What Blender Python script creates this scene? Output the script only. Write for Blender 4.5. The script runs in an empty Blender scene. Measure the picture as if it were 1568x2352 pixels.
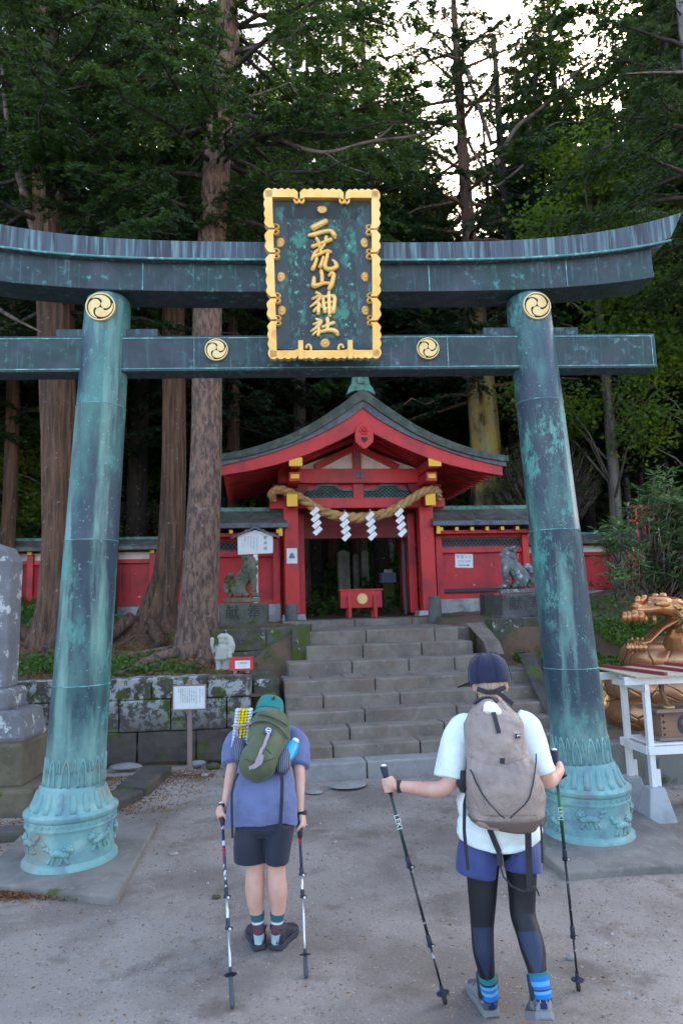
import bpy, math, random
import numpy as np
from mathutils import Vector, Matrix, noise, Euler

SC = bpy.context.scene
COL = SC.collection
PI = math.pi
rad = math.radians
random.seed(7)
RNG = np.random.default_rng(11)

# ---------------------------------------------------------------- camera, sky, sun, exposure
CAM_H = 1.95
PITCH, ROLL = rad(7.9), rad(-1.64)
cd = bpy.data.cameras.new('camera')
cam = bpy.data.objects.new('camera', cd)
COL.objects.link(cam)
cam.location = (0, 0, CAM_H)
cam.rotation_mode = 'XYZ'
cam.matrix_world = Matrix.Translation((0, 0, CAM_H)) @ Matrix.Rotation(PI / 2 + PITCH, 4, 'X') @ Matrix.Rotation(ROLL, 4, 'Z')
cd.sensor_fit = 'VERTICAL'
cd.sensor_height = 36.0
cd.lens = 24.0
cd.clip_start = 0.05
cd.clip_end = 2000
cd.dof.use_dof = True
cd.dof.focus_distance = 5.2
cd.dof.aperture_fstop = 2.8
SC.camera = cam

SUN_EL, SUN_AZ = rad(31), rad(30)          # azimuth measured from +Y towards +X
w = bpy.data.worlds.new('World')
SC.world = w
w.use_nodes = True
wn = w.node_tree.nodes
bg = wn['Background']
sky = wn.new('ShaderNodeTexSky')
sky.sky_type = 'NISHITA'
sky.sun_disc = False
sky.sun_elevation = SUN_EL
sky.sun_rotation = SUN_AZ
sky.air_density = 1.0
sky.dust_density = 4.0
sky.ozone_density = 0.6
tint = wn.new('ShaderNodeMix'); tint.data_type = 'RGBA'; tint.blend_type = 'MULTIPLY'; tint.inputs[0].default_value = 1.0
tint.inputs[7].default_value = (1.035, 1.0, 0.95, 1)          # slightly hazy, less blue sky
w.node_tree.links.new(sky.outputs[0], tint.inputs[6])
w.node_tree.links.new(tint.outputs[2], bg.inputs[0])
bg.inputs[1].default_value = 0.15
sl = bpy.data.lights.new('sun', 'SUN')
sl.energy = 2.6
sl.angle = rad(0.5)
sl.color = (1.0, 0.93, 0.8)
so = bpy.data.objects.new('sun', sl)
COL.objects.link(so)
sd = Vector((math.sin(SUN_AZ) * math.cos(SUN_EL), math.cos(SUN_AZ) * math.cos(SUN_EL), math.sin(SUN_EL)))
so.location = sd * 60
so.rotation_euler = (-sd).to_track_quat('-Z', 'Y').to_euler()
SC.view_settings.view_transform = 'Standard'
SC.view_settings.look = 'None'
SC.view_settings.exposure = 2.5
SC.view_settings.gamma = 1.0
try:
    SC.cycles.max_bounces = 6
    SC.cycles.diffuse_bounces = 4
    SC.cycles.glossy_bounces = 2
    SC.cycles.transmission_bounces = 3
    SC.cycles.transparent_max_bounces = 4
    SC.cycles.sample_clamp_indirect = 4
except Exception:
    pass

_F = Vector((0, math.cos(PITCH), math.sin(PITCH)))
_R0 = Vector((1, 0, 0)); _U0 = Vector((0, -math.sin(PITCH), math.cos(PITCH)))
_R = _R0 * math.cos(ROLL) + _U0 * math.sin(ROLL)
_U = -_R0 * math.sin(ROLL) + _U0 * math.cos(ROLL)
def at(x, y, Y):
    """where the sight line through a point of the photo (1568 x 2352 units) is Y metres ahead"""
    d = _F * 1568 + _R * (x - 784) + _U * (1176 - y)
    return Vector((0, 0, CAM_H)) + d * (Y / d.y)
def gz(x, y, z=0.0):
    d = _F * 1568 + _R * (x - 784) + _U * (1176 - y)
    return Vector((0, 0, CAM_H)) + d * ((z - CAM_H) / d.z)

# ---------------------------------------------------------------- object helpers
ROOTM = {}
def thing(name, label, cat, loc=(0, 0, 0), rotz=0.0, group=None):
    o = bpy.data.objects.new(name, None)
    o.empty_display_size = 0.2
    COL.objects.link(o)
    o.location = loc
    o.rotation_euler = (0, 0, rotz)
    o['label'] = label; o['category'] = cat
    if group: o['group'] = group
    ROOTM[o.name] = Matrix.Translation(loc) @ Matrix.Rotation(rotz, 4, 'Z')
    return o
def tag(o, label, cat, group=None):
    o['label'] = label; o['category'] = cat
    if group: o['group'] = group
    return o
def struct(o, label=None):
    o['kind'] = 'structure'
    if label: o['label'] = label
    return o

class MB:
    def __init__(s):
        s.v = []; s.f = []; s.m = []; s.cur = 0
    def add(s, vs, fs, M=None):
        n = len(s.v)
        if M is not None: vs = [M @ Vector(p) for p in vs]
        s.v.extend([tuple(p) for p in vs])
        s.f.extend([tuple(i + n for i in f) for f in fs])
        s.m.extend([s.cur] * len(fs))
        return s
    def box(s, c, d, M=None, rz=0, taper=1.0, R=None):
        x, y, z = d[0] / 2, d[1] / 2, d[2] / 2
        t = taper
        vs = [(-x, -y, -z), (x, -y, -z), (x, y, -z), (-x, y, -z), (-x * t, -y * t, z), (x * t, -y * t, z), (x * t, y * t, z), (-x * t, y * t, z)]
        fs = [(0, 3, 2, 1), (4, 5, 6, 7), (0, 1, 5, 4), (1, 2, 6, 5), (2, 3, 7, 6), (3, 0, 4, 7)]
        L = Matrix.Translation(c)
        if rz: L = L @ Matrix.Rotation(rz, 4, 'Z')
        if R is not None: L = L @ R
        if M is not None: L = M @ L
        return s.add(vs, fs, L)
    def hexa(s, p, M=None):                    # eight corners: bottom 4 ccw, top 4 ccw
        fs = [(0, 3, 2, 1), (4, 5, 6, 7), (0, 1, 5, 4), (1, 2, 6, 5), (2, 3, 7, 6), (3, 0, 4, 7)]
        return s.add(p, fs, M)
    def tube(s, pts, rs, n=10, M=None, caps=True, flat=None, twist=0):
        pts = [Vector(p) for p in pts]
        if not hasattr(rs, '__len__'): rs = [rs] * len(pts)
        rings = []
        up = None
        for i, p in enumerate(pts):
            a = pts[max(i - 1, 0)]; b = pts[min(i + 1, len(pts) - 1)]
            t = (b - a)
            t = t.normalized() if t.length > 1e-9 else Vector((0, 0, 1))
            if up is None:
                up = Vector((0, 1, 0)) if abs(t.y) < 0.9 else Vector((1, 0, 0))
            sx = up.cross(t)
            if sx.length < 1e-6: sx = Vector((1, 0, 0)).cross(t)
            sx.normalize()
            sy = t.cross(sx).normalized()
            up = sy
            r = rs[i]
            ra, rb = (r if hasattr(r, '__len__') else (r, r))
            rings.append([p + sx * (ra * math.cos(2 * PI * k / n)) + sy * (rb * math.sin(2 * PI * k / n)) for k in range(n)])
        return s.rings(rings, caps, M)
    def rings(s, rings, caps=True, M=None, close=False):
        n = len(rings[0]); vs = [p for r in rings for p in r]; fs = []
        m = len(rings)
        for i in range(m - 1 if not close else m):
            j = (i + 1) % m
            for k in range(n):
                k2 = (k + 1) % n
                fs.append((i * n + k, i * n + k2, j * n + k2, j * n + k))
        if caps and not close:
            fs.append(tuple(range(n - 1, -1, -1)))
            fs.append(tuple((m - 1) * n + k for k in range(n)))
        return s.add(vs, fs, M)
    def lathe(s, prof, n=32, M=None, caps=True, mod=None):
        rings = []
        for r, z in prof:
            ring = []
            for k in range(n):
                a = 2 * PI * k / n
                rr, zz = (r, z) if mod is None else mod(r, z, a)
                ring.append(Vector((rr * math.cos(a), rr * math.sin(a), zz)))
            rings.append(ring)
        return s.rings(rings, caps, M)
    def cyl(s, p0, p1, r0, r1=None, n=16, M=None):
        return s.tube([p0, p1], [r0, r0 if r1 is None else r1], n, M)
    def ball(s, c, r, nu=14, nv=9, M=None, R=None):
        if not hasattr(r, '__len__'): r = (r, r, r)
        rings = []
        for j in range(1, nv):
            ph = PI * j / nv
            rings.append([Vector((r[0] * math.sin(ph) * math.cos(2 * PI * k / nu), r[1] * math.sin(ph) * math.sin(2 * PI * k / nu), -r[2] * math.cos(ph))) for k in range(nu)])
        L = Matrix.Translation(c)
        if R is not None: L = L @ R
        if M is not None: L = M @ L
        vs = [p for q in rings for p in q] + [Vector((0, 0, -r[2])), Vector((0, 0, r[2]))]
        fs = []
        for i in range(len(rings) - 1):
            for k in range(nu):
                k2 = (k + 1) % nu
                fs.append((i * nu + k, i * nu + k2, (i + 1) * nu + k2, (i + 1) * nu + k))
        b = len(vs) - 2; t = b + 1; l = (len(rings) - 1) * nu
        for k in range(nu):
            k2 = (k + 1) % nu
            fs.append((b, k2, k)); fs.append((t, l + k, l + k2))
        return s.add(vs, fs, L)
    def prism(s, poly, d0, d1, M=None):
        """outline in the x-z plane, extruded from y=d0 to y=d1"""
        n = len(poly)
        vs = [(x, d0, z) for x, z in poly] + [(x, d1, z) for x, z in poly]
        fs = [tuple(range(n)), tuple(range(2 * n - 1, n - 1, -1))]
        for k in range(n):
            k2 = (k + 1) % n
            fs.append((k2, k, n + k, n + k2))
        return s.add(vs, fs, M)
    def bar(s, p0, p1, w, h, M=None, up=(0, 0, 1)):
        p0, p1 = Vector(p0), Vector(p1)
        t = (p1 - p0).normalized(); u = Vector(up)
        x = t.cross(u)
        if x.length < 1e-5: x = t.cross(Vector((0, 1, 0)))
        x.normalize(); z = x.cross(t).normalized()
        a, b = x * w / 2, z * h / 2
        vs = [p0 - a - b, p0 + a - b, p0 + a + b, p0 - a + b, p1 - a - b, p1 + a - b, p1 + a + b, p1 - a + b]
        fs = [(0, 1, 2, 3), (7, 6, 5, 4), (0, 4, 5, 1), (1, 5, 6, 2), (2, 6, 7, 3), (3, 7, 4, 0)]
        return s.add(vs, fs, M)
    def build(s, name, mat, parent=None, smooth=False, bevel=0, world=True, seg=2, sub=0, auto=None, remesh=0, smooth_it=0):
        me = bpy.data.meshes.new(name)
        vs = s.v
        M = Matrix.Identity(4)
        if parent is not None:
            M = ROOTM.get(parent.name, Matrix.Identity(4))
            if world and M != Matrix.Identity(4):
                Mi = M.inverted()
                vs = [tuple(Mi @ Vector(p)) for p in vs]
        me.from_pydata(vs, [], s.f)
        mats = mat if isinstance(mat, (list, tuple)) else [mat]
        for m_ in mats: me.materials.append(m_)
        if len(mats) > 1: me.polygons.foreach_set('material_index', s.m)
        me.validate()
        import bmesh
        b = bmesh.new(); b.from_mesh(me); bmesh.ops.recalc_face_normals(b, faces=b.faces); b.to_mesh(me); b.free()
        o = bpy.data.objects.new(name, me)
        COL.objects.link(o)
        if parent is not None:
            o.parent = parent
        ROOTM[o.name] = M
        if remesh:
            r = o.modifiers.new('r', 'REMESH'); r.mode = 'VOXEL'; r.voxel_size = remesh; r.use_smooth_shade = True
        if smooth_it:
            r = o.modifiers.new('s', 'SMOOTH'); r.factor = 0.5; r.iterations = smooth_it
        if sub:
            r = o.modifiers.new('u', 'SUBSURF'); r.levels = sub; r.render_levels = sub
        if smooth or auto:
            me.polygons.foreach_set('use_smooth', [True] * len(me.polygons))
        if auto:
            me.set_sharp_from_angle(angle=rad(auto))
        if bevel:
            r = o.modifiers.new('b', 'BEVEL'); r.width = bevel; r.segments = seg; r.limit_method = 'ANGLE'; r.angle_limit = rad(35)
            r.harden_normals = False
        me.update()
        return o

def frame(O, yaw):
    return Matrix.Translation(O) @ Matrix.Rotation(yaw, 4, 'Z')

def catmull(pts, n=6):
    P = [np.array(p, float) for p in pts]
    P = [2 * P[0] - P[1]] + P + [2 * P[-1] - P[-2]]
    out = []
    for i in range(1, len(P) - 2):
        for k in range(n):
            t = k / n
            a, b, c, d = P[i - 1], P[i], P[i + 1], P[i + 2]
            out.append(0.5 * (2 * b + (c - a) * t + (2 * a - 5 * b + 4 * c - d) * t * t + (3 * b - a - 3 * c + d) * t ** 3))
    out.append(P[-2])
    return out

def npmesh(name, V, Fq, mat, parent=None, smooth=False, world=True):
    """fast mesh from numpy: V (n,3), Fq (m,k) all faces with k corners"""
    me = bpy.data.meshes.new(name)
    M = Matrix.Identity(4)
    if parent is not None:
        M = ROOTM.get(parent.name, M)
        if world and M != Matrix.Identity(4):
            Mi = np.array(M.inverted()); V = V @ Mi[:3, :3].T + Mi[:3, 3]
    k = Fq.shape[1]
    me.vertices.add(len(V)); me.vertices.foreach_set('co', V.astype(np.float32).ravel())
    me.loops.add(Fq.size); me.loops.foreach_set('vertex_index', Fq.astype(np.int32).ravel())
    me.polygons.add(len(Fq)); me.polygons.foreach_set('loop_start', np.arange(0, Fq.size, k, dtype=np.int32))
    me.polygons.foreach_set('loop_total', np.full(len(Fq), k, dtype=np.int32))
    if smooth: me.polygons.foreach_set('use_smooth', np.ones(len(Fq), dtype=bool))
    me.update(calc_edges=True)
    me.materials.append(mat)
    o = bpy.data.objects.new(name, me); COL.objects.link(o)
    if parent is not None: o.parent = parent
    ROOTM[o.name] = M
    return o

# ---------------------------------------------------------------- materials
def _mix(nt, fac, a, b):
    n = nt.nodes.new('ShaderNodeMix'); n.data_type = 'RGBA'
    if hasattr(fac, 'is_linked') or not isinstance(fac, (int, float)): nt.links.new(fac, n.inputs[0])
    else: n.inputs[0].default_value = fac
    for k, v in ((6, a), (7, b)):
        if isinstance(v, tuple): n.inputs[k].default_value = (*v, 1)
        else: nt.links.new(v, n.inputs[k])
    return n.outputs[2]
def _ramp(nt, val, lo, hi):
    n = nt.nodes.new('ShaderNodeMapRange'); n.inputs[1].default_value = lo; n.inputs[2].default_value = hi
    nt.links.new(val, n.inputs[0]); return n.outputs[0]
def _mul(nt, a, b, op='MULTIPLY'):
    n = nt.nodes.new('ShaderNodeMath'); n.operation = op
    for k, v in ((0, a), (1, b)):
        if isinstance(v, (int, float)): n.inputs[k].default_value = v
        else: nt.links.new(v, n.inputs[k])
    n.use_clamp = op == 'MULTIPLY'
    return n.outputs[0]
def tex(nt, kind, scale, detail=5, stretch=(1, 1, 1), seed=0, rough=0.6, rot=None):
    tc = nt.nodes.new('ShaderNodeTexCoord'); mp = nt.nodes.new('ShaderNodeMapping')
    nt.links.new(tc.outputs['Object'], mp.inputs[0])
    mp.inputs['Scale'].default_value = stretch
    mp.inputs['Location'].default_value = (seed * 3.7, seed * 1.3, seed * 2.1)
    if rot: mp.inputs['Rotation'].default_value = rot
    if kind == 'noise':
        t = nt.nodes.new('ShaderNodeTexNoise'); t.inputs['Scale'].default_value = scale; t.inputs['Detail'].default_value = detail; t.inputs['Roughness'].default_value = rough
        nt.links.new(mp.outputs[0], t.inputs[0]); return t.outputs[0]
    if kind == 'cell':
        t = nt.nodes.new('ShaderNodeTexVoronoi'); t.inputs['Scale'].default_value = scale
        nt.links.new(mp.outputs[0], t.inputs[0]); return t.outputs[0]
    if kind == 'crack':
        t = nt.nodes.new('ShaderNodeTexVoronoi'); t.feature = 'DISTANCE_TO_EDGE'; t.inputs['Scale'].default_value = scale
        nt.links.new(mp.outputs[0], t.inputs[0]); return t.outputs[0]
    if kind == 'wave':
        t = nt.nodes.new('ShaderNodeTexWave'); t.inputs['Scale'].default_value = scale; t.inputs['Distortion'].default_value = seed
        nt.links.new(mp.outputs[0], t.inputs[0]); return t.outputs[1]
    if kind in ('x', 'y', 'z'):
        sx = nt.nodes.new('ShaderNodeSeparateXYZ'); nt.links.new(mp.outputs[0], sx.inputs[0]); return sx.outputs['xyz'.index(kind)]
    if kind == 'up':
        g = nt.nodes.new('ShaderNodeNewGeometry'); sx = nt.nodes.new('ShaderNodeSeparateXYZ'); nt.links.new(g.outputs['Normal'], sx.inputs[0]); return sx.outputs[2]
    if kind == 'island':
        g = nt.nodes.new('ShaderNodeNewGeometry'); return g.outputs['Random Per Island']
def M(name, col, layers=(), rough=0.7, metal=0.0, bump=(), spec=0.5, rl=None, sheen=0, coat=0):
    """layers: dicts col, kind, scale, detail, stretch, seed, lo, hi, amt, by (list of extra factor dicts)"""
    m = bpy.data.materials.new(name); m.use_nodes = True
    nt = m.node_tree; p = nt.nodes['Principled BSDF']
    cur = tuple(col)
    def fac(L):
        v = tex(nt, L.get('kind', 'noise'), L.get('scale', 5), L.get('detail', 5), L.get('stretch', (1, 1, 1)), L.get('seed', 0), L.get('rough', 0.6), L.get('rot'))
        v = _ramp(nt, v, L.get('lo', 0.4), L.get('hi', 0.6))
        for e in L.get('by', ()): v = _mul(nt, v, fac(e))
        return _mul(nt, v, L.get('amt', 1.0)) if L.get('amt', 1.0) != 1 else v
    for L in layers:
        cur = _mix(nt, fac(L), cur, tuple(L['col']))
    if isinstance(cur, tuple): p.inputs['Base Color'].default_value = (*cur, 1)
    else: nt.links.new(cur, p.inputs['Base Color'])
    p.inputs['Roughness'].default_value = rough; p.inputs['Metallic'].default_value = metal
    if rl: nt.links.new(_ramp2(nt, rl), p.inputs['Roughness'])
    try: p.inputs['Specular IOR Level'].default_value = spec
    except Exception: pass
    if coat: p.inputs['Coat Weight'].default_value = coat
    if sheen:
        p.inputs['Sheen Weight'].default_value = sheen
    prev = None
    for B in bump:
        v = tex(nt, B.get('kind', 'noise'), B.get('scale', 20), B.get('detail', 5), B.get('stretch', (1, 1, 1)), B.get('seed', 0), B.get('rough', 0.6), B.get('rot'))
        if 'lo' in B: v = _ramp(nt, v, B['lo'], B['hi'])
        b = nt.nodes.new('ShaderNodeBump'); b.inputs['Strength'].default_value = B.get('st', 0.5); b.inputs['Distance'].default_value = B.get('d', 0.01)
        nt.links.new(v, b.inputs['Height'])
        if prev is not None: nt.links.new(prev, b.inputs['Normal'])
        prev = b.outputs[0]
    if prev is not None: nt.links.new(prev, p.inputs['Normal'])
    return m
def _ramp2(nt, L):
    v = tex(nt, L.get('kind', 'noise'), L.get('scale', 5), 5, L.get('stretch', (1, 1, 1)), L.get('seed', 0))
    n = nt.nodes.new('ShaderNodeMapRange'); n.inputs[1].default_value = 0.35; n.inputs[2].default_value = 0.65
    n.inputs[3].default_value = L['a']; n.inputs[4].default_value = L['b']
    nt.links.new(v, n.inputs[0]); return n.outputs[0]
def leafmat(name, c1, c2, c3=None, trans=0.35, rough=0.5, scale=1.2):
    m = bpy.data.materials.new(name); m.use_nodes = True
    nt = m.node_tree; p = nt.nodes['Principled BSDF']; out = nt.nodes['Material Output']
    isl = tex(nt, 'island', 1)
    cur = _mix(nt, isl, tuple(c1), tuple(c2))
    if c3: cur = _mix(nt, _ramp(nt, tex(nt, 'noise', scale, 3), 0.5, 0.68), cur, tuple(c3))
    nt.links.new(cur, p.inputs['Base Color']); p.inputs['Roughness'].default_value = rough
    t = nt.nodes.new('ShaderNodeBsdfTranslucent'); nt.links.new(_mix(nt, 0.55 if trans >= .5 else 0.25, cur, (0.35, 0.5, 0.03)), t.inputs[0])
    mx = nt.nodes.new('ShaderNodeMixShader'); mx.inputs[0].default_value = trans
    nt.links.new(p.outputs[0], mx.inputs[1]); nt.links.new(t.outputs[0], mx.inputs[2]); nt.links.new(mx.outputs[0], out.inputs[0])
    return m

_font_cache = {}
def text_mesh(mb, s, size, M_, ext=0.0, vertical=False, step=1.05, align='CENTER'):
    """append lettering (flat in local x-z, facing -y) to mb; origin at centre (or top when vertical)"""
    def glyph(ch):
        key = (ch,)
        if key in _font_cache: return _font_cache[key]
        c = bpy.data.curves.new('t', 'FONT'); c.body = ch; c.size = 1; c.align_x = 'CENTER'; c.align_y = 'CENTER'; c.resolution_u = 2
        o = bpy.data.objects.new('t', c); COL.objects.link(o)
        dg = bpy.context.evaluated_depsgraph_get(); dg.update()
        me = bpy.data.meshes.new_from_object(o.evaluated_get(dg))
        V = [(v.co.x, 0, v.co.y) for v in me.vertices]; F = [tuple(p.vertices) for p in me.polygons]
        bpy.data.objects.remove(o); bpy.data.meshes.remove(me); bpy.data.curves.remove(c)
        _font_cache[key] = (V, F); return V, F
    n = len(s)
    items = [s] if not vertical else list(s)
    for i, ch in enumerate(items):
        if ch in ' \u3000': continue
        V, F = glyph(ch)
        dz = -i * size * step if vertical else 0
        mb.add([(x * size, -ext, z * size + dz) for x, _, z in V], F, M_)
# ---------------------------------------------------------------- shared materials
m_bronze_beam = M('bronze_beam', (0.027, 0.045, 0.056), [
    dict(col=(0.022, 0.055, 0.055), scale=1.6, lo=0.42, hi=0.62, seed=1),
    dict(col=(0.05, 0.062, 0.085), scale=2.2, lo=0.5, hi=0.68, seed=4),
    dict(col=(0.12, 0.36, 0.37), scale=14, lo=0.56, hi=0.72, seed=2, detail=8, by=[dict(scale=1.7, lo=0.46, hi=0.6, seed=9)], amt=0.85),
    dict(col=(0.10, 0.26, 0.30), scale=30, lo=0.55, hi=0.75, stretch=(1, 1, 0.07), seed=5, amt=0.5)],
    rough=0.55, metal=0.15, bump=[dict(scale=40, st=0.25, d=0.004)], rl=dict(a=0.4, b=0.7, scale=6))
m_bronze_cap = M('bronze_streaked', (0.06, 0.085, 0.115), [
    dict(col=(0.032, 0.038, 0.058), scale=16, lo=0.45, hi=0.6, stretch=(1, 1, 0.05), seed=3),
    dict(col=(0.17, 0.32, 0.34), scale=26, lo=0.5, hi=0.66, stretch=(1, 1, 0.045), seed=7, detail=6, amt=0.75),
    dict(col=(0.24, 0.30, 0.28), scale=7, lo=0.58, hi=0.72, stretch=(1, 1, 0.06), seed=8, amt=0.6)],
    rough=0.55, metal=0.1, bump=[dict(scale=30, st=0.25, d=0.004, stretch=(1, 1, 0.1))])
m_bronze_edge = M('bronze_green_edge', (0.09, 0.26, 0.28), [dict(col=(0.22, 0.55, 0.52), scale=12, lo=0.5, hi=0.62, seed=3)], rough=0.6)
m_bronze_pillar = M('bronze_pillar', (0.035, 0.062, 0.095), [
    dict(col=(0.07, 0.20, 0.19), scale=2.3, lo=0.46, hi=0.60, stretch=(1, 1, 0.3), seed=1, detail=7),
    dict(col=(0.22, 0.42, 0.38), scale=4.0, lo=0.52, hi=0.64, stretch=(1.2, 1.2, 0.14), seed=6, detail=8, amt=0.75),
    dict(col=(0.035, 0.06, 0.085), scale=3, lo=0.54, hi=0.7, stretch=(1, 1, 0.12), seed=12, amt=0.8),
    dict(col=(0.11, 0.37, 0.34), scale=5, lo=0.51, hi=0.56, seed=2, detail=15, rough=0.82, stretch=(1, 1, .5), by=[dict(scale=1.3, lo=0.46, hi=0.58, seed=15)], amt=0.85),
    dict(col=(0.30, 0.52, 0.52), scale=40, lo=0.64, hi=0.70, seed=22, detail=4, amt=0.7)],
    rough=0.5, metal=0.1, bump=[dict(scale=28, st=0.2, d=0.004), dict(scale=3, st=0.3, d=0.01)], rl=dict(a=0.32, b=0.6, scale=4, stretch=(1, 1, 0.3)))
m_bronze_base = M('bronze_base', (0.16, 0.34, 0.35), [
    dict(col=(0.14, 0.24, 0.30), scale=7, lo=0.5, hi=0.66, seed=2),
    dict(col=(0.26, 0.46, 0.44), scale=5, lo=0.5, hi=0.65, seed=5),
    dict(col=(0.27, 0.24, 0.19), scale=3, lo=0.52, hi=0.68, seed=9, amt=0.8)],
    rough=0.6, bump=[dict(scale=30, st=0.25, d=0.003)])
m_gold = M('gold_leaf', (0.85, 0.52, 0.15), [dict(col=(0.55, 0.25, 0.07), scale=9, lo=0.58, hi=0.74, seed=2, detail=8, amt=0.8), dict(col=(0.95, 0.68, 0.3), scale=3, lo=0.45, hi=0.6, seed=4, amt=.6)], rough=0.42, metal=0.35, bump=[dict(scale=50, st=0.15, d=0.003)])
m_gold_flat = M('gold_plain', (0.80, 0.58, 0.27), [dict(col=(0.6, 0.36, 0.12), scale=4, lo=0.5, hi=0.7)], rough=0.4, metal=0.3)
m_dark = M('dark_recess', (0.02, 0.025, 0.03), rough=0.7)
m_panel = M('plaque_panel', (0.022, 0.04, 0.055), [
    dict(col=(0.035, 0.25, 0.20), scale=9, lo=0.48, hi=0.56, seed=2, detail=10, rough=0.75, stretch=(1, 1, 0.6), by=[dict(scale=3, lo=0.42, hi=0.56, seed=4)]),
    dict(col=(0.10, 0.45, 0.36), scale=22, lo=0.6, hi=0.66, seed=6, detail=8),
    dict(col=(0.22, 0.07, 0.08), scale=17, lo=0.66, hi=0.7, seed=8, amt=.7)], rough=0.5, bump=[dict(scale=20, st=0.3, d=0.004)])
m_panel_side = M('plaque_side', (0.035, 0.06, 0.075), [dict(col=(0.07, 0.22, 0.24), scale=12, lo=0.55, hi=0.68, seed=3, stretch=(1, 1, .5))], rough=0.5)
RED = (0.60, 0.026, 0.032)
m_red = M('vermilion_paint', RED, [dict(col=(0.33, 0.022, 0.03), scale=1.5, lo=0.45, hi=0.65, seed=3), dict(col=(0.6, 0.25, 0.22), scale=9, lo=0.72, hi=0.76, seed=5, amt=0.8, detail=2), dict(col=(0.25, 0.02, 0.02), scale=8, lo=0.55, hi=0.75, stretch=(1, 1, 0.1), seed=9, amt=0.5)],
          rough=0.5, bump=[dict(scale=12, st=0.12, d=0.004, stretch=(1, 1, .2))])
m_red_wall = M('vermilion_boards', (0.52, 0.024, 0.034), [dict(col=(0.30, 0.02, 0.028), scale=1.2, lo=0.45, hi=0.65, seed=3), dict(col=(0.62, 0.28, 0.26), scale=7, lo=0.72, hi=0.75, seed=5, detail=1.5), dict(col=(0.2, 0.02, 0.02), scale=6, lo=0.6, hi=0.75, stretch=(1, 1, 0.1), seed=9, amt=0.5)],
          rough=0.55, bump=[dict(kind='wave', scale=1.6, seed=0, lo=0, hi=0.06, st=0.5, d=0.01)])
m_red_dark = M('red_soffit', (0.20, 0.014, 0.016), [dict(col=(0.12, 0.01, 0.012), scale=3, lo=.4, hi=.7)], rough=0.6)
m_white_plaster = M('white_plaster', (0.84, 0.78, 0.74), [dict(col=(0.5, 0.42, 0.4), scale=3, lo=0.5, hi=0.75, amt=.7)], rough=0.8)
m_copper_roof = M('weathered_copper_roof', (0.045, 0.062, 0.052), [
    dict(col=(0.11, 0.12, 0.105), scale=4, lo=0.45, hi=0.65, seed=2),
    dict(col=(0.09, 0.24, 0.20), scale=3.2, lo=0.57, hi=0.68, seed=5, detail=7, amt=0.7)], rough=0.7,
    bump=[dict(scale=20, st=0.3, d=0.006)])
m_copper_green = M('green_copper', (0.12, 0.30, 0.26), [dict(col=(0.07, 0.13, 0.12), scale=5, lo=0.45, hi=0.6, seed=3), dict(col=(0.25, 0.5, 0.44), scale=8, lo=.6, hi=.7)], rough=0.65)
m_lead = M('grey_lead_edge', (0.13, 0.14, 0.17), [dict(col=(0.06, 0.07, 0.09), scale=6, lo=.45, hi=.65)], rough=0.6)
m_ochre = M('ochre_gold_cap', (0.75, 0.42, 0.03), rough=0.4, metal=0.2)
def stone(name, c, moss=0.0, lich=0.0, seed=0, dark=0.5, brown=None, mosslo=.5):
    L = [dict(col=tuple(v * dark for v in c), scale=2.5, lo=0.4, hi=0.65, seed=seed, detail=7),
         dict(col=tuple(v * 1.35 for v in c), scale=14, lo=0.55, hi=0.75, seed=seed + 1, detail=6, amt=.7)]
    if brown: L.append(dict(col=brown, scale=3, lo=0.5, hi=0.7, seed=seed + 5))
    if lich: L.append(dict(col=(0.50, 0.52, 0.53), scale=5.5, lo=0.60 - lich * 0.1, hi=0.63 - lich * 0.1, seed=seed + 2, detail=10, rough=0.75))
    if moss: L.append(dict(col=(0.065, 0.085, 0.012), scale=2.6, lo=mosslo + 0.14 - moss * 0.2, hi=mosslo + 0.2 - moss * 0.2, seed=seed + 3, detail=9, rough=0.7))
    return M(name, c, L, rough=0.9, bump=[dict(scale=9, st=0.5, d=0.02, detail=8), dict(scale=70, st=0.4, d=0.004)])
m_step = stone('step_stone', (0.24, 0.205, 0.175), moss=0.0, seed=1, dark=0.6, brown=(0.19, 0.135, 0.105))
m_step2 = stone('step_stone_pale', (0.30, 0.29, 0.29), seed=4, dark=0.6)
m_wall_l = stone('lichen_wall_stone', (0.095, 0.078, 0.070), moss=0.62, seed=7)
def add_lichen(m, z0, z1, scale=6, lo=.53, hi=.57, col=(.36, .38, .39)):
    nt = m.node_tree; p = nt.nodes['Principled BSDF']; src = p.inputs['Base Color'].links[0].from_socket
    f = _ramp(nt, tex(nt, 'noise', scale, 10, seed=3, rough=.75), lo, hi); f = _mul(nt, f, _ramp(nt, tex(nt, 'z', 1), z0, z1))
    nt.links.new(_mix(nt, f, src, col), p.inputs['Base Color'])
add_lichen(m_wall_l, .35, .80, 6, .50, .545)
m_wall_moss = stone('mossy_wall_stone', (0.10, 0.095, 0.085), moss=0.75, lich=0.1, seed=11)
m_wall_low = stone('dark_wall_stone', (0.085, 0.075, 0.07), moss=0.55, seed=17)
m_ped = stone('pedestal_stone', (0.16, 0.16, 0.125), moss=0.35, seed=21)
m_ped_r = stone('pedestal_stone_grey', (0.13, 0.125, 0.125), moss=0.2, seed=25)
m_white_stone = stone('pale_foundation_stone', (0.42, 0.41, 0.42), seed=29, dark=0.5)
m_granite = stone('granite', (0.19, 0.195, 0.215), lich=0.5, seed=33, dark=0.7)
m_granite_side = stone('granite_side', (0.15, 0.125, 0.085), moss=0.25, seed=35)
m_slab = stone('slab_stone', (0.22, 0.205, 0.19), seed=39, dark=0.6, moss=.08)
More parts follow.
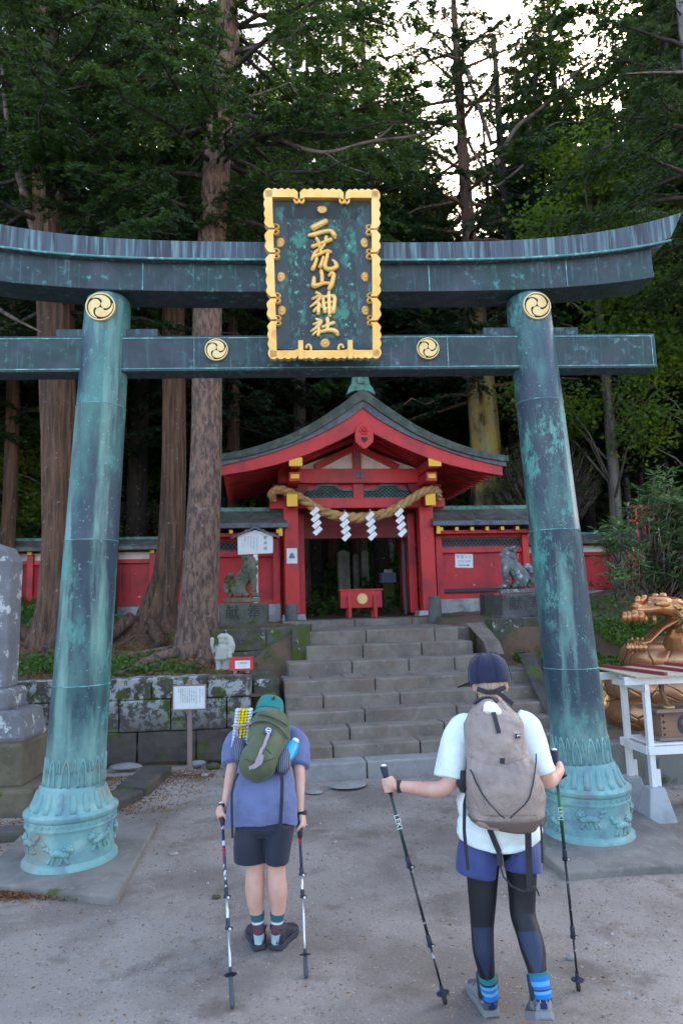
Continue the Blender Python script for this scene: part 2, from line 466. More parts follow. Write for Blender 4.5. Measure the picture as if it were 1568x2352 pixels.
m_concrete = M('concrete', (0.42, 0.44, 0.48), [dict(col=(0.28, 0.29, 0.3), scale=3, lo=.45, hi=.7), dict(col=(.2, .2, .19), scale=30, lo=.6, hi=.8, amt=.5)], rough=0.9, bump=[dict(scale=60, st=.3, d=.003)])
m_concrete_old = M('old_concrete', (0.20, 0.20, 0.19), [dict(col=(0.09, 0.09, 0.085), scale=3, lo=.45, hi=.65, stretch=(1, 1, .4)), dict(col=(.06, .08, .02), scale=4, lo=.58, hi=.68, seed=3)], rough=0.9, bump=[dict(scale=30, st=.4, d=.005)])
m_ground = M('packed_gravel', (0.285, 0.25, 0.225), [
    dict(col=(0.155, 0.13, 0.115), scale=1.1, lo=0.44, hi=0.6, seed=2, detail=9, amt=.8),
    dict(col=(0.37, 0.34, 0.32), scale=0.6, lo=0.52, hi=0.68, seed=5, detail=8, amt=.7),
    dict(col=(0.13, 0.10, 0.08), scale=3.5, lo=0.55, hi=0.68, seed=7, detail=9, amt=.7),
    dict(col=(0.13, 0.11, 0.10), scale=55, lo=0.58, hi=0.66, seed=9, detail=4, amt=.8),
    dict(col=(0.55, 0.52, 0.50), scale=75, lo=0.64, hi=0.70, seed=12, detail=3, amt=.8)],
    rough=0.95, bump=[dict(scale=4, st=0.35, d=0.03, detail=7), dict(scale=60, st=0.6, d=0.008, detail=4), dict(scale=160, st=0.6, d=0.004)])
m_soil = M('forest_floor', (0.14, 0.092, 0.062), [
    dict(col=(0.18, 0.10, 0.062), scale=3, lo=0.45, hi=0.62, seed=2, detail=8),
    dict(col=(0.04, 0.07, 0.014), scale=1.1, lo=0.5, hi=0.62, seed=5, detail=8),
    dict(col=(0.16, 0.09, 0.06), scale=26, lo=0.55, hi=0.66, seed=8, detail=6)],
    rough=1, bump=[dict(scale=8, st=0.8, d=0.05, detail=8), dict(scale=60, st=.6, d=.01)])
def bark(name, c, c2, stretch=(1, 1, 0.14), scale=9, moss=None, seed=0, st=1.0, d=.03):
    L = [dict(col=c2, scale=scale, lo=0.44, hi=0.6, stretch=stretch, seed=seed, detail=8),
         dict(col=tuple(v * 0.35 for v in c), scale=scale * 1.4, lo=0.55, hi=0.66, stretch=stretch, seed=seed + 4, detail=6),
         dict(col=(0.34, 0.33, 0.31), scale=11, lo=0.62, hi=0.68, seed=seed + 6, detail=7, amt=.5)]
    if moss: L.append(dict(col=moss, scale=1.8, lo=0.46, hi=0.6, seed=seed + 8, stretch=(1, 1, .35), detail=8))
    return M(name, c, L, rough=0.95, bump=[dict(scale=scale * 1.2, st=st, d=d, stretch=stretch, seed=seed, detail=8)])
m_bark_spruce = bark('spruce_bark', (0.235, 0.145, 0.108), (0.085, 0.058, 0.052), (1, 1, 0.32), 16, seed=2, st=1.0, d=.05)
m_bark_cedar = bark('cedar_bark', (0.18, 0.095, 0.06), (0.065, 0.042, 0.032), (1, 1, 0.06), 15, seed=5, d=.08)
m_bark_grey = bark('grey_bark', (0.17, 0.15, 0.14), (0.085, 0.07, 0.06), (1, 1, 0.12), 7, seed=8)
m_bark_mossy_lit = bark('mossy_lit_bark', (0.11, 0.06, 0.04), (0.06, 0.038, 0.03), (1, 1, 0.12), 5, seed=9)
def add_low(m, z0, z1, col1, col2):
    nt = m.node_tree; p = nt.nodes['Principled BSDF']; src = p.inputs['Base Color'].links[0].from_socket
    z = _ramp(nt, tex(nt, 'z', 1), z1, z0)
    c = _mix(nt, _ramp(nt, tex(nt, 'noise', 5, 8, (1, 1, .2), 4), .42, .6), col1, col2)
    f = _mul(nt, z, _ramp(nt, tex(nt, 'noise', 2.5, 8, (1, 1, .4), 7), .35, .5))
    nt.links.new(_mix(nt, f, src, c), p.inputs['Base Color'])
add_low(m_bark_mossy_lit, 6.0, 9.5, (0.34, 0.29, 0.16), (0.36, 0.25, 0.035))  # lower trunk: moss plus yellow light painted into the bark colour
m_bark_dark = bark('dark_bark', (0.045, 0.032, 0.028), (0.025, 0.02, 0.018), (1, 1, .1), 7, seed=12)
m_bark_pale = bark('pale_bark', (0.26, 0.25, 0.26), (0.13, 0.12, 0.13), (1, 1, .4), 6, seed=14)
m_twig = M('bare_twig', (0.18, 0.14, 0.12), [dict(col=(0.07, 0.05, 0.045), scale=6, lo=.45, hi=.6)], rough=.9)
m_leaf_dark = leafmat('conifer_dark', (0.006, 0.024, 0.008), (0.014, 0.052, 0.013), (0.03, 0.085, 0.012), trans=0.3)
m_leaf_mid = leafmat('conifer_mid', (0.009, 0.034, 0.010), (0.022, 0.078, 0.014), (0.055, 0.125, 0.012), trans=0.28)
m_leaf_blue = leafmat('conifer_bluish', (0.007, 0.024, 0.015), (0.013, 0.046, 0.025), (0.02, 0.06, 0.02), trans=0.28)
m_leaf_bright = leafmat('broadleaf_bright', (0.04, 0.12, 0.02), (0.12, 0.22, 0.03), (0.28, 0.32, 0.03), trans=0.6)  # yellow greens carry the look of sunlight in the leaf colour
m_leaf_rhodo = leafmat('rhododendron', (0.045, 0.13, 0.045), (0.13, 0.25, 0.10), (0.30, 0.38, 0.18), trans=0.25, rough=0.35, scale=3)
m_leaf_ground = leafmat('ground_cover', (0.03, 0.10, 0.015), (0.07, 0.17, 0.02), (0.13, 0.2, 0.03), trans=0.3)
m_white = M('white_board', (0.78, 0.80, 0.84), [dict(col=(.66, .68, .72), scale=4, lo=.5, hi=.7)], rough=0.5)
m_ink = M('black_ink', (0.03, 0.03, 0.04), rough=0.6)
m_ink_grey = M('grey_ink', (0.25, 0.26, 0.3), rough=0.6)
m_ink_blue = M('blue_ink', (0.08, 0.22, 0.55), rough=0.6)
m_ink_red = M('red_ink', (0.6, 0.02, 0.03), rough=0.6)
m_wood = M('weathered_wood', (0.27, 0.19, 0.17), [dict(col=(0.16, 0.11, 0.09), scale=6, lo=.45, hi=.65, stretch=(1, 1, .1))], rough=0.85)
m_wood_brown = M('brown_wood', (0.26, 0.14, 0.09), [dict(col=(0.15, 0.08, 0.05), scale=8, lo=.45, hi=.65, stretch=(.15, 1, 1))], rough=0.6)
m_white_paint = M('white_paint', (0.78, 0.78, 0.80), [dict(col=(.55, .52, .42), scale=5, lo=.55, hi=.72, stretch=(1, 1, .4), amt=.7)], rough=0.5)
m_straw = M('straw_rope', (0.52, 0.30, 0.12), [dict(col=(0.30, 0.15, 0.05), scale=10, lo=.45, hi=.65, stretch=(.3, 1, 1)), dict(col=(.7, .5, .28), scale=40, lo=.55, hi=.7)], rough=0.85, bump=[dict(scale=60, st=.5, d=.004)])
m_copper_gold = M('copper_gold_paint', (0.56, 0.27, 0.12), [dict(col=(0.40, 0.17, 0.075), scale=4, lo=.4, hi=.65)], rough=0.3, metal=0.75, bump=[dict(scale=7, st=.15, d=.01)])
m_copper_coil = M('copper_scales', (0.46, 0.23, 0.115), [dict(col=(0.18, 0.08, 0.04), kind='crack', scale=3.2, lo=0.035, hi=0.0), dict(col=(0.58, 0.30, 0.16), scale=3, lo=.45, hi=.65, amt=.6)], rough=0.32, metal=0.7, bump=[dict(kind='crack', scale=3.2, lo=0, hi=0.05, st=.6, d=.012)])

m_wing_roof = M('wing_roof_copper', (0.10, 0.10, 0.092), [dict(col=(0.17, 0.155, 0.14), scale=5, lo=.45, hi=.65), dict(col=(0.12, 0.28, 0.24), scale=2.5, lo=.58, hi=.66, seed=4, detail=7, amt=.8), dict(col=(.05, .05, .05), scale=4, lo=.5, hi=.7, seed=8)], rough=.7, bump=[dict(scale=20, st=.3, d=.006)])
m_stele = stone('stele_stone', (0.34, 0.35, 0.31), moss=.15, seed=61, dark=.6)
m_path = stone('path_stone', (0.20, 0.18, 0.15), moss=.35, seed=63)

def add_low2(m, z0, z1, col1, col2):
    nt = m.node_tree; p = nt.nodes['Principled BSDF']; src = p.inputs['Base Color'].links[0].from_socket
    c = _mix(nt, _ramp(nt, tex(nt, 'noise', 9, 8, (1, 1, .5), 4), .42, .6), col1, col2)
    nt.links.new(_mix(nt, _mul(nt, _ramp(nt, tex(nt, 'z', 1), z1, z0), .85), src, c), p.inputs['Base Color'])
add_low2(m_bronze_pillar, .78, 1.15, (0.10, 0.22, 0.23), (0.20, 0.36, 0.34))
# ---------------------------------------------------------------- torii gate
T_O = (-0.123, 5.8355, 0.0); T_YAW = rad(3.5)
torii = thing('torii_gate', 'tall green bronze torii gate with gold crests standing over the path', 'torii gate', T_O, T_YAW)

def beam(u0, u1, zb, zt, y0, y1, n=40, slant=0.0, roof=0.0):
    b = MB(); rings = []
    for i in range(n + 1):
        u = u0 + (u1 - u0) * i / n
        sgn = (1 if u > 0 else -1) * (abs(u) / max(abs(u0), abs(u1))) ** 12
        a = u - sgn * slant
        rings.append([Vector((a, y0, zb(u))), Vector((a, y1, zb(u))), Vector((u, y1, zt(u))), Vector((u, (y0 + y1) / 2, zt(u) + roof)), Vector((u, y0, zt(u)))])
    b.rings(rings, True)
    return b
kt = lambda u: 5.117 + 0.0037 * abs(u) ** 3.7
kb = lambda u: 4.947 + 0.0026 * abs(u) ** 3.75
sb = lambda u: 4.692 + 0.0022 * abs(u) ** 3.75
kas = beam(-3.29, 3.29, kb, kt, -0.24, 0.24, slant=0.13, roof=0.05).build('top_lintel', m_bronze_cap, torii, world=False, bevel=0.006)
ed = MB()
pts = [(-3.16 + 6.32 * i / 40, -0.235, kb(-3.16 + 6.32 * i / 40) + 0.008) for i in range(41)]
ed.tube(pts, 0.011, 6)
ed.build('edge_bead', m_bronze_edge, kas, world=False)
shi = beam(-3.0, 3.0, sb, lambda u: kb(u) + 0.002, -0.17, 0.17, slant=-0.01).build('second_lintel', m_bronze_beam, torii, world=False, bevel=0.006)
for u in (-1.55, 0.95, 2.2):
    sm = MB(); z0 = sb(u); sm.box((u, -0.171, (z0 + kb(u)) / 2), (0.008, 0.006, kb(u) - z0 - 0.01))
    sm.build('seam', m_bronze_edge, shi, world=False)
nk = MB(); nk.box((0, 0, 4.163), (6.0, 0.2, 0.322))
nk = nk.build('tie_beam', m_bronze_beam, torii, world=False, bevel=0.008)
nb = MB()
for zz in (4.026, 4.300):
    nb.box((0, -0.1015, zz), (5.96, 0.005, 0.008))
nb.box((2.965, -0.1015, 4.163), (0.008, 0.005, 0.28)); nb.box((-2.965, -0.1015, 4.163), (0.008, 0.005, 0.28))
for u in (-1.12, 1.1): nb.box((u, -0.1015, 4.163), (0.006, 0.004, 0.30))
nb.build('border_line', m_bronze_edge, nk, world=False)
for s in (-1, 1):
    for (a, b_) in ((1.44, 1.76), (2.07, 2.31)):
        k = MB(); k.box((s * (a + b_) / 2, 0, 4.363), (b_ - a, 0.13, 0.076)); k.build('wedge', m_bronze_beam, torii, world=False, bevel=0.004)

def comma(R, a0):
    """outline of one swirl of the crest"""
    P = []; n = 14
    for i in range(n + 1):
        t = i / n; a = a0 + t * 2.35
        P.append((a, 0.97 * R))
    Q = []
    for i in range(n + 1):
        t = 1 - i / n; a = a0 + t * 2.35
        Q.append((a, R * (0.97 - 0.93 * (1 - t) ** 1.15 * (0.62 + 0.38 * (1 - t)))))
    pl = [(r * math.cos(a), r * math.sin(a)) for a, r in P] + [(r * math.cos(a), r * math.sin(a)) for a, r in Q[1:-1]]
    return pl
def crest(R, M_, parent, d=0.03, disc=m_dark):
    b = MB()
    n = 40
    circ = [(R * math.cos(2 * PI * k / n), R * math.sin(2 * PI * k / n)) for k in range(n)]
    b.prism(circ, 0, -d * 0.5, M_)
    g = b.build('crest_disc', disc, parent, world=False, bevel=0.001)
    c = MB()
    # outer ring
    ring = []
    for k in range(n):
        a = 2 * PI * k / n
        ring.append([Vector((r * math.cos(a), y, r * math.sin(a))) for r, y in ((R * 1.02, -d * 0.1), (R * 1.02, -d), (R * 0.93, -d), (R * 0.93, -d * 0.1))])
    c.rings(ring, False, M_, close=True)
    for i in range(3):
        a0 = i * 2 * PI / 3 + 0.5
        # head disc plus tapering tail swept along a growing arc
        pts = []; hw = []
        for k in range(15):
            t = k / 14
            r = R * (0.41 + 0.45 * t ** 0.75); a = a0 + 1.85 * t
            pts.append((r * math.cos(a), r * math.sin(a))); hw.append(R * (0.315 * (1 - t) ** 1.15 + 0.025))
        L = []; Rr = []
        for k in range(15):
            p = pts[k]; q0 = pts[max(k - 1, 0)]; q1 = pts[min(k + 1, 14)]
            tx, tz = q1[0] - q0[0], q1[1] - q0[1]; l = math.hypot(tx, tz); nx, nz = -tz / l, tx / l
            def cl(x, z):
                rr = math.hypot(x, z)
                return (x, z) if rr < R * 0.96 else (x * R * 0.96 / rr, z * R * 0.96 / rr)
            L.append(cl(p[0] + nx * hw[k], p[1] + nz * hw[k])); Rr.append(cl(p[0] - nx * hw[k], p[1] - nz * hw[k]))
        a_h = math.atan2(L[0][1] - pts[0][1], L[0][0] - pts[0][0])
        head = [(pts[0][0] + hw[0] * math.cos(a_h + PI * j / 9), pts[0][1] + hw[0] * math.sin(a_h + PI * j / 9)) for j in range(1, 9)]
        c.prism(L + Rr[::-1] + head[::-1], -d * 0.45, -d * (0.98 + 0.01 * i), M_)
    c.build('crest', m_gold_flat, g, world=False)
    return g

def pillar_center(z): return 2.108 - 0.048 * z
def pillar(s):
    cx = lambda z: s * pillar_center(z)
    b = MB()
    prof = [(0.235, 0.58), (0.232, 0.62), (0.228, 0.85), (0.225, 1.381), (0.2265, 1.385), (0.222, 1.389), (0.216, 2.547), (0.2175, 2.551), (0.214, 2.555), (0.205, 3.699), (0.2065, 3.703), (0.203, 3.707), (0.197, 4.45), (0.194, 4.62), (0.18, 4.685), (0.14, 4.72), (0.05, 4.735)]
    rings = []
    for r, z in prof:
        rings.append([Vector((cx(z) + r * math.cos(2 * PI * k / 48), r * math.sin(2 * PI * k / 48), z)) for k in range(48)])
    b.rings(rings)
    p = b.build('pillar', m_bronze_pillar, torii, world=False, auto=40)
    for z, r in ((1.385, 0.2262), (2.551, 0.2172), (3.703, 0.2062)):
        sm = MB(); ring = []
        for k in range(49):
            a = 2 * PI * k / 48
            ring.append((cx(z) + r * math.cos(a), r * math.sin(a), z))
        sm.tube(ring, 0.0035, 5, caps=False)
        sm.build('joint_line', m_bronze_edge, p, world=False)
    # cast base
    z0 = 0.0; bx = s * 2.095
    MX = Matrix.Translation((bx, 0, 0))
    base = MB()
    def mod(r, z, a):
        k = 0.0
        if 0.43 < z < 0.585:
            k = 0.006 * abs(math.cos(a * 9)) * math.sin(PI * (z - 0.43) / 0.155)
        return r + k, z
    base.lathe([(0.350, 0.0), (0.360, 0.03), (0.356, 0.07), (0.338, 0.092), (0.332, 0.097), (0.328, 0.10), (0.328, 0.33), (0.345, 0.335), (0.345, 0.345), (0.338, 0.35), (0.338, 0.39), (0.345, 0.395), (0.356, 0.41), (0.356, 0.432), (0.335, 0.445), (0.305, 0.452), (0.285, 0.48), (0.272, 0.51), (0.262, 0.54), (0.255, 0.565), (0.25, 0.585), (0.247, 0.592), (0.247, 0.61), (0.238, 0.62), (0.236, 0.63)], 90, MX, True, mod)
    bs = base.build('pillar_base', m_bronze_base, p, world=False, auto=50)
    st = MB()
    for k in range(36):
        a = 2 * PI * k / 36
        st.ball((bx + 0.339 * math.cos(a), 0.339 * math.sin(a), 0.37), 0.0085, 8, 5)
    st.build('stud_band', m_bronze_base, p, world=False, smooth=True)
    pet = MB()                                              # lotus petals lying round the shoulder
    for k in range(18):
        a = 2 * PI * (k + 0.5) / 18
        pts = []
        for t in (0, 0.25, 0.5, 0.75, 1):
            z = 0.447 + 0.135 * t; r = 0.298 - 0.052 * t ** 0.6
            pts.append((bx + r * math.cos(a), r * math.sin(a), z))
        pet.tube(pts, [0.026, 0.03, 0.028, 0.025, 0.018], 8)
    pet.build('lotus_petals', m_bronze_base, p, world=False, smooth=True)
    lf = MB()                                               # pointed leaves engraved round the foot of the shaft
    N = 12
    for k in range(N):
        for (w_, h_, sh, q) in ((0.50, 0.21, 0, 0.008), (0.28, 0.165, 0, 0.0045), (0.3, 0.21, 0.5, 0.0055)):
            for sg in (-1, 1):
                pts = []
                for i in range(9):
                    t = i / 8
                    dz = h_ * t; wd = w_ * (1 - t ** 3.2) * 0.95
                    if sh and t < 0.45: continue
                    a = 2 * PI * (k + sh) / N + sg * wd * PI / N
                    z = 0.625 + dz
                    r = 0.2345 - 0.02 * (z - 0.58)
                    pts.append((cx(z) + r * math.cos(a), r * math.sin(a), z))
                lf.tube(pts, q, 5)
    lf.build('leaf_band', m_bronze_base, p, world=False, smooth=True)
    rr = random.Random(5 if s < 0 else 9)
    for k in range(7):                                      # lion reliefs on the drum
        rel = MB()
        a0 = 2 * PI * k / 7 + (0.3 if s < 0 else 0.75); up = 0.03 * (-1) ** k
        fl = 1 if k % 2 else -1
        def rp(dx, dz, rad_, out=0.0):
            a = a0 + fl * dx / 0.335
            R_ = 0.329 + out
            rel.ball((bx + R_ * math.cos(a), R_ * math.sin(a), 0.21 + up + dz), rad_ * 1.45, 9, 6)
        for i in range(6): rp(-0.045 + 0.018 * i, 0.008 * math.sin(i), 0.021 - 0.0012 * abs(i - 2))
        rp(0.065, 0.032, 0.017, 0.008); rp(0.083, 0.026, 0.011, 0.012)
        for j in range(8):
            q = j * PI / 4; rp(0.06 + 0.026 * math.cos(q), 0.03 + 0.028 * math.sin(q), 0.010, 0.006)
        for (lx, lz, fx) in ((0.03, -0.02, 0.055), (0.02, -0.02, 0.005), (-0.04, -0.015, -0.055), (-0.05, -0.01, -0.085)):
            for t in (0, 0.33, 0.66, 1): rp(lx + (fx - lx) * t, lz - 0.045 * t, 0.011 - 0.001 * t)
        for j in range(6): rp(-0.07 - 0.012 * j + rr.uniform(-.01, .01), 0.01 + 0.012 * j + rr.uniform(-.01, .01), 0.012)
        rel.build('lion_relief', m_bronze_base, p, world=False, smooth=True)
    # crest near the top, on a flattened boss facing the path
    z = 4.537
    bo = MB(); n = 32
    crest(0.122, Matrix.Translation((cx(z) - 0.01 * s * 0, -0.192, z)), p)
    return p
pillar(-1); pillar(1)
for u in (-0.926, 0.919):
    crest(0.097, Matrix.Translation((u, -0.102, 4.184)), nk, d=0.03)

# stone slabs under the pillars
for s, lab in ((-1, 'grey paving slab under the left torii pillar base'), (1, 'grey paving slab under the right torii pillar base')):
    b = MB()
    MT = frame(T_O, T_YAW)
    if s < 0: poly = [gz(-60, 2025, 0.05), gz(268, 2060, 0.05), gz(362, 1888, 0.05), gz(60, 1905, 0.05)]
    else: poly = [gz(1248, 1962, 0.05), gz(1296, 2003, 0.05), gz(1600, 1983, 0.05), gz(1540, 1905, 0.05), gz(1440, 1850, .05), gz(1240, 1880, .05)]
    n = len(poly)
    c_ = sum(poly, Vector()) / n
    top = [Vector((p.x, p.y, 0.05)) for p in poly]; bot = [Vector((p.x, p.y, -0.1)) + (Vector((p.x, p.y, 0)) - Vector((c_.x, c_.y, 0))) * 0.01 for p in poly]
    b.add(bot + top, [tuple(range(n - 1, -1, -1)), tuple(range(n, 2 * n))] + [(k, (k + 1) % n, n + (k + 1) % n, n + k) for k in range(n)])
    tag(b.build('stone_slab', m_slab, None, bevel=0.015), lab, 'stone slab', 'slabs under the torii pillars')

# ---------------------------------------------------------------- shrine name plaque
plq = thing('shrine_name_plaque', 'dark green shrine name plaque in a scalloped gold frame on the torii', 'plaque', T_O, T_YAW)
MPl = Matrix.Translation((0, -0.30, 4.03)) @ Matrix.Rotation(math.atan2(0.25, 1.335), 4, 'X')
def zp(x, y):                                 # photograph close-up units to plaque metres
    return ((x - (745 + 40 * (y - 135) / 1885)) / 1385.0, (2020 - y) / 1385.0)
def quad_prism(b, A, B, y0, y1):
    pass
b = MB()
b.box((0.0, 0.035, 0.68), (0.60, 0.03, 1.04), MPl)
pan = b.build('panel', m_panel, plq, world=False)
b = MB()                                      # sloping inner border
O_ = [(-0.405, -0.03, 0.075), (0.40, -0.03, 0.075), (0.40, -0.03, 1.285), (-0.405, -0.03, 1.285)]
I_ = [(-0.290, 0.0195, 0.175), (0.275, 0.0195, 0.175), (0.285, 0.0195, 1.165), (-0.295, 0.0195, 1.165)]
Bk = [(x, 0.06, z) for x, _, z in O_]
b.add(O_ + I_ + Bk, [(0, 1, 5, 4), (1, 2, 6, 5), (2, 3, 7, 6), (3, 0, 4, 7), (0, 8, 9, 1), (1, 9, 10, 2), (2, 10, 11, 3), (3, 11, 8, 0), (11, 10, 9, 8)], MPl)
b.build('inner_border', m_panel_side, plq, world=False)
fr = MB()
def wavy(p0, p1, nrm, gaps, waves, th=0.058, dep=(-0.085, 0.035), straight=0.0):
    """scalloped band from p0 to p1 (plaque x,z); gaps = fractions where it is notched"""
    L = math.hypot(p1[0] - p0[0], p1[1] - p0[1]); d = ((p1[0] - p0[0]) / L, (p1[1] - p0[1]) / L)
    cuts = [0] + gaps + [1]
    for a, e in zip(cuts[:-1], cuts[1:]):
        a2 = a + (0.008 / L if a > 0 else 0); e2 = e - (0.008 / L if e < 1 else 0)
        n = max(6, int((e2 - a2) * L / 0.008)); outer = []; inner = []
        for i in range(n + 1):
            t = a2 + (e2 - a2) * i / n; s_ = (t - a2) / (e2 - a2)
            wv = 0.5 + 0.5 * abs(math.sin(PI * s_ * max(1, round((e2 - a2) * waves))))
            end = min(1, min(s_ if a > 0 else 1, 1 - s_ if e < 1 else 1) * n * 0.008 / 0.04)
            o = 0.026 * wv + 0.02 * end - 0.03
            iw = 0.010 * abs(math.sin(PI * s_ * max(1, round((e2 - a2) * waves))))
            x, z = p0[0] + d[0] * t * L, p0[1] + d[1] * t * L
            outer.append((x + nrm[0] * o, z + nrm[1] * o)); inner.append((x + nrm[0] * (o * 0.7 - th - iw * 0.9), z + nrm[1] * (o * 0.7 - th - iw * 0.9)))
        for i in range(n):
            q = [outer[i], outer[i + 1], inner[i + 1], inner[i]]
            vs = [(x, dep[0], z) for x, z in q] + [(x, dep[1], z) for x, z in q]
            fs = [(0, 1, 2, 3), (7, 6, 5, 4), (0, 4, 5, 1), (2, 6, 7, 3)]
            if i == 0: fs.append((0, 3, 7, 4))
            if i == n - 1: fs.append((1, 5, 6, 2))
            fr.add(vs, fs, MPl)
TL, TR, BL, BR = (-0.465, 1.358), (0.465, 1.358), (-0.455, 0.0), (0.455, 0.0)
wavy(TL, TR, (0, 1), [0.295, 0.70], 16)
wavy(BL, BR, (0, -1), [0.27, 0.73], 14)
gl = [1 - 0.785, 1 - 0.625, 1 - 0.385, 1 - 0.23]
wavy(BL, TL, (-1, 0), sorted([(2020 - y) / 1880 for y in (570, 845, 1345, 1600)]), 17)
wavy(BR, TR, (1, 0), sorted([(2015 - y) / 1880 for y in (565, 835, 1335, 1610)]), 17)
for s in (-1, 1):                              # curls beside each notch
    for y in ((570, 845, 1345, 1600)):
        z = (2018 - y) / 1385
        for d_ in (-1, 1):
            pts = [(s * (0.395 - 0.030 * math.sin(q) - 0.002 * q), -0.06, z + d_ * (0.002 + 0.018 * (1 - math.cos(q)))) for q in [k * 3.9 / 10 for k in range(11)]]
            fr.tube(pts, [(0.009, 0.03)] * 11, 7, MPl)
for x in (-0.19, 0.185):
    for zc, dd in ((1.295, -1),):
        for d_ in (-1, 1):
            pts = [(x + d_ * (0.002 + 0.018 * (1 - math.cos(q))), -0.06, zc + dd * 0.030 * math.sin(q)) for q in [k * 3.9 / 10 for k in range(11)]]
            fr.tube(pts, 0.012, 7, MPl)
for x, d_ in ((-0.155, 1), (0.155, -1)):
    pts = [(x + d_ * 0.02 * (1 - math.cos(q)), -0.06, 0.075 + 0.03 * math.sin(q)) for q in [k * 3.6 / 10 for k in range(11)]]
    fr.tube(pts, 0.012, 7, MPl)
fr.build('gold_frame', m_gold, plq, world=False, auto=60)
for x in (-0.20, 0.21):
    b = MB(); b.box((x, -0.075, 0.058), (0.042, 0.06, 0.155), MPl); b.build('bracket', m_gold, plq, world=False, bevel=0.004)
def rosette(x, z, y, tilt=None):
    b = MB()
    Mx = MPl @ Matrix.Translation((x, y, z))
    if tilt is not None: Mx = Mx @ tilt
    for k in range(16):
        a = 2 * PI * k / 16
        b.ball((0.026 * math.cos(a), -0.008, 0.026 * math.sin(a)), (0.0065, 0.007, 0.017), 8, 6, Mx, Matrix.Rotation(-a + PI / 2, 4, 'Y'))
    b.ball((0, -0.012, 0), (0.014, 0.009, 0.014), 12, 7, Mx)
    b.build('rosette', m_gold, plq, world=False, smooth=True)
RX = lambda a: Matrix.Rotation(a, 4, 'X'); RZ = lambda a: Matrix.Rotation(a, 4, 'Z')
rosette(0.0, 1.225, -0.02, RX(rad(-22))); rosette(0.005, 0.125, -0.02, RX(rad(22)))
for y in (695, 1085, 1470):
    z = (2018 - y) / 1385
    rosette(-0.352, z, -0.015, RZ(rad(-22))); rosette(0.350, z, -0.015, RZ(rad(22)))
STROKES = [
 [[(652, 512), (700, 487), (745, 465), (790, 443), 34, 32, 32, 30], [(600, 602), (660, 592), (760, 562), (850, 552), (892, 600), (900, 625), 18, 26, 22, 24, 28, 18]],
 [[(645, 728), (700, 708), (850, 650), 24, 20, 24], [(690, 640), (715, 690), (722, 742), 20, 19, 17], [(800, 622), (785, 680), (760, 735), 20, 18, 16],
  [(750, 735), (735, 775), (735, 800), 16, 16, 16], [(700, 770), (668, 800), (645, 850), (632, 880), 17, 18, 18, 12], [(655, 848), (740, 806), (810, 782), (845, 790), 18, 19, 22, 20],
  [(690, 862), (672, 925), (645, 985), 18, 20, 25], [(765, 850), (750, 900), (730, 960), 16, 17, 22],
  [(820, 800), (800, 880), (785, 945), (810, 985), (870, 985), (920, 955), (905, 910), (872, 880), 20, 20, 24, 26, 26, 26, 20, 10]],
 [[(658, 1088), (655, 1140), (660, 1178), (710, 1170), (770, 1150), (830, 1148), 20, 26, 30, 24, 20, 18], [(742, 1012), (752, 1080), (750, 1150), 22, 22, 20], [(838, 1058), (862, 1036), (888, 1050), (878, 1110), (862, 1165), (838, 1212), 18, 22, 24, 25, 28, 24]],
 [[(690, 1258), (722, 1278), 18, 20], [(640, 1330), (690, 1305), (735, 1290), 14, 18, 18], [(735, 1300), (700, 1355), (620, 1418), 20, 20, 12], [(708, 1350), (712, 1420), (710, 1495), 17, 18, 20], [(722, 1385), (738, 1420), 16, 14], [(660, 1468), (690, 1425), 16, 12],
  [(765, 1300), (770, 1380), (788, 1475), 17, 19, 22], [(770, 1308), (850, 1296), (898, 1310), (895, 1400), (884, 1478), 17, 18, 22, 22, 24], [(785, 1378), (880, 1362), 13, 13], [(788, 1440), (880, 1424), 14, 14], [(832, 1258), (836, 1380), (840, 1522), 20, 20, 20]],
 [[(690, 1562), (735, 1582), 16, 20], [(655, 1622), (740, 1592), 13, 20], [(735, 1605), (700, 1650), (628, 1700), 20, 20, 12], [(712, 1650), (716, 1710), (708, 1745), 17, 18, 19], [(725, 1690), (745, 1705), 14, 14], [(650, 1738), (690, 1700), 14, 12],
  [(762, 1652), (820, 1630), (885, 1605), 16, 18, 22], [(815, 1558), (822, 1620), (815, 1695), 22, 20, 18], [(748, 1708), (820, 1690), (880, 1692), (918, 1712), (935, 1740), 18, 24, 26, 28, 22]]]
for ch in STROKES:
    b = MB()
    for st in ch:
        n = len(st) // 2
        P = [(*zp(*st[i]),) for i in range(n)]; R_ = [st[n + i] * 1.16 / 1385.0 for i in range(n)]
        pp = catmull([(x, 0.004, z, r) for (x, z), r in zip(P, R_)], 5)
        b.tube([(p[0], p[1], p[2]) for p in pp], [(p[3], p[3]) for p in pp], 12, MPl)
        for e in (pp[0], pp[-1]): b.ball((e[0], e[1], e[2]), e[3], 12, 8, MPl)
    b.build('character', m_gold, plq, world=False, smooth=True)
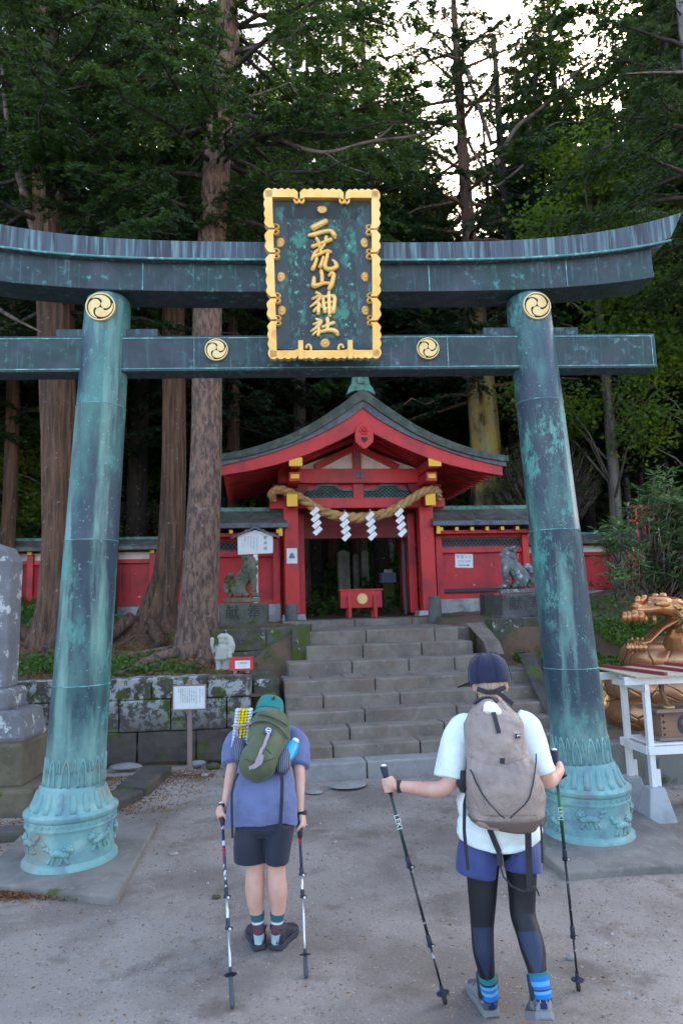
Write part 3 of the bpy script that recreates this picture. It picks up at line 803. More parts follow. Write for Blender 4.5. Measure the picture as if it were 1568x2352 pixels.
# ---------------------------------------------------------------- ground and terrain
G_O = (0.362, 16.5, 0.0); G_YAW = rad(8)
MG = frame(G_O, G_YAW)
def interp(x, xs, ys): return float(np.interp(x, xs, ys))
def fbm(x, y, s=0.0): return noise.fractal(Vector((x, y, s)), 1.0, 2.0, 4)
def hill(x, y):
    # centre corridor under the stairs and the path beyond the gate
    cxl = 1.0 + (9.9 - y) * 0.14
    left = interp(y, [9.0, 9.35, 11.0, 12.4, 12.6, 17, 19, 24, 40, 90], [0.98, 1.03, 1.22, 1.42, 1.6, 1.68, 1.8, 2.7, 7.0, 24])
    right = interp(y, [8.6, 8.8, 10.5, 12, 14, 17, 19, 24, 40, 90], [0.9, 0.93, 1.15, 1.45, 1.68, 1.75, 1.9, 2.9, 7.6, 25])
    cen = interp(y, [8.0, 8.4, 9.9, 10.8, 12.0, 14.6, 15.2, 19, 22, 26, 40, 90], [-0.4, -0.3, 0.5, 0.6, 1.2, 1.4, 1.6, 1.7, 2.3, 3.2, 7.4, 24])
    hw = 1.45 if y < 15 else 1.2
    if y < 10.6: hw = 2.0
    d = x - cxl
    if -2.25 < x < 0 and y < 12.3: left = 1.04 + 0.02 * (y - 9.3) if y < 11.15 else 1.60
    if -1.28 < x < 0 and y < 11.1: left = 0.8
    if 0 < x < 4.2 and y < 12.3: right = 0.92
    if d < -hw: z = left
    elif d > hw: z = right
    else: z = cen
    if y > 15.5:
        t = min(1, max(0, (abs(d) - hw) / 1.5)); side = left if d < 0 else right
        z = cen * (1 - t) + side * t
    if x < -5: z += 0.22 * (-5 - x) * min(1, (y - 9) / 4)
    if x > 5.5: z += 0.20 * (x - 5.5) * min(1, max(0, (y - 9) / 4))
    amp = 0.05 + 0.25 * min(1, max(0, (y - 19) / 15))
    z += amp * fbm(x * 0.6, y * 0.6) + (0.03 * fbm(x * 3, y * 3) if abs(d) > hw else 0)
    return z
gx = np.concatenate([np.arange(-70, -12, 2.0), np.arange(-12, 12, 0.16), np.arange(12, 71, 2.0)])
gy = np.concatenate([np.arange(9.36, 20, 0.16), np.arange(20, 40, 0.6), np.arange(40, 121, 4.0)])
V = np.array([(x, y, hill(x, min(y, 90)) + max(0, y - 90) * .3) for y in gy for x in gx])
nx_, ny_ = len(gx), len(gy)
ii, jj = np.meshgrid(np.arange(nx_ - 1), np.arange(ny_ - 1))
a_ = (jj * nx_ + ii).ravel()
F = np.stack([a_, a_ + 1, a_ + 1 + nx_, a_ + nx_], 1)
struct(npmesh('hillside', V, F, m_soil, smooth=True), 'brown needle-covered forest hillside behind the red wall')
# plaza, one sheet reaching to the horizon
gx2 = np.concatenate([np.array([-1500, -400, -100, -40, -20.]), np.arange(-10, 10.1, 0.2), np.array([20, 40, 100, 400, 1500.])])
gy2 = np.concatenate([np.array([-1500, -400, -100, -30, -12.]), np.arange(-4, 9.9, 0.2), np.array([12., 20, 60, 130, 400, 1500.])])
V = np.array([(x, y, (0.018 * fbm(x * 0.7, y * 0.7, 3) - 0.004 if abs(x) < 10 and y < 9 else -0.05)) for y in gy2 for x in gx2])
nx_, ny_ = len(gx2), len(gy2)
ii, jj = np.meshgrid(np.arange(nx_ - 1), np.arange(ny_ - 1))
a_ = (jj * nx_ + ii).ravel()
F = np.stack([a_, a_ + 1, a_ + 1 + nx_, a_ + nx_], 1)
struct(npmesh('ground', V, F, m_ground, smooth=True), 'grey brown packed gravel ground in front of the torii')

# ---------------------------------------------------------------- stone staircase
stairs = thing('stone_staircase', 'worn grey stone staircase rising to the red shrine gate', 'staircase', (0.95, 9.9, 0), G_YAW)
rs = random.Random(3)
def course(b, u0, u1, v0, v1, z0, z1, bl=1.15, jit=0.008, first=None):
    u = u0; k = 0
    while u < u1 - 1e-6:
        L = bl * rs.uniform(0.75, 1.2) if (k or first is None) else first
        e = min(u + L, u1)
        if u1 - e < 0.3: e = u1
        dv = rs.uniform(-jit, jit); dz = rs.uniform(-jit, jit) * 0.6
        b.box(((u + e) / 2, (v0 + v1) / 2 + dv, (z0 + z1) / 2 + dz), (e - u - 0.012, v1 - v0, z1 - z0)); u = e; k += 1
lows = [(-1.36, 0.326), (-1.05, 0.475), (-0.73, 0.624), (-0.40, 0.786), (-0.07, 0.948)]
b = MB(); course(b, -2.35, 1.95, -1.64, -1.34, -0.12, 0.19, 1.6); b.build('kerb_step', m_step2, stairs, world=False, bevel=0.02)
prev = 0.19
for k, (v, z) in enumerate(lows):
    b = MB(); dep = 0.36 if k < 4 else 1.0
    if k < 4: course(b, -1.83, 1.98 - 0.02 * k, v, v + dep, prev - 0.1, z, 1.1, first=0.5 + 0.25 * (k % 3))
    else:
        course(b, -1.83, 1.88, v, v + 0.3, prev - 0.1, z, 1.2)
        course(b, -1.83, 1.88, v + 0.305, v + 1.05, prev - 0.1, z - 0.006, 0.42)
    b.build('step', m_step, stairs, world=False, bevel=0.022, seg=3); prev = z
ups = [(0.82, 1.13, -1.72, 1.62), (1.32, 1.338, -1.40, 1.34), (1.82, 1.546, -1.42, 1.26)]
for k, (v, z, ua, ub) in enumerate(ups):
    b = MB()
    if k < 2: course(b, ua, ub, v, v + 0.6, prev - 0.1, z, 0.95)
    else:
        course(b, ua, ub, v, v + 0.42, prev - 0.1, z, 1.0)
        for j in range(5): course(b, ua - 0.1, ub + 0.35, v + 0.43 + j * 0.5, v + 0.925 + j * 0.5, prev - 0.1, z - 0.005, 0.5)
    b.build('step', m_step, stairs, world=False, bevel=0.022, seg=3); prev = z
b = MB(); course(b, -1.6, 1.75, 4.72, 5.2, 1.45, 1.67, 1.5); course(b, -1.6, 1.75, 5.21, 9.4, 1.4, 1.665, 1.5); b.build('step', m_step, stairs, world=False, bevel=0.02)

def stone_wall(name, label, P0, P1, z0, zt, mat, th=0.35, rows=3, bl=0.55, cap=None, seed=1, group=None, slope=None):
    """block wall from P0 to P1 (x,y); courses of irregular blocks"""
    r = random.Random(seed)
    d = Vector((P1[0] - P0[0], P1[1] - P0[1], 0)); L = d.length; yaw = math.atan2(d.y, d.x)
    Mw = frame((P0[0], P0[1], 0), yaw)
    b = MB(); z = z0
    hs = [r.uniform(0.8, 1.2) for _ in range(rows)]; sm_ = sum(hs); hs = [h * (zt - z0) / sm_ for h in hs]
    for i, h in enumerate(hs):
        u = -r.uniform(0, bl * .5) if i % 2 else 0
        while u < L:
            w_ = bl * r.uniform(0.7, 1.5); e = u + w_
            if L - e < bl * 0.4: e = L
            a, c = max(u, 0), min(e, L)
            if c - a > 0.03:
                dv = r.uniform(-0.015, 0.015)
                b.box(((a + c) / 2, th / 2 + dv, z + h / 2), (c - a - 0.010, th, h - 0.008), Mw)
            u = e
        z += h
    o = b.build(name, mat, None, bevel=0.018, seg=2)
    dm = o.modifiers.new('s', 'SUBSURF'); dm.subdivision_type = 'SIMPLE'; dm.levels = 2; dm.render_levels = 2
    t_ = bpy.data.textures.get('rockdisp') or bpy.data.textures.new('rockdisp', 'CLOUDS'); t_.noise_scale = 0.12
    dd = o.modifiers.new('d', 'DISPLACE'); dd.texture = t_; dd.strength = 0.035; dd.mid_level = 0.5
    return tag(o, label, 'stone wall', group)
stone_wall('retaining_wall', 'lichen spotted grey stone retaining wall behind the small notice board', (-6.5, 8.95), (-1.27, 9.3), 0.0, 1.09, m_wall_l, rows=3, bl=0.75, seed=2)
stone_wall('retaining_wall', 'short mossy return wall beside the left foot of the stairs', (-1.28, 9.60), (-0.92, 9.68), 0.0, 1.0, m_wall_moss, th=1.3, rows=2, bl=0.7, seed=5)
stone_wall('retaining_wall', 'upper mossy stone wall below the left lion dog pedestal', (-2.12, 11.05), (-0.82, 11.28), 0.9, 1.645, m_wall_moss, rows=2, bl=0.8, seed=7)
stone_wall('retaining_wall', 'mossy stone wall below the right lion dog pedestal', (2.62, 12.3), (4.6, 12.75), 0.9, 1.66, m_wall_moss, rows=2, bl=0.7, seed=12)
stone_wall('retaining_wall', 'lichen covered low wall behind the golden serpent', (3.55, 9.0), (6.5, 9.6), 0.0, 1.02, m_wall_l, rows=3, bl=0.6, seed=14)

def slanted(name, label, poly, w_, mat, cat):
    b = MB()
    P = [Vector(p) for p in poly]; n = len(P)
    d = Vector((w_, 0.12 * w_, 0))
    b.add(P + [p + d for p in P], [tuple(range(n)), tuple(range(2 * n - 1, n - 1, -1))] + [((k + 1) % n, k, n + k, n + (k + 1) % n) for k in range(n)])
    return tag(b.build(name, mat, None, bevel=0.015), label, cat)
slanted('stair_cheek_stone', 'dark slanted cheek stone along the right side of the lower steps', [at(1190, 1502, 10.0), at(1205, 1500, 10.7) , at(1205, 1640, 10.7), gz(1290, 1745, -0.05), at(1280, 1700, 8.9)], 0.22, m_wall_low, 'stone')
slanted('stair_cheek_stone', 'pale slanted cheek stone along the right side of the upper steps', [at(1068, 1432, 12.4), at(1085, 1430, 12.7), at(1085, 1500, 12.7), at(1120, 1505, 11.3), at(1108, 1472, 11.35)], 0.28, m_step, 'stone')
slanted('stair_cheek_stone', 'upright mossy cheek stone at the left of the upper steps', [Vector((at(670, 1437, 11.1).x, Y_, z_)) for Y_, z_ in ((11.1, 1.66), (12.4, 1.66), (12.4, .8), (11.1, .8))], 0.26, m_wall_moss, 'stone')

# ---------------------------------------------------------------- shrine gate
gate = thing('shrine_gate', 'red wooden shrine gate with a curved copper gable roof at the top of the stairs', 'shrine gate', G_O, G_YAW)
GB = lambda b, name, mat, par=gate, **k: b.build(name, mat, par, world=False, **k)
ztop = lambda u: interp(abs(u), [0, .12, .42, .75, 1.15, 1.65, 2.1, 2.6, 3.05, 3.38], [6.90, 6.80, 6.56, 6.33, 6.06, 5.80, 5.62, 5.46, 5.36, 5.31])
def zt2(u):
    us = [abs(u) + d for d in (-.12, 0, .12)]; return sum(ztop(max(0, x)) for x in us) / 3
zbt = lambda u: interp(abs(u), [0, .3, .7, 1.1, 1.5, 2.0, 2.6, 3.25], [6.46, 6.22, 5.98, 5.78, 5.61, 5.42, 5.24, 5.09])
zbb = lambda u: interp(abs(u), [0, .3, .7, 1.1, 1.5, 2.0, 2.6, 3.25], [6.00, 5.82, 5.62, 5.44, 5.28, 5.12, 4.98, 4.87])
n = 44
U = [-3.38 + 6.76 * i / n for i in range(n + 1)]
def shell(b, U, top, bot, v0, v1):
    rings = [[Vector((u, v0, bot(u))), Vector((u, v1, bot(u))), Vector((u, v1, top(u))), Vector((u, v0, top(u)))] for u in U]
    b.rings(rings)
b = MB(); shell(b, U, zt2, lambda u: zt2(u) - interp(abs(u), [0, 3.38], [0.26, 0.13]), -1.45, 3.0)
roof = GB(b, 'roof', m_copper_roof, auto=50)
b = MB(); shell(b, [u * 0.985 for u in U], lambda u: zt2(u) - interp(abs(u), [0, 3.38], [0.26, 0.13]), lambda u: zbt(u) - 0.01, -1.39, 2.9)
GB(b, 'roof_edge_lining', m_lead, auto=50)
b = MB(); U2 = [-3.25 + 6.5 * i / n for i in range(n + 1)]
shell(b, U2, zbt, zbb, -1.34, -1.24); GB(b, 'bargeboard', m_red, auto=50)
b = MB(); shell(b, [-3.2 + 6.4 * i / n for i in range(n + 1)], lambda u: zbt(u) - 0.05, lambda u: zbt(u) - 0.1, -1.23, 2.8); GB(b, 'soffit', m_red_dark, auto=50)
b = MB()
for i in range(15):
    v = -1.05 + i * 0.26
    shell(b, [-3.15 + 6.3 * j / 30 for j in range(31)], lambda u: zbt(u) - 0.09, lambda u: zbt(u) - 0.2, v, v + 0.1)
GB(b, 'rafters', m_red, auto=50)
# ridge and its end ornament
b = MB(); b.box((0, 1.0, 6.98), (0.26, 3.9, 0.24)); GB(b, 'ridge', m_copper_green, bevel=0.02)
b = MB()
b.prism([(-0.34, 6.80), (-0.28, 6.98), (-0.22, 7.05), (-0.17, 7.32), (-0.20, 7.36), (-0.20, 7.42), (0.20, 7.42), (0.20, 7.36), (0.17, 7.32), (0.22, 7.05), (0.28, 6.98), (0.34, 6.80), (0.15, 6.90), (-0.15, 6.90)], -1.22, -0.9)
b.box((0, -1.24, 7.14), (0.16, 0.06, 0.16))
GB(b, 'ridge_end_ornament', m_copper_green, bevel=0.012)
# gable pendant with heart opening suggested by a dark inlay
b = MB(); b.prism([(-0.20, 5.62), (-0.215, 5.78), (-0.17, 5.98), (0, 6.10), (0.17, 5.98), (0.215, 5.78), (0.20, 5.62), (0.03, 5.47), (-0.03, 5.47)], -1.44, -1.36)
gp = GB(b, 'gable_pendant', m_red, bevel=0.008)
b = MB(); b.prism([(0, 5.60), (-0.075, 5.68), (-0.07, 5.735), (-0.03, 5.745), (0, 5.715), (0.03, 5.745), (0.07, 5.735), (0.075, 5.68)], -1.447, -1.438); GB(b, 'heart_opening', m_dark, gp)
b = MB()
for k in range(6): a = k * PI / 3; b.ball((0.07 * math.cos(a), -1.445, 5.89 + 0.07 * math.sin(a)), (0.04, 0.02, 0.04), 10, 6)
b.ball((0, -1.46, 5.89), 0.035, 10, 6); GB(b, 'flower_boss', m_red, gp, smooth=True)
# posts
for s, c in ((-1, -1.60), (1, 1.70)):
    b = MB(); b.box((c, 0, 3.22), (0.36, 0.34, 2.84)); GB(b, 'post', m_red, bevel=0.03)
    b = MB(); b.box((c - s * 0.25, 0.55, 3.0), (0.2, 0.3, 2.5)); GB(b, 'post', m_red, bevel=0.02)
    b = MB(); b.box((c, 2.2, 3.3), (0.32, 0.32, 3.1)); GB(b, 'post', m_red, bevel=0.02)
    b = MB(); b.box((c - s * 0.03, -0.0, 1.735), (0.56, 0.5, 0.14), taper=0.9); GB(b, 'post_base', m_white_stone, bevel=0.01)
    # bracket nosings and their caps
    b = MB(); b.box((c, -0.35, 4.43), (0.24, 0.5, 0.22)); nz = GB(b, 'bracket_arm', m_red, bevel=0.01)
    b = MB(); b.box((c, -0.612, 4.43), (0.25, 0.03, 0.29)); GB(b, 'gold_cap', m_ochre, nz, bevel=0.006)
    b = MB(); b.box((c * 0.97, -0.62, 5.19), (0.22, 1.3, 0.24)); b.box((c * 0.97, -0.5, 4.92), (0.26, 1.0, 0.22)); nz = GB(b, 'purlin', m_red, bevel=0.01)
    b = MB(); b.box((c * 0.97, -1.285 - .03, 5.19), (0.30, 0.04, 0.20)); b.box((c * 0.97, -1.01, 4.92), (0.19, 0.03, 0.11)); GB(b, 'gold_cap', m_ochre, nz, bevel=0.006)
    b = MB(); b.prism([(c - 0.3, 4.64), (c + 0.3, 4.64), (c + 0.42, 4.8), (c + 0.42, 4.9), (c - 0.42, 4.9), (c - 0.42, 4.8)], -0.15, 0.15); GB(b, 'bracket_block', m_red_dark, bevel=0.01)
b = MB(); b.box((0.05, 0.0, 4.43), (4.3, 0.26, 0.24)); GB(b, 'lintel', m_red, bevel=0.012)
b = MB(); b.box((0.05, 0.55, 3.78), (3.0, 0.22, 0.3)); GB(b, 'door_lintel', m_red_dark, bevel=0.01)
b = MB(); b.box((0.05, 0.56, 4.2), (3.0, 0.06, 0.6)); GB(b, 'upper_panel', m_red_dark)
b = MB(); b.box((0.05, 0.0, 5.10), (3.9, 0.30, 0.36)); GB(b, 'tie_beam', m_red, bevel=0.015)
# panel above the lintel with two lattice windows
b = MB()
b.box((0.05, 0.06, 4.735), (3.0, 0.05, 0.36)); GB(b, 'frieze_panel', m_red)
def window(uc, flip):
    w2 = 0.66
    # cusped outline: low shoulders with a raised centre, symmetric
    out = [(-w2, 4.56), (w2, 4.56), (w2, 4.74), (w2 - 0.34, 4.80), (w2 - 0.36, 4.89), (-0.0, 4.90), (-0.12, 4.89), (-0.2, 4.8), (-w2, 4.74)]
    out = [(-w2, 4.56), (w2, 4.56), (w2, 4.76), (0.36, 4.77), (0.27, 4.81), (0.20, 4.895), (-0.20, 4.895), (-0.27, 4.81), (-0.36, 4.77), (-w2, 4.76)]
    b = MB(); b.prism([(uc + x, z) for x, z in out], 0.02, 0.032); wd = GB(b, 'lattice_window', m_dark)
    b = MB(); P = [(uc + x, -0.01, z) for x, z in out]; P.append(P[0])
    for p, q in zip(P[:-1], P[1:]): b.bar(p, q, 0.05, 0.045, up=(0, 1, 0))
    GB(b, 'frame', m_lead, wd)
    b = MB()
    def top(x): return interp(abs(x), [0, 0.2, 0.27, 0.36, w2], [4.89, 4.89, 4.81, 4.77, 4.76])
    for k in range(-14, 15):
        for sg in (-1, 1):
            x0 = k * 0.105; pts = []
            for i in range(9):
                z = 4.56 + 0.34 * i / 8; x = x0 + sg * 0.34 * 1.25 * i / 8
                if abs(x) < w2 and z <= top(x): pts.append((uc + x, 0.005 + 0.008 * sg, z))
            if len(pts) > 1: b.bar(pts[0], pts[-1], 0.008, 0.012, up=(0, 1, 0))
    GB(b, 'lattice', m_copper_green, wd)
window(-0.70, 1); window(0.82, -1)
b = MB(); b.box((0.06, -0.02, 4.735), (0.26, 0.1, 0.36)); GB(b, 'strut', m_red, bevel=0.01)
# gable infill: white plaster triangle behind red struts
b = MB(); b.prism([(-1.55, 5.285), (1.65, 5.285), (0.75, 5.62), (0.05, 5.95), (-0.65, 5.62)], 0.05, 0.08); GB(b, 'plaster_infill', m_white_plaster)
b = MB()
b.box((0.05, 0.0, 5.66), (0.20, 0.16, 0.76))
b.bar((0.05, 0.0, 5.86), (-0.98, 0.0, 5.33), 0.14, 0.15, up=(0, 0, 1)); b.bar((0.05, 0.0, 5.86), (1.08, 0.0, 5.33), 0.14, 0.15, up=(0, 0, 1))
b.bar((-1.62, 0.02, 5.36), (0.02, 0.02, 6.05), 0.1, 0.10); b.bar((1.72, 0.02, 5.36), (0.08, 0.02, 6.05), 0.1, 0.10)
GB(b, 'king_post', m_red, bevel=0.008)
b = MB()
b.box((0.03, -0.16, 5.13), (0.07, 0.02, 0.2)); b.box((0.13, -0.16, 5.13), (0.07, 0.02, 0.2)); b.box((0.05, -0.085, 5.55), (0.08, 0.02, 0.34)); GB(b, 'metal_fitting', m_lead, bevel=0.006)
# doors folded back inside, dark lattice
for c, yw in ((1.30, rad(72)), (-1.32, rad(95))):
    Md = Matrix.Translation((c, 0.75, 0)) @ Matrix.Rotation(yw, 4, 'Z')
    b = MB(); b.box((0.45, 0, 2.65), (0.9, 0.06, 1.9), Md); dr = GB(b, 'door', M('door_black', (0.03, 0.035, 0.06), rough=0.5) if c > 0 else m_red_dark)
    b = MB()
    for k in range(5): b.box((0.45, -0.035, 1.8 + 0.42 * k), (0.88, 0.02, 0.05), Md)
    for k in range(5): b.box((0.04 + 0.2 * k, -0.035, 2.65), (0.03, 0.02, 1.9), Md)
    GB(b, 'door_rails', M('door_rail', (0.07, 0.08, 0.13)), dr)

# ---------------------------------------------------------------- wing walls and low walls
def wing(label, u0, u1, caps=True, seed=1):
    t = thing('red_wing_wall', label, 'wall', G_O, G_YAW)
    B_ = lambda b, nm, m, par=t, **k: b.build(nm, m, par, world=False, **k)
    L = u1 - u0; c = (u0 + u1) / 2
    b = MB(); course(b, u0, u1, 0.12, 0.5, 1.55, 2.06, 0.9); B_(b, 'stone_base', m_white_stone, bevel=0.012)
    b = MB(); b.box((c, 0.34, 2.72), (L, 0.08, 1.32)); bd = B_(b, 'boards', m_red_wall)
    b = MB(); b.box((c, 0.27, 2.12), (L, 0.16, 0.11)); b.box((c, 0.27, 3.26), (L, 0.14, 0.11)); b.box((c, 0.28, 3.62), (L, 0.14, 0.08)); B_(b, 'rails', m_red, bevel=0.006)
    if u0 > 0:
        b = MB(); b.box((c, 0.25, 2.27), (L - 0.3, 0.08, 0.085)); B_(b, 'dark_batten', M('dark_batten', (0.045, 0.04, 0.06)))
    b = MB(); b.box((c, 0.33, 3.44), (L, 0.04, 0.28)); lt = B_(b, 'lattice_strip', m_dark)
    b = MB()
    k = u0
    while k < u1 - 0.2:
        for sg in (-1, 1): b.bar((k + (0.2 if sg < 0 else 0), 0.30, 3.33), (k + (0 if sg < 0 else 0.2), 0.30, 3.56), 0.012, 0.02, up=(0, 1, 0))
        k += 0.1
    b.box((c, 0.29, 3.325), (L, 0.03, 0.025)); b.box((c, 0.29, 3.56), (L, 0.03, 0.025))
    B_(b, 'lattice', m_lead, lt)
    for u in (u0 + 0.09, u1 - 0.09):
        b = MB(); b.box((u, 0.25, 2.85), (0.17, 0.2, 1.58)); B_(b, 'wall_post', m_red, bevel=0.01)
    b = MB(); b.box((c, 0.15, 3.70), (L + 0.1, 0.5, 0.09)); B_(b, 'eave_beam', m_red, bevel=0.01)
    b = MB(); kk = int(L / 0.38)
    for i in range(kk + 1):
        u = u0 + 0.06 + (L - 0.12) * i / kk; b.box((u, -0.12, 3.755), (0.075, 0.25, 0.075))
    rf = B_(b, 'eave_rafters', m_red)
    b = MB()
    for i in range(kk + 1):
        u = u0 + 0.06 + (L - 0.12) * i / kk; b.box((u, -0.252, 3.755), (0.082, 0.02, 0.085))
    for u in (u0 - 0.02, u1 - 0.0): b.box((u, -0.27, 3.76), (0.09, 0.03, 0.24))
    B_(b, 'rafter_caps', m_ochre, rf)
    b = MB(); b.prism([(-0.33, 3.83), (0.93, 3.83), (0.93, 3.93), (0.36, 4.32), (0.24, 4.32), (0.0, 4.12), (-0.33, 3.95)], u0 - 0.16, u1 + 0.16, Matrix(((0, 1, 0, 0), (1, 0, 0, 0), (0, 0, 1, 0), (0, 0, 0, 1))))
    B_(b, 'roof', m_wing_roof, bevel=0.01)
    b = MB(); b.box((c, -0.34, 3.885), (L + 0.36, 0.03, 0.10)); B_(b, 'roof_edge', m_lead)
    b = MB(); b.box((c, 0.3, 4.345), (L + 0.2, 0.2, 0.10)); B_(b, 'ridge_cap', m_copper_green, bevel=0.01)
    return t
wing('red wing wall with lattice strip and small grey roof left of the gate', -3.80, -1.86)
wing('red wing wall with lattice strip and small grey roof right of the gate', 1.98, 4.42)
def lowwall(label, u0, u1, v, cat='wall', z0=2.1):
    t = thing('red_boundary_wall', label, cat, G_O, G_YAW)
    B_ = lambda b, nm, m, par=t, **k: b.build(nm, m, par, world=False, **k)
    L = u1 - u0; c = (u0 + u1) / 2
    b = MB(); course(b, u0, u1, v - 0.12, v + 0.3, 1.5, z0, 1.0); B_(b, 'stone_base', m_white_stone, bevel=0.012)
    b = MB(); b.box((c, v + 0.06, (z0 + 3.22) / 2), (L, 0.08, 3.22 - z0)); B_(b, 'boards', m_red_wall)
    b = MB(); b.box((c, v, z0 + 0.06), (L, 0.14, 0.12)); b.box((c, v, 3.2), (L, 0.12, 0.10)); B_(b, 'rails', m_red, bevel=0.006)
    b = MB(); b.box((c, v + 0.05, 3.34), (L, 0.06, 0.18)); B_(b, 'plaster_strip', m_white_plaster)
    k = u0 + 0.1
    while k <= u1 + 0.01:
        b = MB(); b.box((k, v - 0.02, (z0 + 3.4) / 2), (0.14, 0.18, 3.4 - z0)); B_(b, 'wall_post', m_red, bevel=0.008)
        b = MB(); b.box((k, v - 0.14, 3.42), (0.1, 0.06, 0.07)); B_(b, 'gold_cap', m_ochre)
        k += 1.42
    b = MB(); b.prism([(v - 0.34, 3.46), (v + 0.5, 3.46), (v + 0.5, 3.54), (v + 0.14, 3.74), (v - 0.02, 3.74), (v - 0.34, 3.55)], u0 - 0.1, u1 + 0.1, Matrix(((0, 1, 0, 0), (1, 0, 0, 0), (0, 0, 1, 0), (0, 0, 0, 1))))
    B_(b, 'roof', m_wing_roof, bevel=0.008)
    b = MB(); b.box((c, v + 0.06, 3.765), (L + 0.2, 0.16, 0.07)); B_(b, 'ridge_cap', m_copper_green, bevel=0.01)
    return t
lowwall('low red boundary wall behind the big tree trunks on the left', -9.3, -3.9, 1.0)
lowwall('low red boundary wall running right behind the rhododendron', 4.55, 8.35, 1.4, z0=2.2)

# ---------------------------------------------------------------- sacred rope and paper streamers
rope = thing('sacred_straw_rope', 'thick twisted straw rope hung across the red gate', 'rope', G_O, G_YAW)
def gl(x, y, off):                             # photo point on a plane parallel to the gate
    c, s_ = math.cos(G_YAW), math.sin(G_YAW); nrm = Vector((-s_, c, 0))
    O2 = Vector(G_O) + nrm * off; C0 = Vector((0, 0, CAM_H))
    d = at(x, y, 1.0) - C0; k = (O2 - C0).dot(nrm) / d.dot(nrm)
    P = C0 + d * k; q = P - Vector(G_O)
    return (q.x * c + q.y * s_, off, P.z)
cp = [gl(*p) for p in ((630, 1148, -0.35), (624, 1134, -0.55), (645, 1125, -0.62), (685, 1142, -0.45), (735, 1172, -0.42), (785, 1187, -0.42), (830, 1189, -0.42), (885, 1179, -0.42), (935, 1153, -0.45), (975, 1128, -0.62), (1003, 1127, -0.55), (1008, 1148, -0.35))]
cl = catmull(cp, 14); n = len(cl)
for k in range(3):
    pts = []
    for i, p in enumerate(cl):
        t = i / (n - 1); a = 2 * PI * k / 3 + t * 2 * PI * 8.5
        q0, q1 = np.array(cl[max(i - 1, 0)]), np.array(cl[min(i + 1, n - 1)]); tg = (q1 - q0) / (np.linalg.norm(q1 - q0) + 1e-9)
        sd_ = np.cross(tg, (0, 1, 0)); sd_ /= np.linalg.norm(sd_) + 1e-9; up_ = np.cross(sd_, tg)
        R_ = 0.058 * interp(t, [0, .1, .25, .5, .75, .9, 1], [.7, .85, 1.0, 1.15, 1.0, .85, .7])
        pts.append((p + (sd_ * math.cos(a) + up_ * math.sin(a)) * R_, R_))
    b = MB(); b.tube([p for p, _ in pts], [r * 1.06 for _, r in pts], 9)
    b.build('strand', m_straw, rope, world=False, smooth=True)
m_paper = M('white_paper', (0.86, 0.88, 0.92), rough=0.6)
SH = [((463, 668), (480, 788), 'leftmost of the four white zigzag papers hanging from the straw rope'), ((598, 693), (612, 815), 'second white zigzag paper from the left on the straw rope'), ((716, 690), (732, 812), 'third white zigzag paper from the left on the straw rope'), ((850, 673), (870, 797), 'rightmost of the four white zigzag papers on the straw rope')]
for i, (tp, bt, lab) in enumerate(SH):
    c3 = lambda p: gl((500 + p[0] / 1.96) * .98, (850 + p[1] / 1.96) * .98, -0.62)
    T0, B0 = c3(tp), c3(bt)
    o = thing('paper_streamer', lab, 'paper streamer', tuple(MG @ Vector(T0)), G_YAW, 'paper streamers on the straw rope')
    dx, dz = B0[0] - T0[0], B0[2] - T0[2]
    b = MB()
    b.cyl((0.03, 0, -0.01), (0.03, 0.06, 0.10), 0.006, n=6)
    for k in range(4):
        x = dx * (k + 0.5) / 4; z = dz * (k + 0.5) / 4; w2, h2 = 0.085, 0.115
        P = [(x + 0.05, z + h2), (x + 0.125, z + h2 * 0.35), (x - 0.035, z - h2), (x - 0.115, z - h2 * 0.3)]
        y0 = -0.008 * k
        vs = [(px, y0 + 0.03 * (j % 2), pz) for j, (px, pz) in enumerate(P)]
        b.add(vs + [(a, y + 0.004, c) for a, y, c in vs], [(0, 1, 2, 3), (7, 6, 5, 4), (0, 4, 5, 1), (1, 5, 6, 2), (2, 6, 7, 3), (3, 7, 4, 0)])
    b.build('zigzag_paper', m_paper, o, world=False)

# ---------------------------------------------------------------- offering box in the doorway
ob = thing('offering_box', 'red offering box with a gold crest standing in the gateway', 'offering box', tuple(MG @ Vector((0.09, 0.2, 1.68))), G_YAW)
b = MB(); b.box((0, 0.16, 0.44), (1.02, 0.3, 0.42)); bx_ = b.build('box', m_red, ob, world=False, bevel=0.01)
b = MB(); b.box((0, 0.16, 0.665), (1.09, 0.36, 0.04)); b.build('lid', m_red, ob, world=False, bevel=0.006)
for u in (-0.30, 0.33):
    b = MB(); b.box((u, -0.035, 0.27), (0.085, 0.07, 0.54)); b.build('leg', m_red, ob, world=False, bevel=0.008)
    b = MB(); b.box((u, 0.35, 0.12), (0.085, 0.07, 0.26)); b.build('leg', m_red, ob, world=False, bevel=0.008)
crest(0.125, Matrix.Translation((0.02, 0.005, 0.45)), bx_, d=0.03, disc=m_gold)
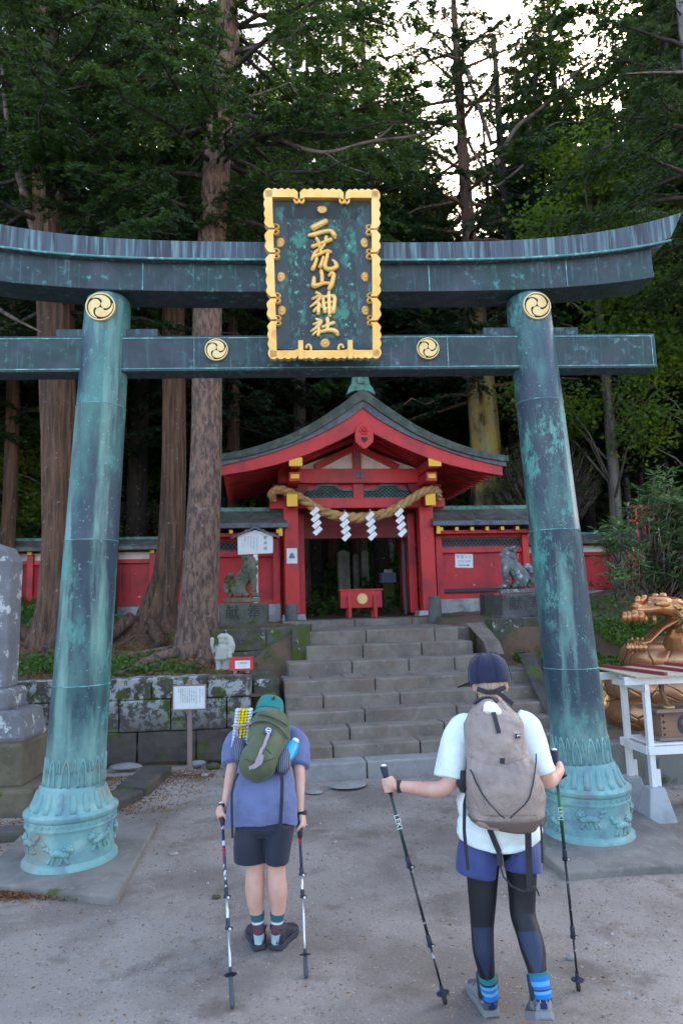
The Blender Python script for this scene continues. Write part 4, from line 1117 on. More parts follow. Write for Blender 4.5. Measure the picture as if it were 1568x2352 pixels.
# ---------------------------------------------------------------- lion dogs on pedestals
def lion_dog(name, label, loc, yaw, sc, mat, flip):
    """seated guardian lion, built facing +x in local space, height about 1"""
    t = thing(name, label, 'statue', loc, yaw, 'guardian lion dogs beside the gate')
    S = Matrix.Scale(sc, 4) @ Matrix.Scale(flip, 4, (1, 0, 0))
    b = MB()
    b.tube([(-0.22, 0, 0.16), (-0.14, 0, 0.30), (-0.02, 0, 0.46), (0.10, 0, 0.60), (0.12, 0, 0.74), (0.08, 0, 0.84)], [0.17, 0.18, 0.175, 0.165, 0.13, 0.09], 16, S)
    b.ball((0.12, 0, 0.60), (0.17, 0.16, 0.16), 16, 10, S)
    b.ball((0.10, 0, 0.82), (0.15, 0.135, 0.135), 16, 10, S)           # head
    b.ball((0.22, 0, 0.77), (0.085, 0.09, 0.065), 12, 8, S)            # muzzle
    b.ball((0.27, 0, 0.80), (0.035, 0.045, 0.03), 10, 6, S)
    b.ball((0.20, 0, 0.71), (0.065, 0.07, 0.03), 10, 6, S)             # jaw
    for s in (-1, 1):
        b.ball((0.17, s * 0.07, 0.87), (0.045, 0.04, 0.03), 8, 6, S)
        b.tube([(0.05, s * 0.12, 0.88), (-0.02, s * 0.155, 0.93), (-0.06, s * 0.16, 0.90)], [0.04, 0.035, 0.01], 8, S)
        b.tube([(0.14, s * 0.10, 0.56), (0.20, s * 0.105, 0.40), (0.19, s * 0.10, 0.22), (0.20, s * 0.10, 0.09)], [0.085, 0.075, 0.06, 0.062], 12, S)
        b.ball((0.24, s * 0.10, 0.075), (0.085, 0.065, 0.05), 10, 7, S)
        for k in (-1, 0, 1): b.ball((0.31, s * 0.10 + k * 0.035, 0.065), (0.03, 0.022, 0.035), 8, 5, S)
        b.ball((-0.12, s * 0.13, 0.20), (0.16, 0.08, 0.17), 14, 9, S)   # haunch
        b.tube([(-0.03, s * 0.15, 0.16), (0.02, s * 0.15, 0.09), (0.08, s * 0.15, 0.07)], [0.07, 0.055, 0.05], 10, S)
        for k in range(5): b.ball((0.155 + 0.005 * k, s * 0.16, 0.46 - 0.07 * k), 0.028, 8, 5, S)
    r = random.Random(4)
    for i in range(46):                                                # curls of the mane
        a = r.uniform(-1.0, 1.0) * PI; h = r.uniform(0.52, 0.93)
        x = 0.04 - 0.10 * math.cos(a * 0.6) * (1.1 - 0.2 * h) + 0.02; y = 0.145 * math.sin(a * 0.75)
        b.ball((x + r.uniform(-.02, .02), y, h), (0.038, 0.036, 0.045), 8, 5, S)
    for i in range(16):                                                # flaming tail
        a = i / 15; q = r.uniform(-.05, .05)
        b.ball((-0.34 - 0.07 * math.sin(a * PI) + q * .6, r.uniform(-.07, .07), 0.10 + 0.42 * a), (0.07 - 0.02 * a, 0.055, 0.085 - .02 * a), 9, 6, S)
    b.tube([(-0.30, 0.05, 0.45), (-0.27, 0.05, 0.53), (-0.25, 0.05, 0.60)], [0.05, 0.035, 0.006], 8, S)
    b.tube([(-0.40, -0.05, 0.36), (-0.42, -0.05, 0.44), (-0.41, -0.05, 0.50)], [0.045, 0.03, 0.006], 8, S)
    b.build('figure', mat, t, world=False, remesh=0.009 * sc)
    b = MB(); b.box((-0.05 * flip * sc, 0, -0.035 * sc), (0.78 * sc, 0.44 * sc, 0.09 * sc)); b.build('plinth', mat, t, world=False, bevel=0.012)
    return t
m_lion_l = stone('lion_stone_mossy', (0.21, 0.205, 0.15), moss=0.45, seed=41, dark=.45)
m_lion_r = stone('lion_stone_grey', (0.20, 0.22, 0.22), moss=0.15, lich=0.35, seed=43, dark=.4)
def pedestal(label, P, w_, d_, h, yaw, mat, txt_sz, base=True):
    t = thing('pedestal', label, 'pedestal', P, yaw, 'pedestals of the lion dogs')
    b = MB(); b.box((0, 0, h / 2), (w_, d_, h)); bd = b.build('block', mat, t, world=False, bevel=0.02)
    b = MB(); b.box((0, 0, -0.05), (w_ + 0.14, d_ + 0.14, 0.16)); b.build('footing', mat, t, world=False, bevel=0.02)
    for ch, dx in (('献', -w_ * 0.22), ('奉', w_ * 0.24)):
        b = MB(); text_mesh(b, ch, txt_sz, Matrix.Translation((dx, -d_ / 2 - 0.004, h * 0.56)))
        b.build('carved_character', m_ink, bd, world=False)
    return t
pedestal('mossy stone block carved with two characters under the left lion dog', (-2.13, 14.75, 1.62), 1.0, 0.7, 0.46, rad(3), m_ped, 0.30)
lion_dog('lion_dog_statue', 'mossy stone lion dog seated left of the gate facing inward', (-2.12, 14.75, 2.18), rad(4), 0.98, m_lion_l, 1)
pedestal('grey stone block carved with two characters under the right lion dog', (3.47, 13.75, 1.66), 0.96, 0.7, 0.44, rad(9), m_ped_r, 0.28)
b = MB(); b.box((2.92, 14.1, 1.88), (0.2, 0.5, 0.5)); tag(b.build('stone_block', m_wall_low, None, bevel=0.02), 'dark stone block beside the right lion dog pedestal', 'stone block')
lion_dog('lion_dog_statue', 'grey lichen covered lion dog seated right of the gate facing inward', (3.42, 13.75, 2.19), rad(-4), 0.90, m_lion_r, -1)
for lab, p, h in (('short brown stone bollard left of the gateway', at(669, 1436, 15.0), 0.46), ('short grey stone bollard right of the gateway', at(999, 1420, 14.6), 0.46)):
    b = MB(); b.lathe([(0.14, -0.1), (0.14, h - 0.02), (0.125, h), (0.0, h)], 24, Matrix.Translation(p)); tag(b.build('stone_bollard', m_ped_r, None, auto=40), lab, 'bollard', 'bollards beside the gateway')

# ---------------------------------------------------------------- notices
def board_text(b, cols, x0, z0, dx, sz, M_, y=-0.003):
    for i, c in enumerate(cols):
        text_mesh(b, c, sz, M_ @ Matrix.Translation((x0 - i * dx, y, z0)), vertical=True, step=1.0)
P = at(587, 1300, 15.6)
sg = thing('notice_sign', 'tall white house shaped notice sign on a post behind the left lion dog', 'sign', (P.x, 15.6, 1.6), rad(5))
zz = lambda y: at(587, y, 15.6).z - 1.6
b = MB(); w2 = 0.405; b.prism([(-w2 + .01, zz(1273)), (w2 - .01, zz(1271)), (w2, zz(1230)), (0, zz(1217)), (-w2, zz(1229))], 0, 0.03); bd = b.build('board', m_white, sg, world=False)
b = MB(); b.bar((-0.55, 0.0, zz(1236)), (0.0, 0.0, zz(1212)), 0.16, 0.035); b.bar((0.0, 0.0, zz(1212)), (0.55, 0.0, zz(1236)), 0.16, 0.035); b.build('sign_roof', m_lead, sg, world=False)
b = MB(); b.box((-0.0, 0.05, zz(1273) / 2), (0.1, 0.06, zz(1273))); b.build('post', m_white_paint, sg, world=False)
b = MB()
text_mesh(b, '登拝道', 0.085, Matrix.Translation((0.23, -0.004, zz(1236))), vertical=True, step=1.45)
b.build('heading', m_ink, bd, world=False)
b = MB()
board_text(b, ['二荒山神社奥宮登拝の方は', 'この先の登拝道を進み', '受付にて申込を行い', '登拝して下さい', '開山期間'], 0.04, zz(1233), 0.068, 0.030, Matrix.Identity(4))
b.build('small_writing', m_ink_grey, bd, world=False)
def flat_sign(name, label, cat, c, w_, h_, yaw, roll=0):
    t = thing(name, label, cat, c, yaw)
    Mr = Matrix.Rotation(roll, 4, 'Y')
    b = MB(); b.box((0, 0, 0), (w_, 0.012, h_), Mr); bd = b.build('sheet', m_white, t, world=False)
    return t, bd, Mr
q = MG @ Vector((-1.60, -0.185, at(669, 1279, 16.4).z))
t, bd, Mr = flat_sign('poster', 'small white poster with a blue grey drawing on the left gate post', 'poster', q, 0.25, 0.36, G_YAW)
b = MB(); b.prism([(-0.07, -0.06), (0.07, -0.06), (0.07, -0.02), (0.05, 0.0), (0.045, 0.04), (0.02, 0.055), (0, 0.085), (-0.02, 0.055), (-0.045, 0.04), (-0.05, 0), (-0.07, -0.02)], -0.010, -0.0065); b.build('printed_picture', M('print_blue', (0.16, 0.2, 0.3)), bd, world=False)
q = MG @ Vector((0, 0.292, 0)); cgl = gl(1065, 1288, 0.290)
t, bd, Mr = flat_sign('direction_notice', 'white paper notice with a red arrow on the red wing wall', 'notice', MG @ Vector(cgl), 0.46, 0.35, G_YAW, rad(2))
b = MB()
for i, ch in enumerate('幸運の杜'):
    if i < 2: continue
    text_mesh(b, ch, 0.085, Mr @ Matrix.Translation((-0.16 + 0.107 * i, -0.009, 0.09)))
b.build('writing', m_ink_grey, bd, world=False)
b = MB()
for i, ch in enumerate('幸運'): text_mesh(b, ch, 0.09, Mr @ Matrix.Translation((-0.16 + 0.107 * i, -0.009, 0.09)))
b.build('blue_writing', m_ink_blue, bd, world=False)
b = MB(); text_mesh(b, 'お詣りの順路', 0.055, Mr @ Matrix.Translation((0, -0.009, -0.01))); b.build('small_writing', m_ink_grey, bd, world=False)
b = MB(); b.prism([(-0.15, -0.118), (0.08, -0.118), (0.08, -0.135), (0.15, -0.11), (0.08, -0.085), (0.08, -0.102), (-0.15, -0.102)], -0.010, -0.007, Mr); b.build('arrow', m_ink_red, bd, world=False)
# paint chips are in the wall paint itself; small notice board on a wooden stake
nf = gz(435, 1772)
nb_ = thing('notice_board', 'small white notice board with rows of writing on a wooden stake', 'sign', (nf.x, nf.y, 0), rad(2))
zz = lambda y: at(435, y, nf.y).z
cz = (zz(1576) + zz(1628)) / 2
b = MB(); b.box((0, 0.03, (zz(1562) - 0.1) / 2), (0.055, 0.05, zz(1562) + 0.1)); b.build('stake', m_wood, nb_, world=False, bevel=0.004)
W_, H_ = 0.42, 0.31
b = MB(); b.box((0, 0, cz), (W_, 0.02, H_)); bk = b.build('board_frame', m_wood, nb_, world=False, bevel=0.003)
b = MB(); b.box((0, -0.012, cz), (W_ - 0.035, 0.006, H_ - 0.035)); bd = b.build('sheet', m_white, nb_, world=False)
b = MB()
for z in (-1, 1): b.box((0, -0.0165, cz + z * (H_ / 2 - 0.03)), (W_ - 0.06, 0.001, 0.0015))
for z in (-1, 1): b.box((z * (W_ / 2 - 0.03), -0.0165, cz), (0.0015, 0.001, H_ - 0.06))
b.build('ruled_border', m_ink_grey, bd, world=False)
b = MB()
text_mesh(b, '二荒山神社と', 0.019, Matrix.Translation((0.165, -0.017, cz + 0.105)), vertical=True, step=1.05)
text_mesh(b, '大黒様の招き大石', 0.022, Matrix.Translation((0.132, -0.017, cz + 0.105)), vertical=True, step=1.02)
b.build('heading', m_ink_blue, bd, world=False)
b = MB()
board_text(b, ['古くより当社に伝はる石に', 'して参拝の折に心静かに', '手を触れて願ひを念ずれ', 'ば福徳を授かると云はれ', '多くの人々の信仰を集め', '今に伝へられて居ります', '御参拝の皆様にも神様の', '御加護がありますやうに', '中宮祠'], 0.088, cz + 0.105, 0.0275, 0.0165, Matrix.Identity(4), -0.017)
b.build('small_writing', m_ink, bd, world=False)

# ---------------------------------------------------------------- stone monument at the left edge
mo = thing('stone_monument', 'tall granite stone monument on stacked mossy blocks at the left edge', 'monument', (-3.6, 7.3, 0), 0)
def hexpx(b, xr_front, yb, yt, Yf, dep, xl=None, xr_back=None, lean=0.0):
    pass
fz = lambda y, Y: at(60, y, Y).z
b = MB()
b.hexa([Vector((-5.6, 6.95, -0.1)), Vector((-3.115, 7.0, -0.1)), Vector((-3.2, 8.5, -0.1)), Vector((-5.6, 8.3, -0.1)), Vector((-5.6, 6.97, 0.25)), Vector((-3.125, 7.02, 0.25)), Vector((-3.2, 8.5, 0.25)), Vector((-5.6, 8.3, 0.25))])
b.build('base_block', m_granite_side, mo, bevel=0.03)
b = MB()
b.hexa([Vector((-5.6, 7.12, 0.24)), Vector((-3.285, 7.15, 0.24)), Vector((-3.32, 8.35, 0.24)), Vector((-5.6, 8.2, 0.24)), Vector((-5.6, 7.13, 0.665)), Vector((-3.295, 7.16, 0.665)), Vector((-3.33, 8.35, 0.665)), Vector((-5.6, 8.2, 0.665))])
b.build('base_block', m_granite_side, mo, bevel=0.03)
xr = at(20, 1400, 7.42).x
b = MB(); b.box((xr - .60, 7.60, 0.81), (1.74, 0.62, 0.32), taper=0.93); b.box((xr - .66, 7.59, 1.07), (1.46, 0.44, 0.24)); b.build('plinth', m_granite, mo, bevel=0.05)
b = MB()
zt_ = at(10, 1248, 7.45).z
b.prism([(xr - 1.3, 1.18), (xr, 1.18), (xr + .01, zt_ - 0.2), (xr - .06, zt_ - 0.05), (xr - .28, zt_ + 0.03), (xr - .8, zt_ + 0.08), (xr - 1.3, zt_ + 0.05)], 7.42, 7.72)
sl_ = b.build('slab', m_granite, mo, bevel=0.03)
b = MB(); b.box((xr - .72, 7.413, (1.4 + zt_) / 2 - 0.12), (1.12, 0.012, zt_ - 1.65)); b.build('engraved_panel', M('dark_panel', (0.06, 0.06, 0.09), rough=.4), sl_)
for i, (xa, ya, xb, yb, hh, lab) in enumerate(((-2.75, 6.55, -2.32, 7.6, 0.10, 'flat kerb stone nearest the monument'), (-2.33, 7.62, -2.3, 8.6, 0.12, 'long kerb stone ending near the notice board'), (-4.6, 6.3, -2.7, 6.42, 0.08, 'low kerb stone behind the left torii pillar'))):
    b = MB(); d = Vector((xb - xa, yb - ya, 0)); L = d.length
    Mk = frame((xa, ya, 0), math.atan2(d.y, d.x))
    b.box((L / 2, 0, 0.0), (L, 0.34 if i < 2 else 0.22, hh * 2), Mk); tag(b.build('kerb_stone', m_wall_low, None, bevel=0.03), lab, 'kerb stone', 'kerb stones beside the monument')

# ---------------------------------------------------------------- small god statue and little red box on the wall
st = thing('lucky_god_statue', 'small pale stone figure carrying a sack at the foot of the big tree', 'statue', (-1.74, 9.85, 1.12), rad(-5))
b = MB(); k = 1.0
for s in (-1, 1):
    b.tube([(s * 0.045, 0, 0.0), (s * 0.05, 0, 0.08), (s * 0.05, 0, 0.17)], [0.05, 0.045, 0.055], 12)
b.tube([(0, 0, 0.13), (0, 0, 0.20), (0, 0.0, 0.30), (0, 0, 0.36)], [(0.10, 0.075), (0.105, 0.09), (0.085, 0.075), (0.05, 0.05)], 18)
b.tube([(0, 0, 0.15), (0, 0, 0.18)], [(0.115, 0.09), (0.11, 0.088)], 18)
b.ball((0, -0.01, 0.40), (0.058, 0.055, 0.062), 14, 9)
b.ball((0.0, 0, 0.452), (0.075, 0.065, 0.045), 14, 8); b.ball((-0.005, 0.01, 0.475), (0.05, 0.045, 0.03), 10, 7)
b.ball((0, -0.058, 0.39), (0.012, 0.014, 0.012), 8, 5)
b.tube([(-0.075, 0, 0.32), (-0.13, -0.02, 0.25), (-0.135, -0.06, 0.34), (-0.13, -0.06, 0.40)], [0.035, 0.03, 0.024, 0.03], 10); b.ball((-0.13, -0.06, 0.425), 0.03, 10, 7)
b.tube([(0.075, 0, 0.32), (0.115, -0.02, 0.25), (0.12, -0.05, 0.20)], [0.035, 0.032, 0.028], 10); b.ball((0.125, -0.055, 0.18), 0.03, 10, 7)
b.tube([(0.02, 0.06, 0.49), (0.08, 0.05, 0.42), (0.115, 0.03, 0.32), (0.12, 0.02, 0.22)], [0.03, 0.06, 0.065, 0.04], 12)
b.build('figure', stone('statue_stone', (0.46, 0.47, 0.42), moss=0.12, seed=51, dark=.75), st, world=False, remesh=0.006, smooth_it=1)
q = at(553, 1545, 9.42)
mb_ = thing('donation_box', 'little red donation box with a white label on the wall corner', 'donation box', (q.x, 9.46, 1.095), rad(4))
b = MB(); b.box((0, 0.09, 0.115), (0.31, 0.2, 0.155)); bo_ = b.build('box', M('bright_red', (0.62, 0.045, 0.05), rough=.4), mb_, world=False, bevel=0.004)
b = MB(); b.box((0, 0.09, 0.2), (0.325, 0.215, 0.016)); b.build('lid', bo_.data.materials[0], mb_, world=False, bevel=0.003)
b = MB(); b.box((0.02, -0.014, 0.118), (0.2, 0.004, 0.105)); lb = b.build('label', m_white, bo_, world=False)
b = MB(); text_mesh(b, 'お賽銭箱', 0.034, Matrix.Translation((0.02, -0.018, 0.135))); text_mesh(b, '招き大黒天', 0.020, Matrix.Translation((0.02, -0.018, 0.093))); b.build('writing', m_ink_grey, bo_, world=False)
for x in (-0.08, 0.09):
    b = MB(); b.box((x, 0.03, 0.018), (0.045, 0.12, 0.036)); b.build('foot', m_wood, mb_, world=False)

# ---------------------------------------------------------------- beyond the gateway
SP = [(790, 1268, 1350, 21.0, .34), (818, 1276, 1342, 22.0, .17), (838, 1268, 1330, 23, .24), (862, 1264, 1322, 24.5, .17), (884, 1256, 1300, 25.5, .2), (900, 1250, 1310, 26.5, .16), (925, 1235, 1280, 29, .14), (933, 1240, 1285, 28, .14)]
nm_ = ['widest and nearest upright stone post seen through the gateway', 'narrow second stone post seen through the gateway', 'third stone post seen through the gateway', 'fourth stone post seen through the gateway behind the small sign', 'fifth stone post seen through the gateway beside the small sign', 'sixth stone post seen through the gateway above the blue box', 'far thin stone post at the right of the gateway view', 'farthest right thin stone post in the gateway view']
for (x, yt, yb, Y, w_), lab in zip(SP, nm_):
    P = at(x, yb, Y); tp = at(x, yt, Y)
    t = thing('stone_post', lab, 'stone post', (P.x, Y, P.z), rad(12), 'upright stone posts beyond the gate')
    b = MB(); h = tp.z - P.z; b.box((0, 0, h / 2 - 0.3), (w_, w_ * 0.8, h + 0.6)); b.box((0, 0, h + 0.03), (w_ * .8, w_ * .6, 0.06), taper=0.4)
    o = b.build('shaft', m_stele, t, world=False, bevel=0.01)
P = at(878, 1300, 22)
t = thing('small_sign', 'small white sign seen through the gateway among the stone posts', 'sign', (P.x, 22, P.z - 0.5), rad(8))
b = MB(); b.box((0, 0, 0.5), (0.24, 0.02, 0.40)); bd = b.build('board', m_white, t, world=False)
b = MB(); b.box((0, 0.03, 0.1), (0.05, 0.04, 0.9)); b.build('post', m_white_paint, t, world=False)
b = MB(); text_mesh(b, '登拝', 0.1, Matrix.Translation((0.02, -0.013, 0.58)), vertical=True, step=1.6); b.build('writing', m_ink_grey, bd, world=False)
P = at(890, 1328, 19.5)
t = thing('blue_fortune_box', 'blue grey box with white slips on top seen through the gateway', 'box', (P.x, 19.5, P.z - 0.1), rad(8))
b = MB(); b.box((0, 0, 0.12), (0.42, 0.3, 0.26)); b.box((0, 0, 0.0), (0.44, 0.32, 0.05)); b.build('box', M('blue_grey', (0.17, 0.19, 0.36)), t, world=False, bevel=0.008)
b = MB()
for k in range(5): b.box((-0.08 + 0.05 * k, 0, 0.30), (0.025, 0.01, 0.10), R=Matrix.Rotation(0.2, 4, 'Y'))
b.build('slips', m_white_paint, t, world=False)
b = MB(); b.box((0, 0.0, -0.55), (0.3, 0.25, 1.0)); b.build('stand', m_wall_low, t, world=False)
for i in range(7):                                      # steps of the mountain path
    b = MB(); v = 4.2 + 0.85 * i; z = 1.75 + 0.2 * i
    course(b, -0.9 + 0.12 * i, 1.5 + 0.05 * i, v, v + 0.9, z - 0.5, z, 0.8)
    o = b.build('path_step', m_path, stairs, world=False, bevel=0.02)
    o.parent = None; o.matrix_world = MG; tag(o, ['first', 'second', 'third', 'fourth', 'fifth', 'sixth', 'seventh'][i] + ' dark stone step of the path climbing beyond the gateway', 'stone step', 'steps beyond the gate')

# ---------------------------------------------------------------- white stand with wooden box, right edge
ft = [gz(1507, 1878), gz(1440, 1842), gz(1597, 1868), gz(1562, 1824)]
A = Vector((2.72, 6.40, 0)); ux = Vector((0.985, 0.10, 0)).normalized(); uy = Vector((-0.10, 0.985, 0)).normalized()
SM = Matrix(((ux.x, uy.x, 0, A.x), (ux.y, uy.y, 0, A.y), (0, 0, 1, 0), (0, 0, 0, 1)))
stand = thing('white_stand', 'white painted open timber stand with a small slatted roof', 'stand', tuple(A), math.atan2(ux.y, ux.x))
zt = at(1500, 1556, 6.4).z; zs = at(1500, 1722, 6.4).z
m_stand = m_white_paint
for i, (x, y) in enumerate(((0, 0), (0, 0.40), (0.72, 0), (0.72, 0.40))):
    b = MB(); b.box((x, y, (0.27 + zt) / 2), (0.052, 0.052, zt - 0.27)); b.build('leg', m_stand, stand, world=False, bevel=0.003)
    b = MB(); b.box((x + 0.055, y + .02, 0.34), (0.05, 0.02, 0.16)); b.build('bracket_plate', m_stand, stand, world=False)
    f = MB(); f.box((x + 0.0, y, 0.13), (0.27, 0.25, 0.30), taper=0.52)
    q = SM @ Vector((x, y, 0))
    lab = ['front concrete footing of the white stand nearest the torii', 'rear concrete footing of the white stand nearest the torii', 'front concrete footing of the white stand at the picture edge', 'rear concrete footing of the white stand at the picture edge'][i]
    fo = f.build('concrete_footing', m_concrete, None, bevel=0.012); fo.matrix_world = SM; tag(fo, lab, 'footing', 'footings of the white stand')
b = MB(); b.box((0.36, -0.045, zs), (0.82, 0.03, 0.07)); b.box((0.36, 0.445, zs), (0.82, 0.03, 0.07)); b.box((-0.045, 0.2, zs), (0.03, 0.46, 0.07)); b.box((0.765, 0.2, zs), (0.03, 0.46, 0.07)); b.box((0.36, 0.2, zs + 0.045), (0.70, 0.44, 0.02)); b.build('shelf', m_stand, stand, world=False, bevel=0.003)
b = MB(); b.box((0.3, -0.045, zt - 0.02), (1.05, 0.035, 0.07)); b.box((0.3, 0.445, zt - 0.02), (1.05, 0.035, 0.07))
for x in (-0.045, 0.765): b.box((x, 0.2, zt - 0.075), (0.035, 0.62, 0.06))
b.build('top_frame', m_stand, stand, world=False, bevel=0.003)
b = MB(); Rr = Matrix.Rotation(rad(1.5), 4, 'X')
b.box((0.40, 0.20, zt + 0.035), (1.14, 0.74, 0.012), R=Rr); pn = b.build('roof_panel', M('roof_panel', (0.42, 0.40, 0.30), rough=.6), stand, world=False)
b = MB()
for x in (0.0, 0.33, 0.66, 0.93): b.box((x, 0.20, zt + 0.055), (0.04, 0.78, 0.028), R=Matrix.Rotation(rad(16), 4, 'Z') @ Rr)
b.build('roof_batten', M('dark_red_paint', (0.26, 0.02, 0.03), rough=.5), pn, world=False, bevel=0.003)
wb = thing('wooden_offering_box', 'small brown wooden offering box with a round black crest on the white stand', 'offering box', tuple(SM @ Vector((0.40, 0.2, zs + 0.056))), math.atan2(ux.y, ux.x))
b = MB(); b.box((0, 0, 0.14), (0.50, 0.30, 0.24)); bx_ = b.build('box', m_wood_brown, wb, world=False, bevel=0.003)
b = MB(); b.box((0, 0, 0.022), (0.58, 0.37, 0.025)); b.build('bottom_rim', m_wood, wb, world=False, bevel=0.003)
b = MB()
for y in (-0.165, 0.165): b.box((0, y, 0.27), (0.60, 0.04, 0.03))
for x in (-0.28, 0.28): b.box((x, 0, 0.27), (0.04, 0.30, 0.028))
b.build('top_rim', m_wood, wb, world=False, bevel=0.003)
circ = [(0.095 * math.cos(2 * PI * k / 32), 0.14 + 0.095 * math.sin(2 * PI * k / 32)) for k in range(32)]
b = MB(); b.prism(circ, -0.156, -0.151); bc = b.build('black_crest', M('black_crest_paint', (0.03, 0.035, 0.05), rough=.45), bx_, world=False)
b = MB()
for k in range(3): a = k * 2 * PI / 3 + .5; b.ball((0.04 * math.cos(a), -0.157, 0.14 + 0.04 * math.sin(a)), (0.032, 0.003, 0.032), 14, 6)
b.build('crest_swirl', M('crest_grey', (0.10, 0.11, 0.14)), bx_, world=False, smooth=True)
b = MB()
for x in (-0.225, 0.225):
    for z in (0.06, 0.115, 0.17, 0.225): b.ball((x, -0.151, z), 0.011, 8, 5)
b.build('nail_heads', m_dark, bx_, world=False)
gv = thing('wooden_mallet', 'small carved wooden mallet hanging under the stand roof', 'mallet', tuple(SM @ Vector((0.27, 0.2, zt - 0.1))), 0)
b = MB(); b.tube([(0, 0, 0.05), (0.0, 0, -0.06), (0.05, 0, -0.19)], [0.028, 0.026, 0.022], 6); b.build('handle', m_wood_brown, gv, world=False)
b = MB()
for k in range(3): b.tube([(0.055 + 0.042 * math.cos(q), 0.042 * math.sin(q), -0.20 - 0.022 * k) for q in [j * 2 * PI / 12 for j in range(13)]], 0.011, 6)
b.build('gold_rings', m_gold, gv, world=False, smooth=True)
b = MB(); course(b, 2.3, 6.5, 7.55, 7.8, -0.1, 0.42, 2.2); o = b.build('concrete_wall', m_concrete_old, None, bevel=0.015); tag(o, 'low stained concrete wall carrying the golden serpent', 'wall')
b = MB(); b.hexa([Vector((2.32, 7.8, 0.1)), Vector((7, 7.8, 0.1)), Vector((7, 9.3, 0.1)), Vector((3.3, 9.3, 0.1)), Vector((2.32, 7.8, 0.40)), Vector((7, 7.8, 0.40)), Vector((7, 9.3, 0.42)), Vector((3.3, 9.3, 0.42))]); struct(b.build('planted_terrace', m_soil, None), 'mossy soil terrace behind the low concrete wall')

# ---------------------------------------------------------------- golden serpent
sp = thing('golden_serpent_statue', 'copper gold coiled dragon headed serpent statue with an open toothed mouth', 'statue', (4.0, 8.45, 0.4), 0)
zc = lambda y, Y=8.3: at(1500, y, Y).z
b = MB()
def coil(cx_, cy_, R_, z, r_, a0, a1, n=40, dz=0.0, sq=1.0):
    pts = []; rs_ = []
    for i in range(n + 1):
        a = a0 + (a1 - a0) * i / n
        pts.append((cx_ + R_ * math.cos(a), cy_ + R_ * math.sin(a), z + dz * i / n)); rs_.append((r_ * sq, r_) if True else r_)
    b.tube(pts, rs_, 20)
coil(4.12, 8.78, 0.66, zc(1652, 8.2), 0.225, 0, 2 * PI)
coil(4.10, 8.78, 0.64, zc(1590, 8.2), 0.20, 0.4, 0.4 + 2 * PI)
coil(4.18, 8.70, 0.52, zc(1520, 8.2), 0.205, 0.7, 0.7 + 2 * PI)
b.ball((4.15, 8.8, zc(1520, 8.5)), (0.5, 0.5, 0.3))
b.build('coiled_body', m_copper_coil, sp, smooth=True)
def dp(x, y, Y): return at(1420 + 0, y, Y) if False else at(x, y, Y)
D = lambda zx, zy, dy=0.0: at((1420 + zx / 8.71) * 0.98, (1350 + zy / 8.71) * 0.98, 8.05 + dy)   # close-up units -> statue
b = MB()
b.tube([D(1560, 1700, .4), D(1700, 1300, .35), D(1650, 900, .25), D(1500, 700, .1)], [0.17, 0.16, 0.14, 0.12], 16)    # neck
b.tube([D(1600, 760, .05), D(1350, 660), D(1050, 640), D(800, 680), D(620, 690), D(545, 700)], [(0.13, 0.16), (0.12, 0.16), (0.085, 0.14), (0.07, 0.12), (0.07, 0.10), (0.05, 0.06)], 16)   # upper jaw
b.tube([D(1500, 850, .05), D(1300, 930), D(1080, 1050), D(930, 1200), D(800, 1330), D(650, 1370), D(520, 1360)], [(0.07, 0.14), (0.042, 0.13), (0.032, 0.12), (0.028, 0.12), (0.032, 0.12), (0.040, 0.11), (0.03, 0.07)], 14)  # lower jaw
b.ball(D(1080, 560), (0.15, 0.16, 0.10)); b.ball(D(1330, 630), (0.16, 0.16, 0.12)); b.ball(D(900, 610), (0.10, 0.12, 0.07))
b.ball(D(600, 620), (0.065, 0.09, 0.05)); b.ball(D(680, 660), (0.05, 0.08, 0.035)); b.ball(D(830, 600), (0.05, 0.09, 0.04)); b.ball(D(880, 480), (0.04, 0.07, 0.04)); b.ball(D(790, 700), (.07, .1, .04))
b.tube([D(1500, 760, -.1), D(1560, 850, -.12), D(1700, 1000, -.1)], [0.06, 0.05, 0.03], 10); b.tube([D(1350, 560, -.08), D(1560, 640, -.1), D(1750, 780, -.1)], [0.05, 0.055, 0.03], 10)
b.tube([D(1440, 1080, -.05), D(1560, 1060, -.12), D(1720, 1120, -.12)], [0.05, 0.06, 0.02], 10)
b.tube([D(1420, 1050, .02), D(1380, 1200, .05), D(1380, 1350, .12), D(1420, 1500, .2)], [0.07, 0.09, 0.12, 0.14], 12)
hd = b.build('head', m_copper_gold, sp, remesh=0.009, smooth_it=1)
b = MB()
for p0, p1, r_ in ((D(640, 560), D(640, 400), .035), (D(700, 540), D(800, 390), .036), (D(980, 480), D(990, 350), .045), (D(1090, 480), D(1200, 360), .046), (D(1200, 500), D(1290, 480), .035), (D(740, 500), D(800, 460), .028)):
    v = p1 - p0; b.tube([p0 - v * 0.3, p0 + v * 0.3, p0 + v * 0.75, p1], [r_ * 0.7, r_ * 1.15, r_, r_ * 0.35], 10)
b.build('crest_tufts', m_copper_gold, hd, smooth=True)
b = MB()
for x, y0, y1, r_ in ((370, 760, 985, .030), (455, 760, 985, .036), (570, 750, 975, .048), (700, 760, 985, .044), (790, 830, 965, .032)):
    b.tube([D(x, y0 - 20, -.03), D(x, y0 + 30, -.09), D(x, (y0 + y1) / 2, -.10), D(x, y1, -.08)], [r_ * .9, r_ * 1.2, r_ * 1.05, .004], 10)
b.tube([D(960, 820, -.1), D(980, 900, -.11), D(1000, 1000, -.11)], [.03, .026, .008], 8)
for x in (455, 520, 605, 690, 780): b.tube([D(x, 1390, -.08), D(x, 1470, -.10), D(x + (640 - x) * .06, 1560, -.10)], [.030, .036, .006], 9)
for x in (530, 640, 740): b.tube([D(x, 1330, -.02), D(x, 1240, -.03)], [.025, .006], 8)
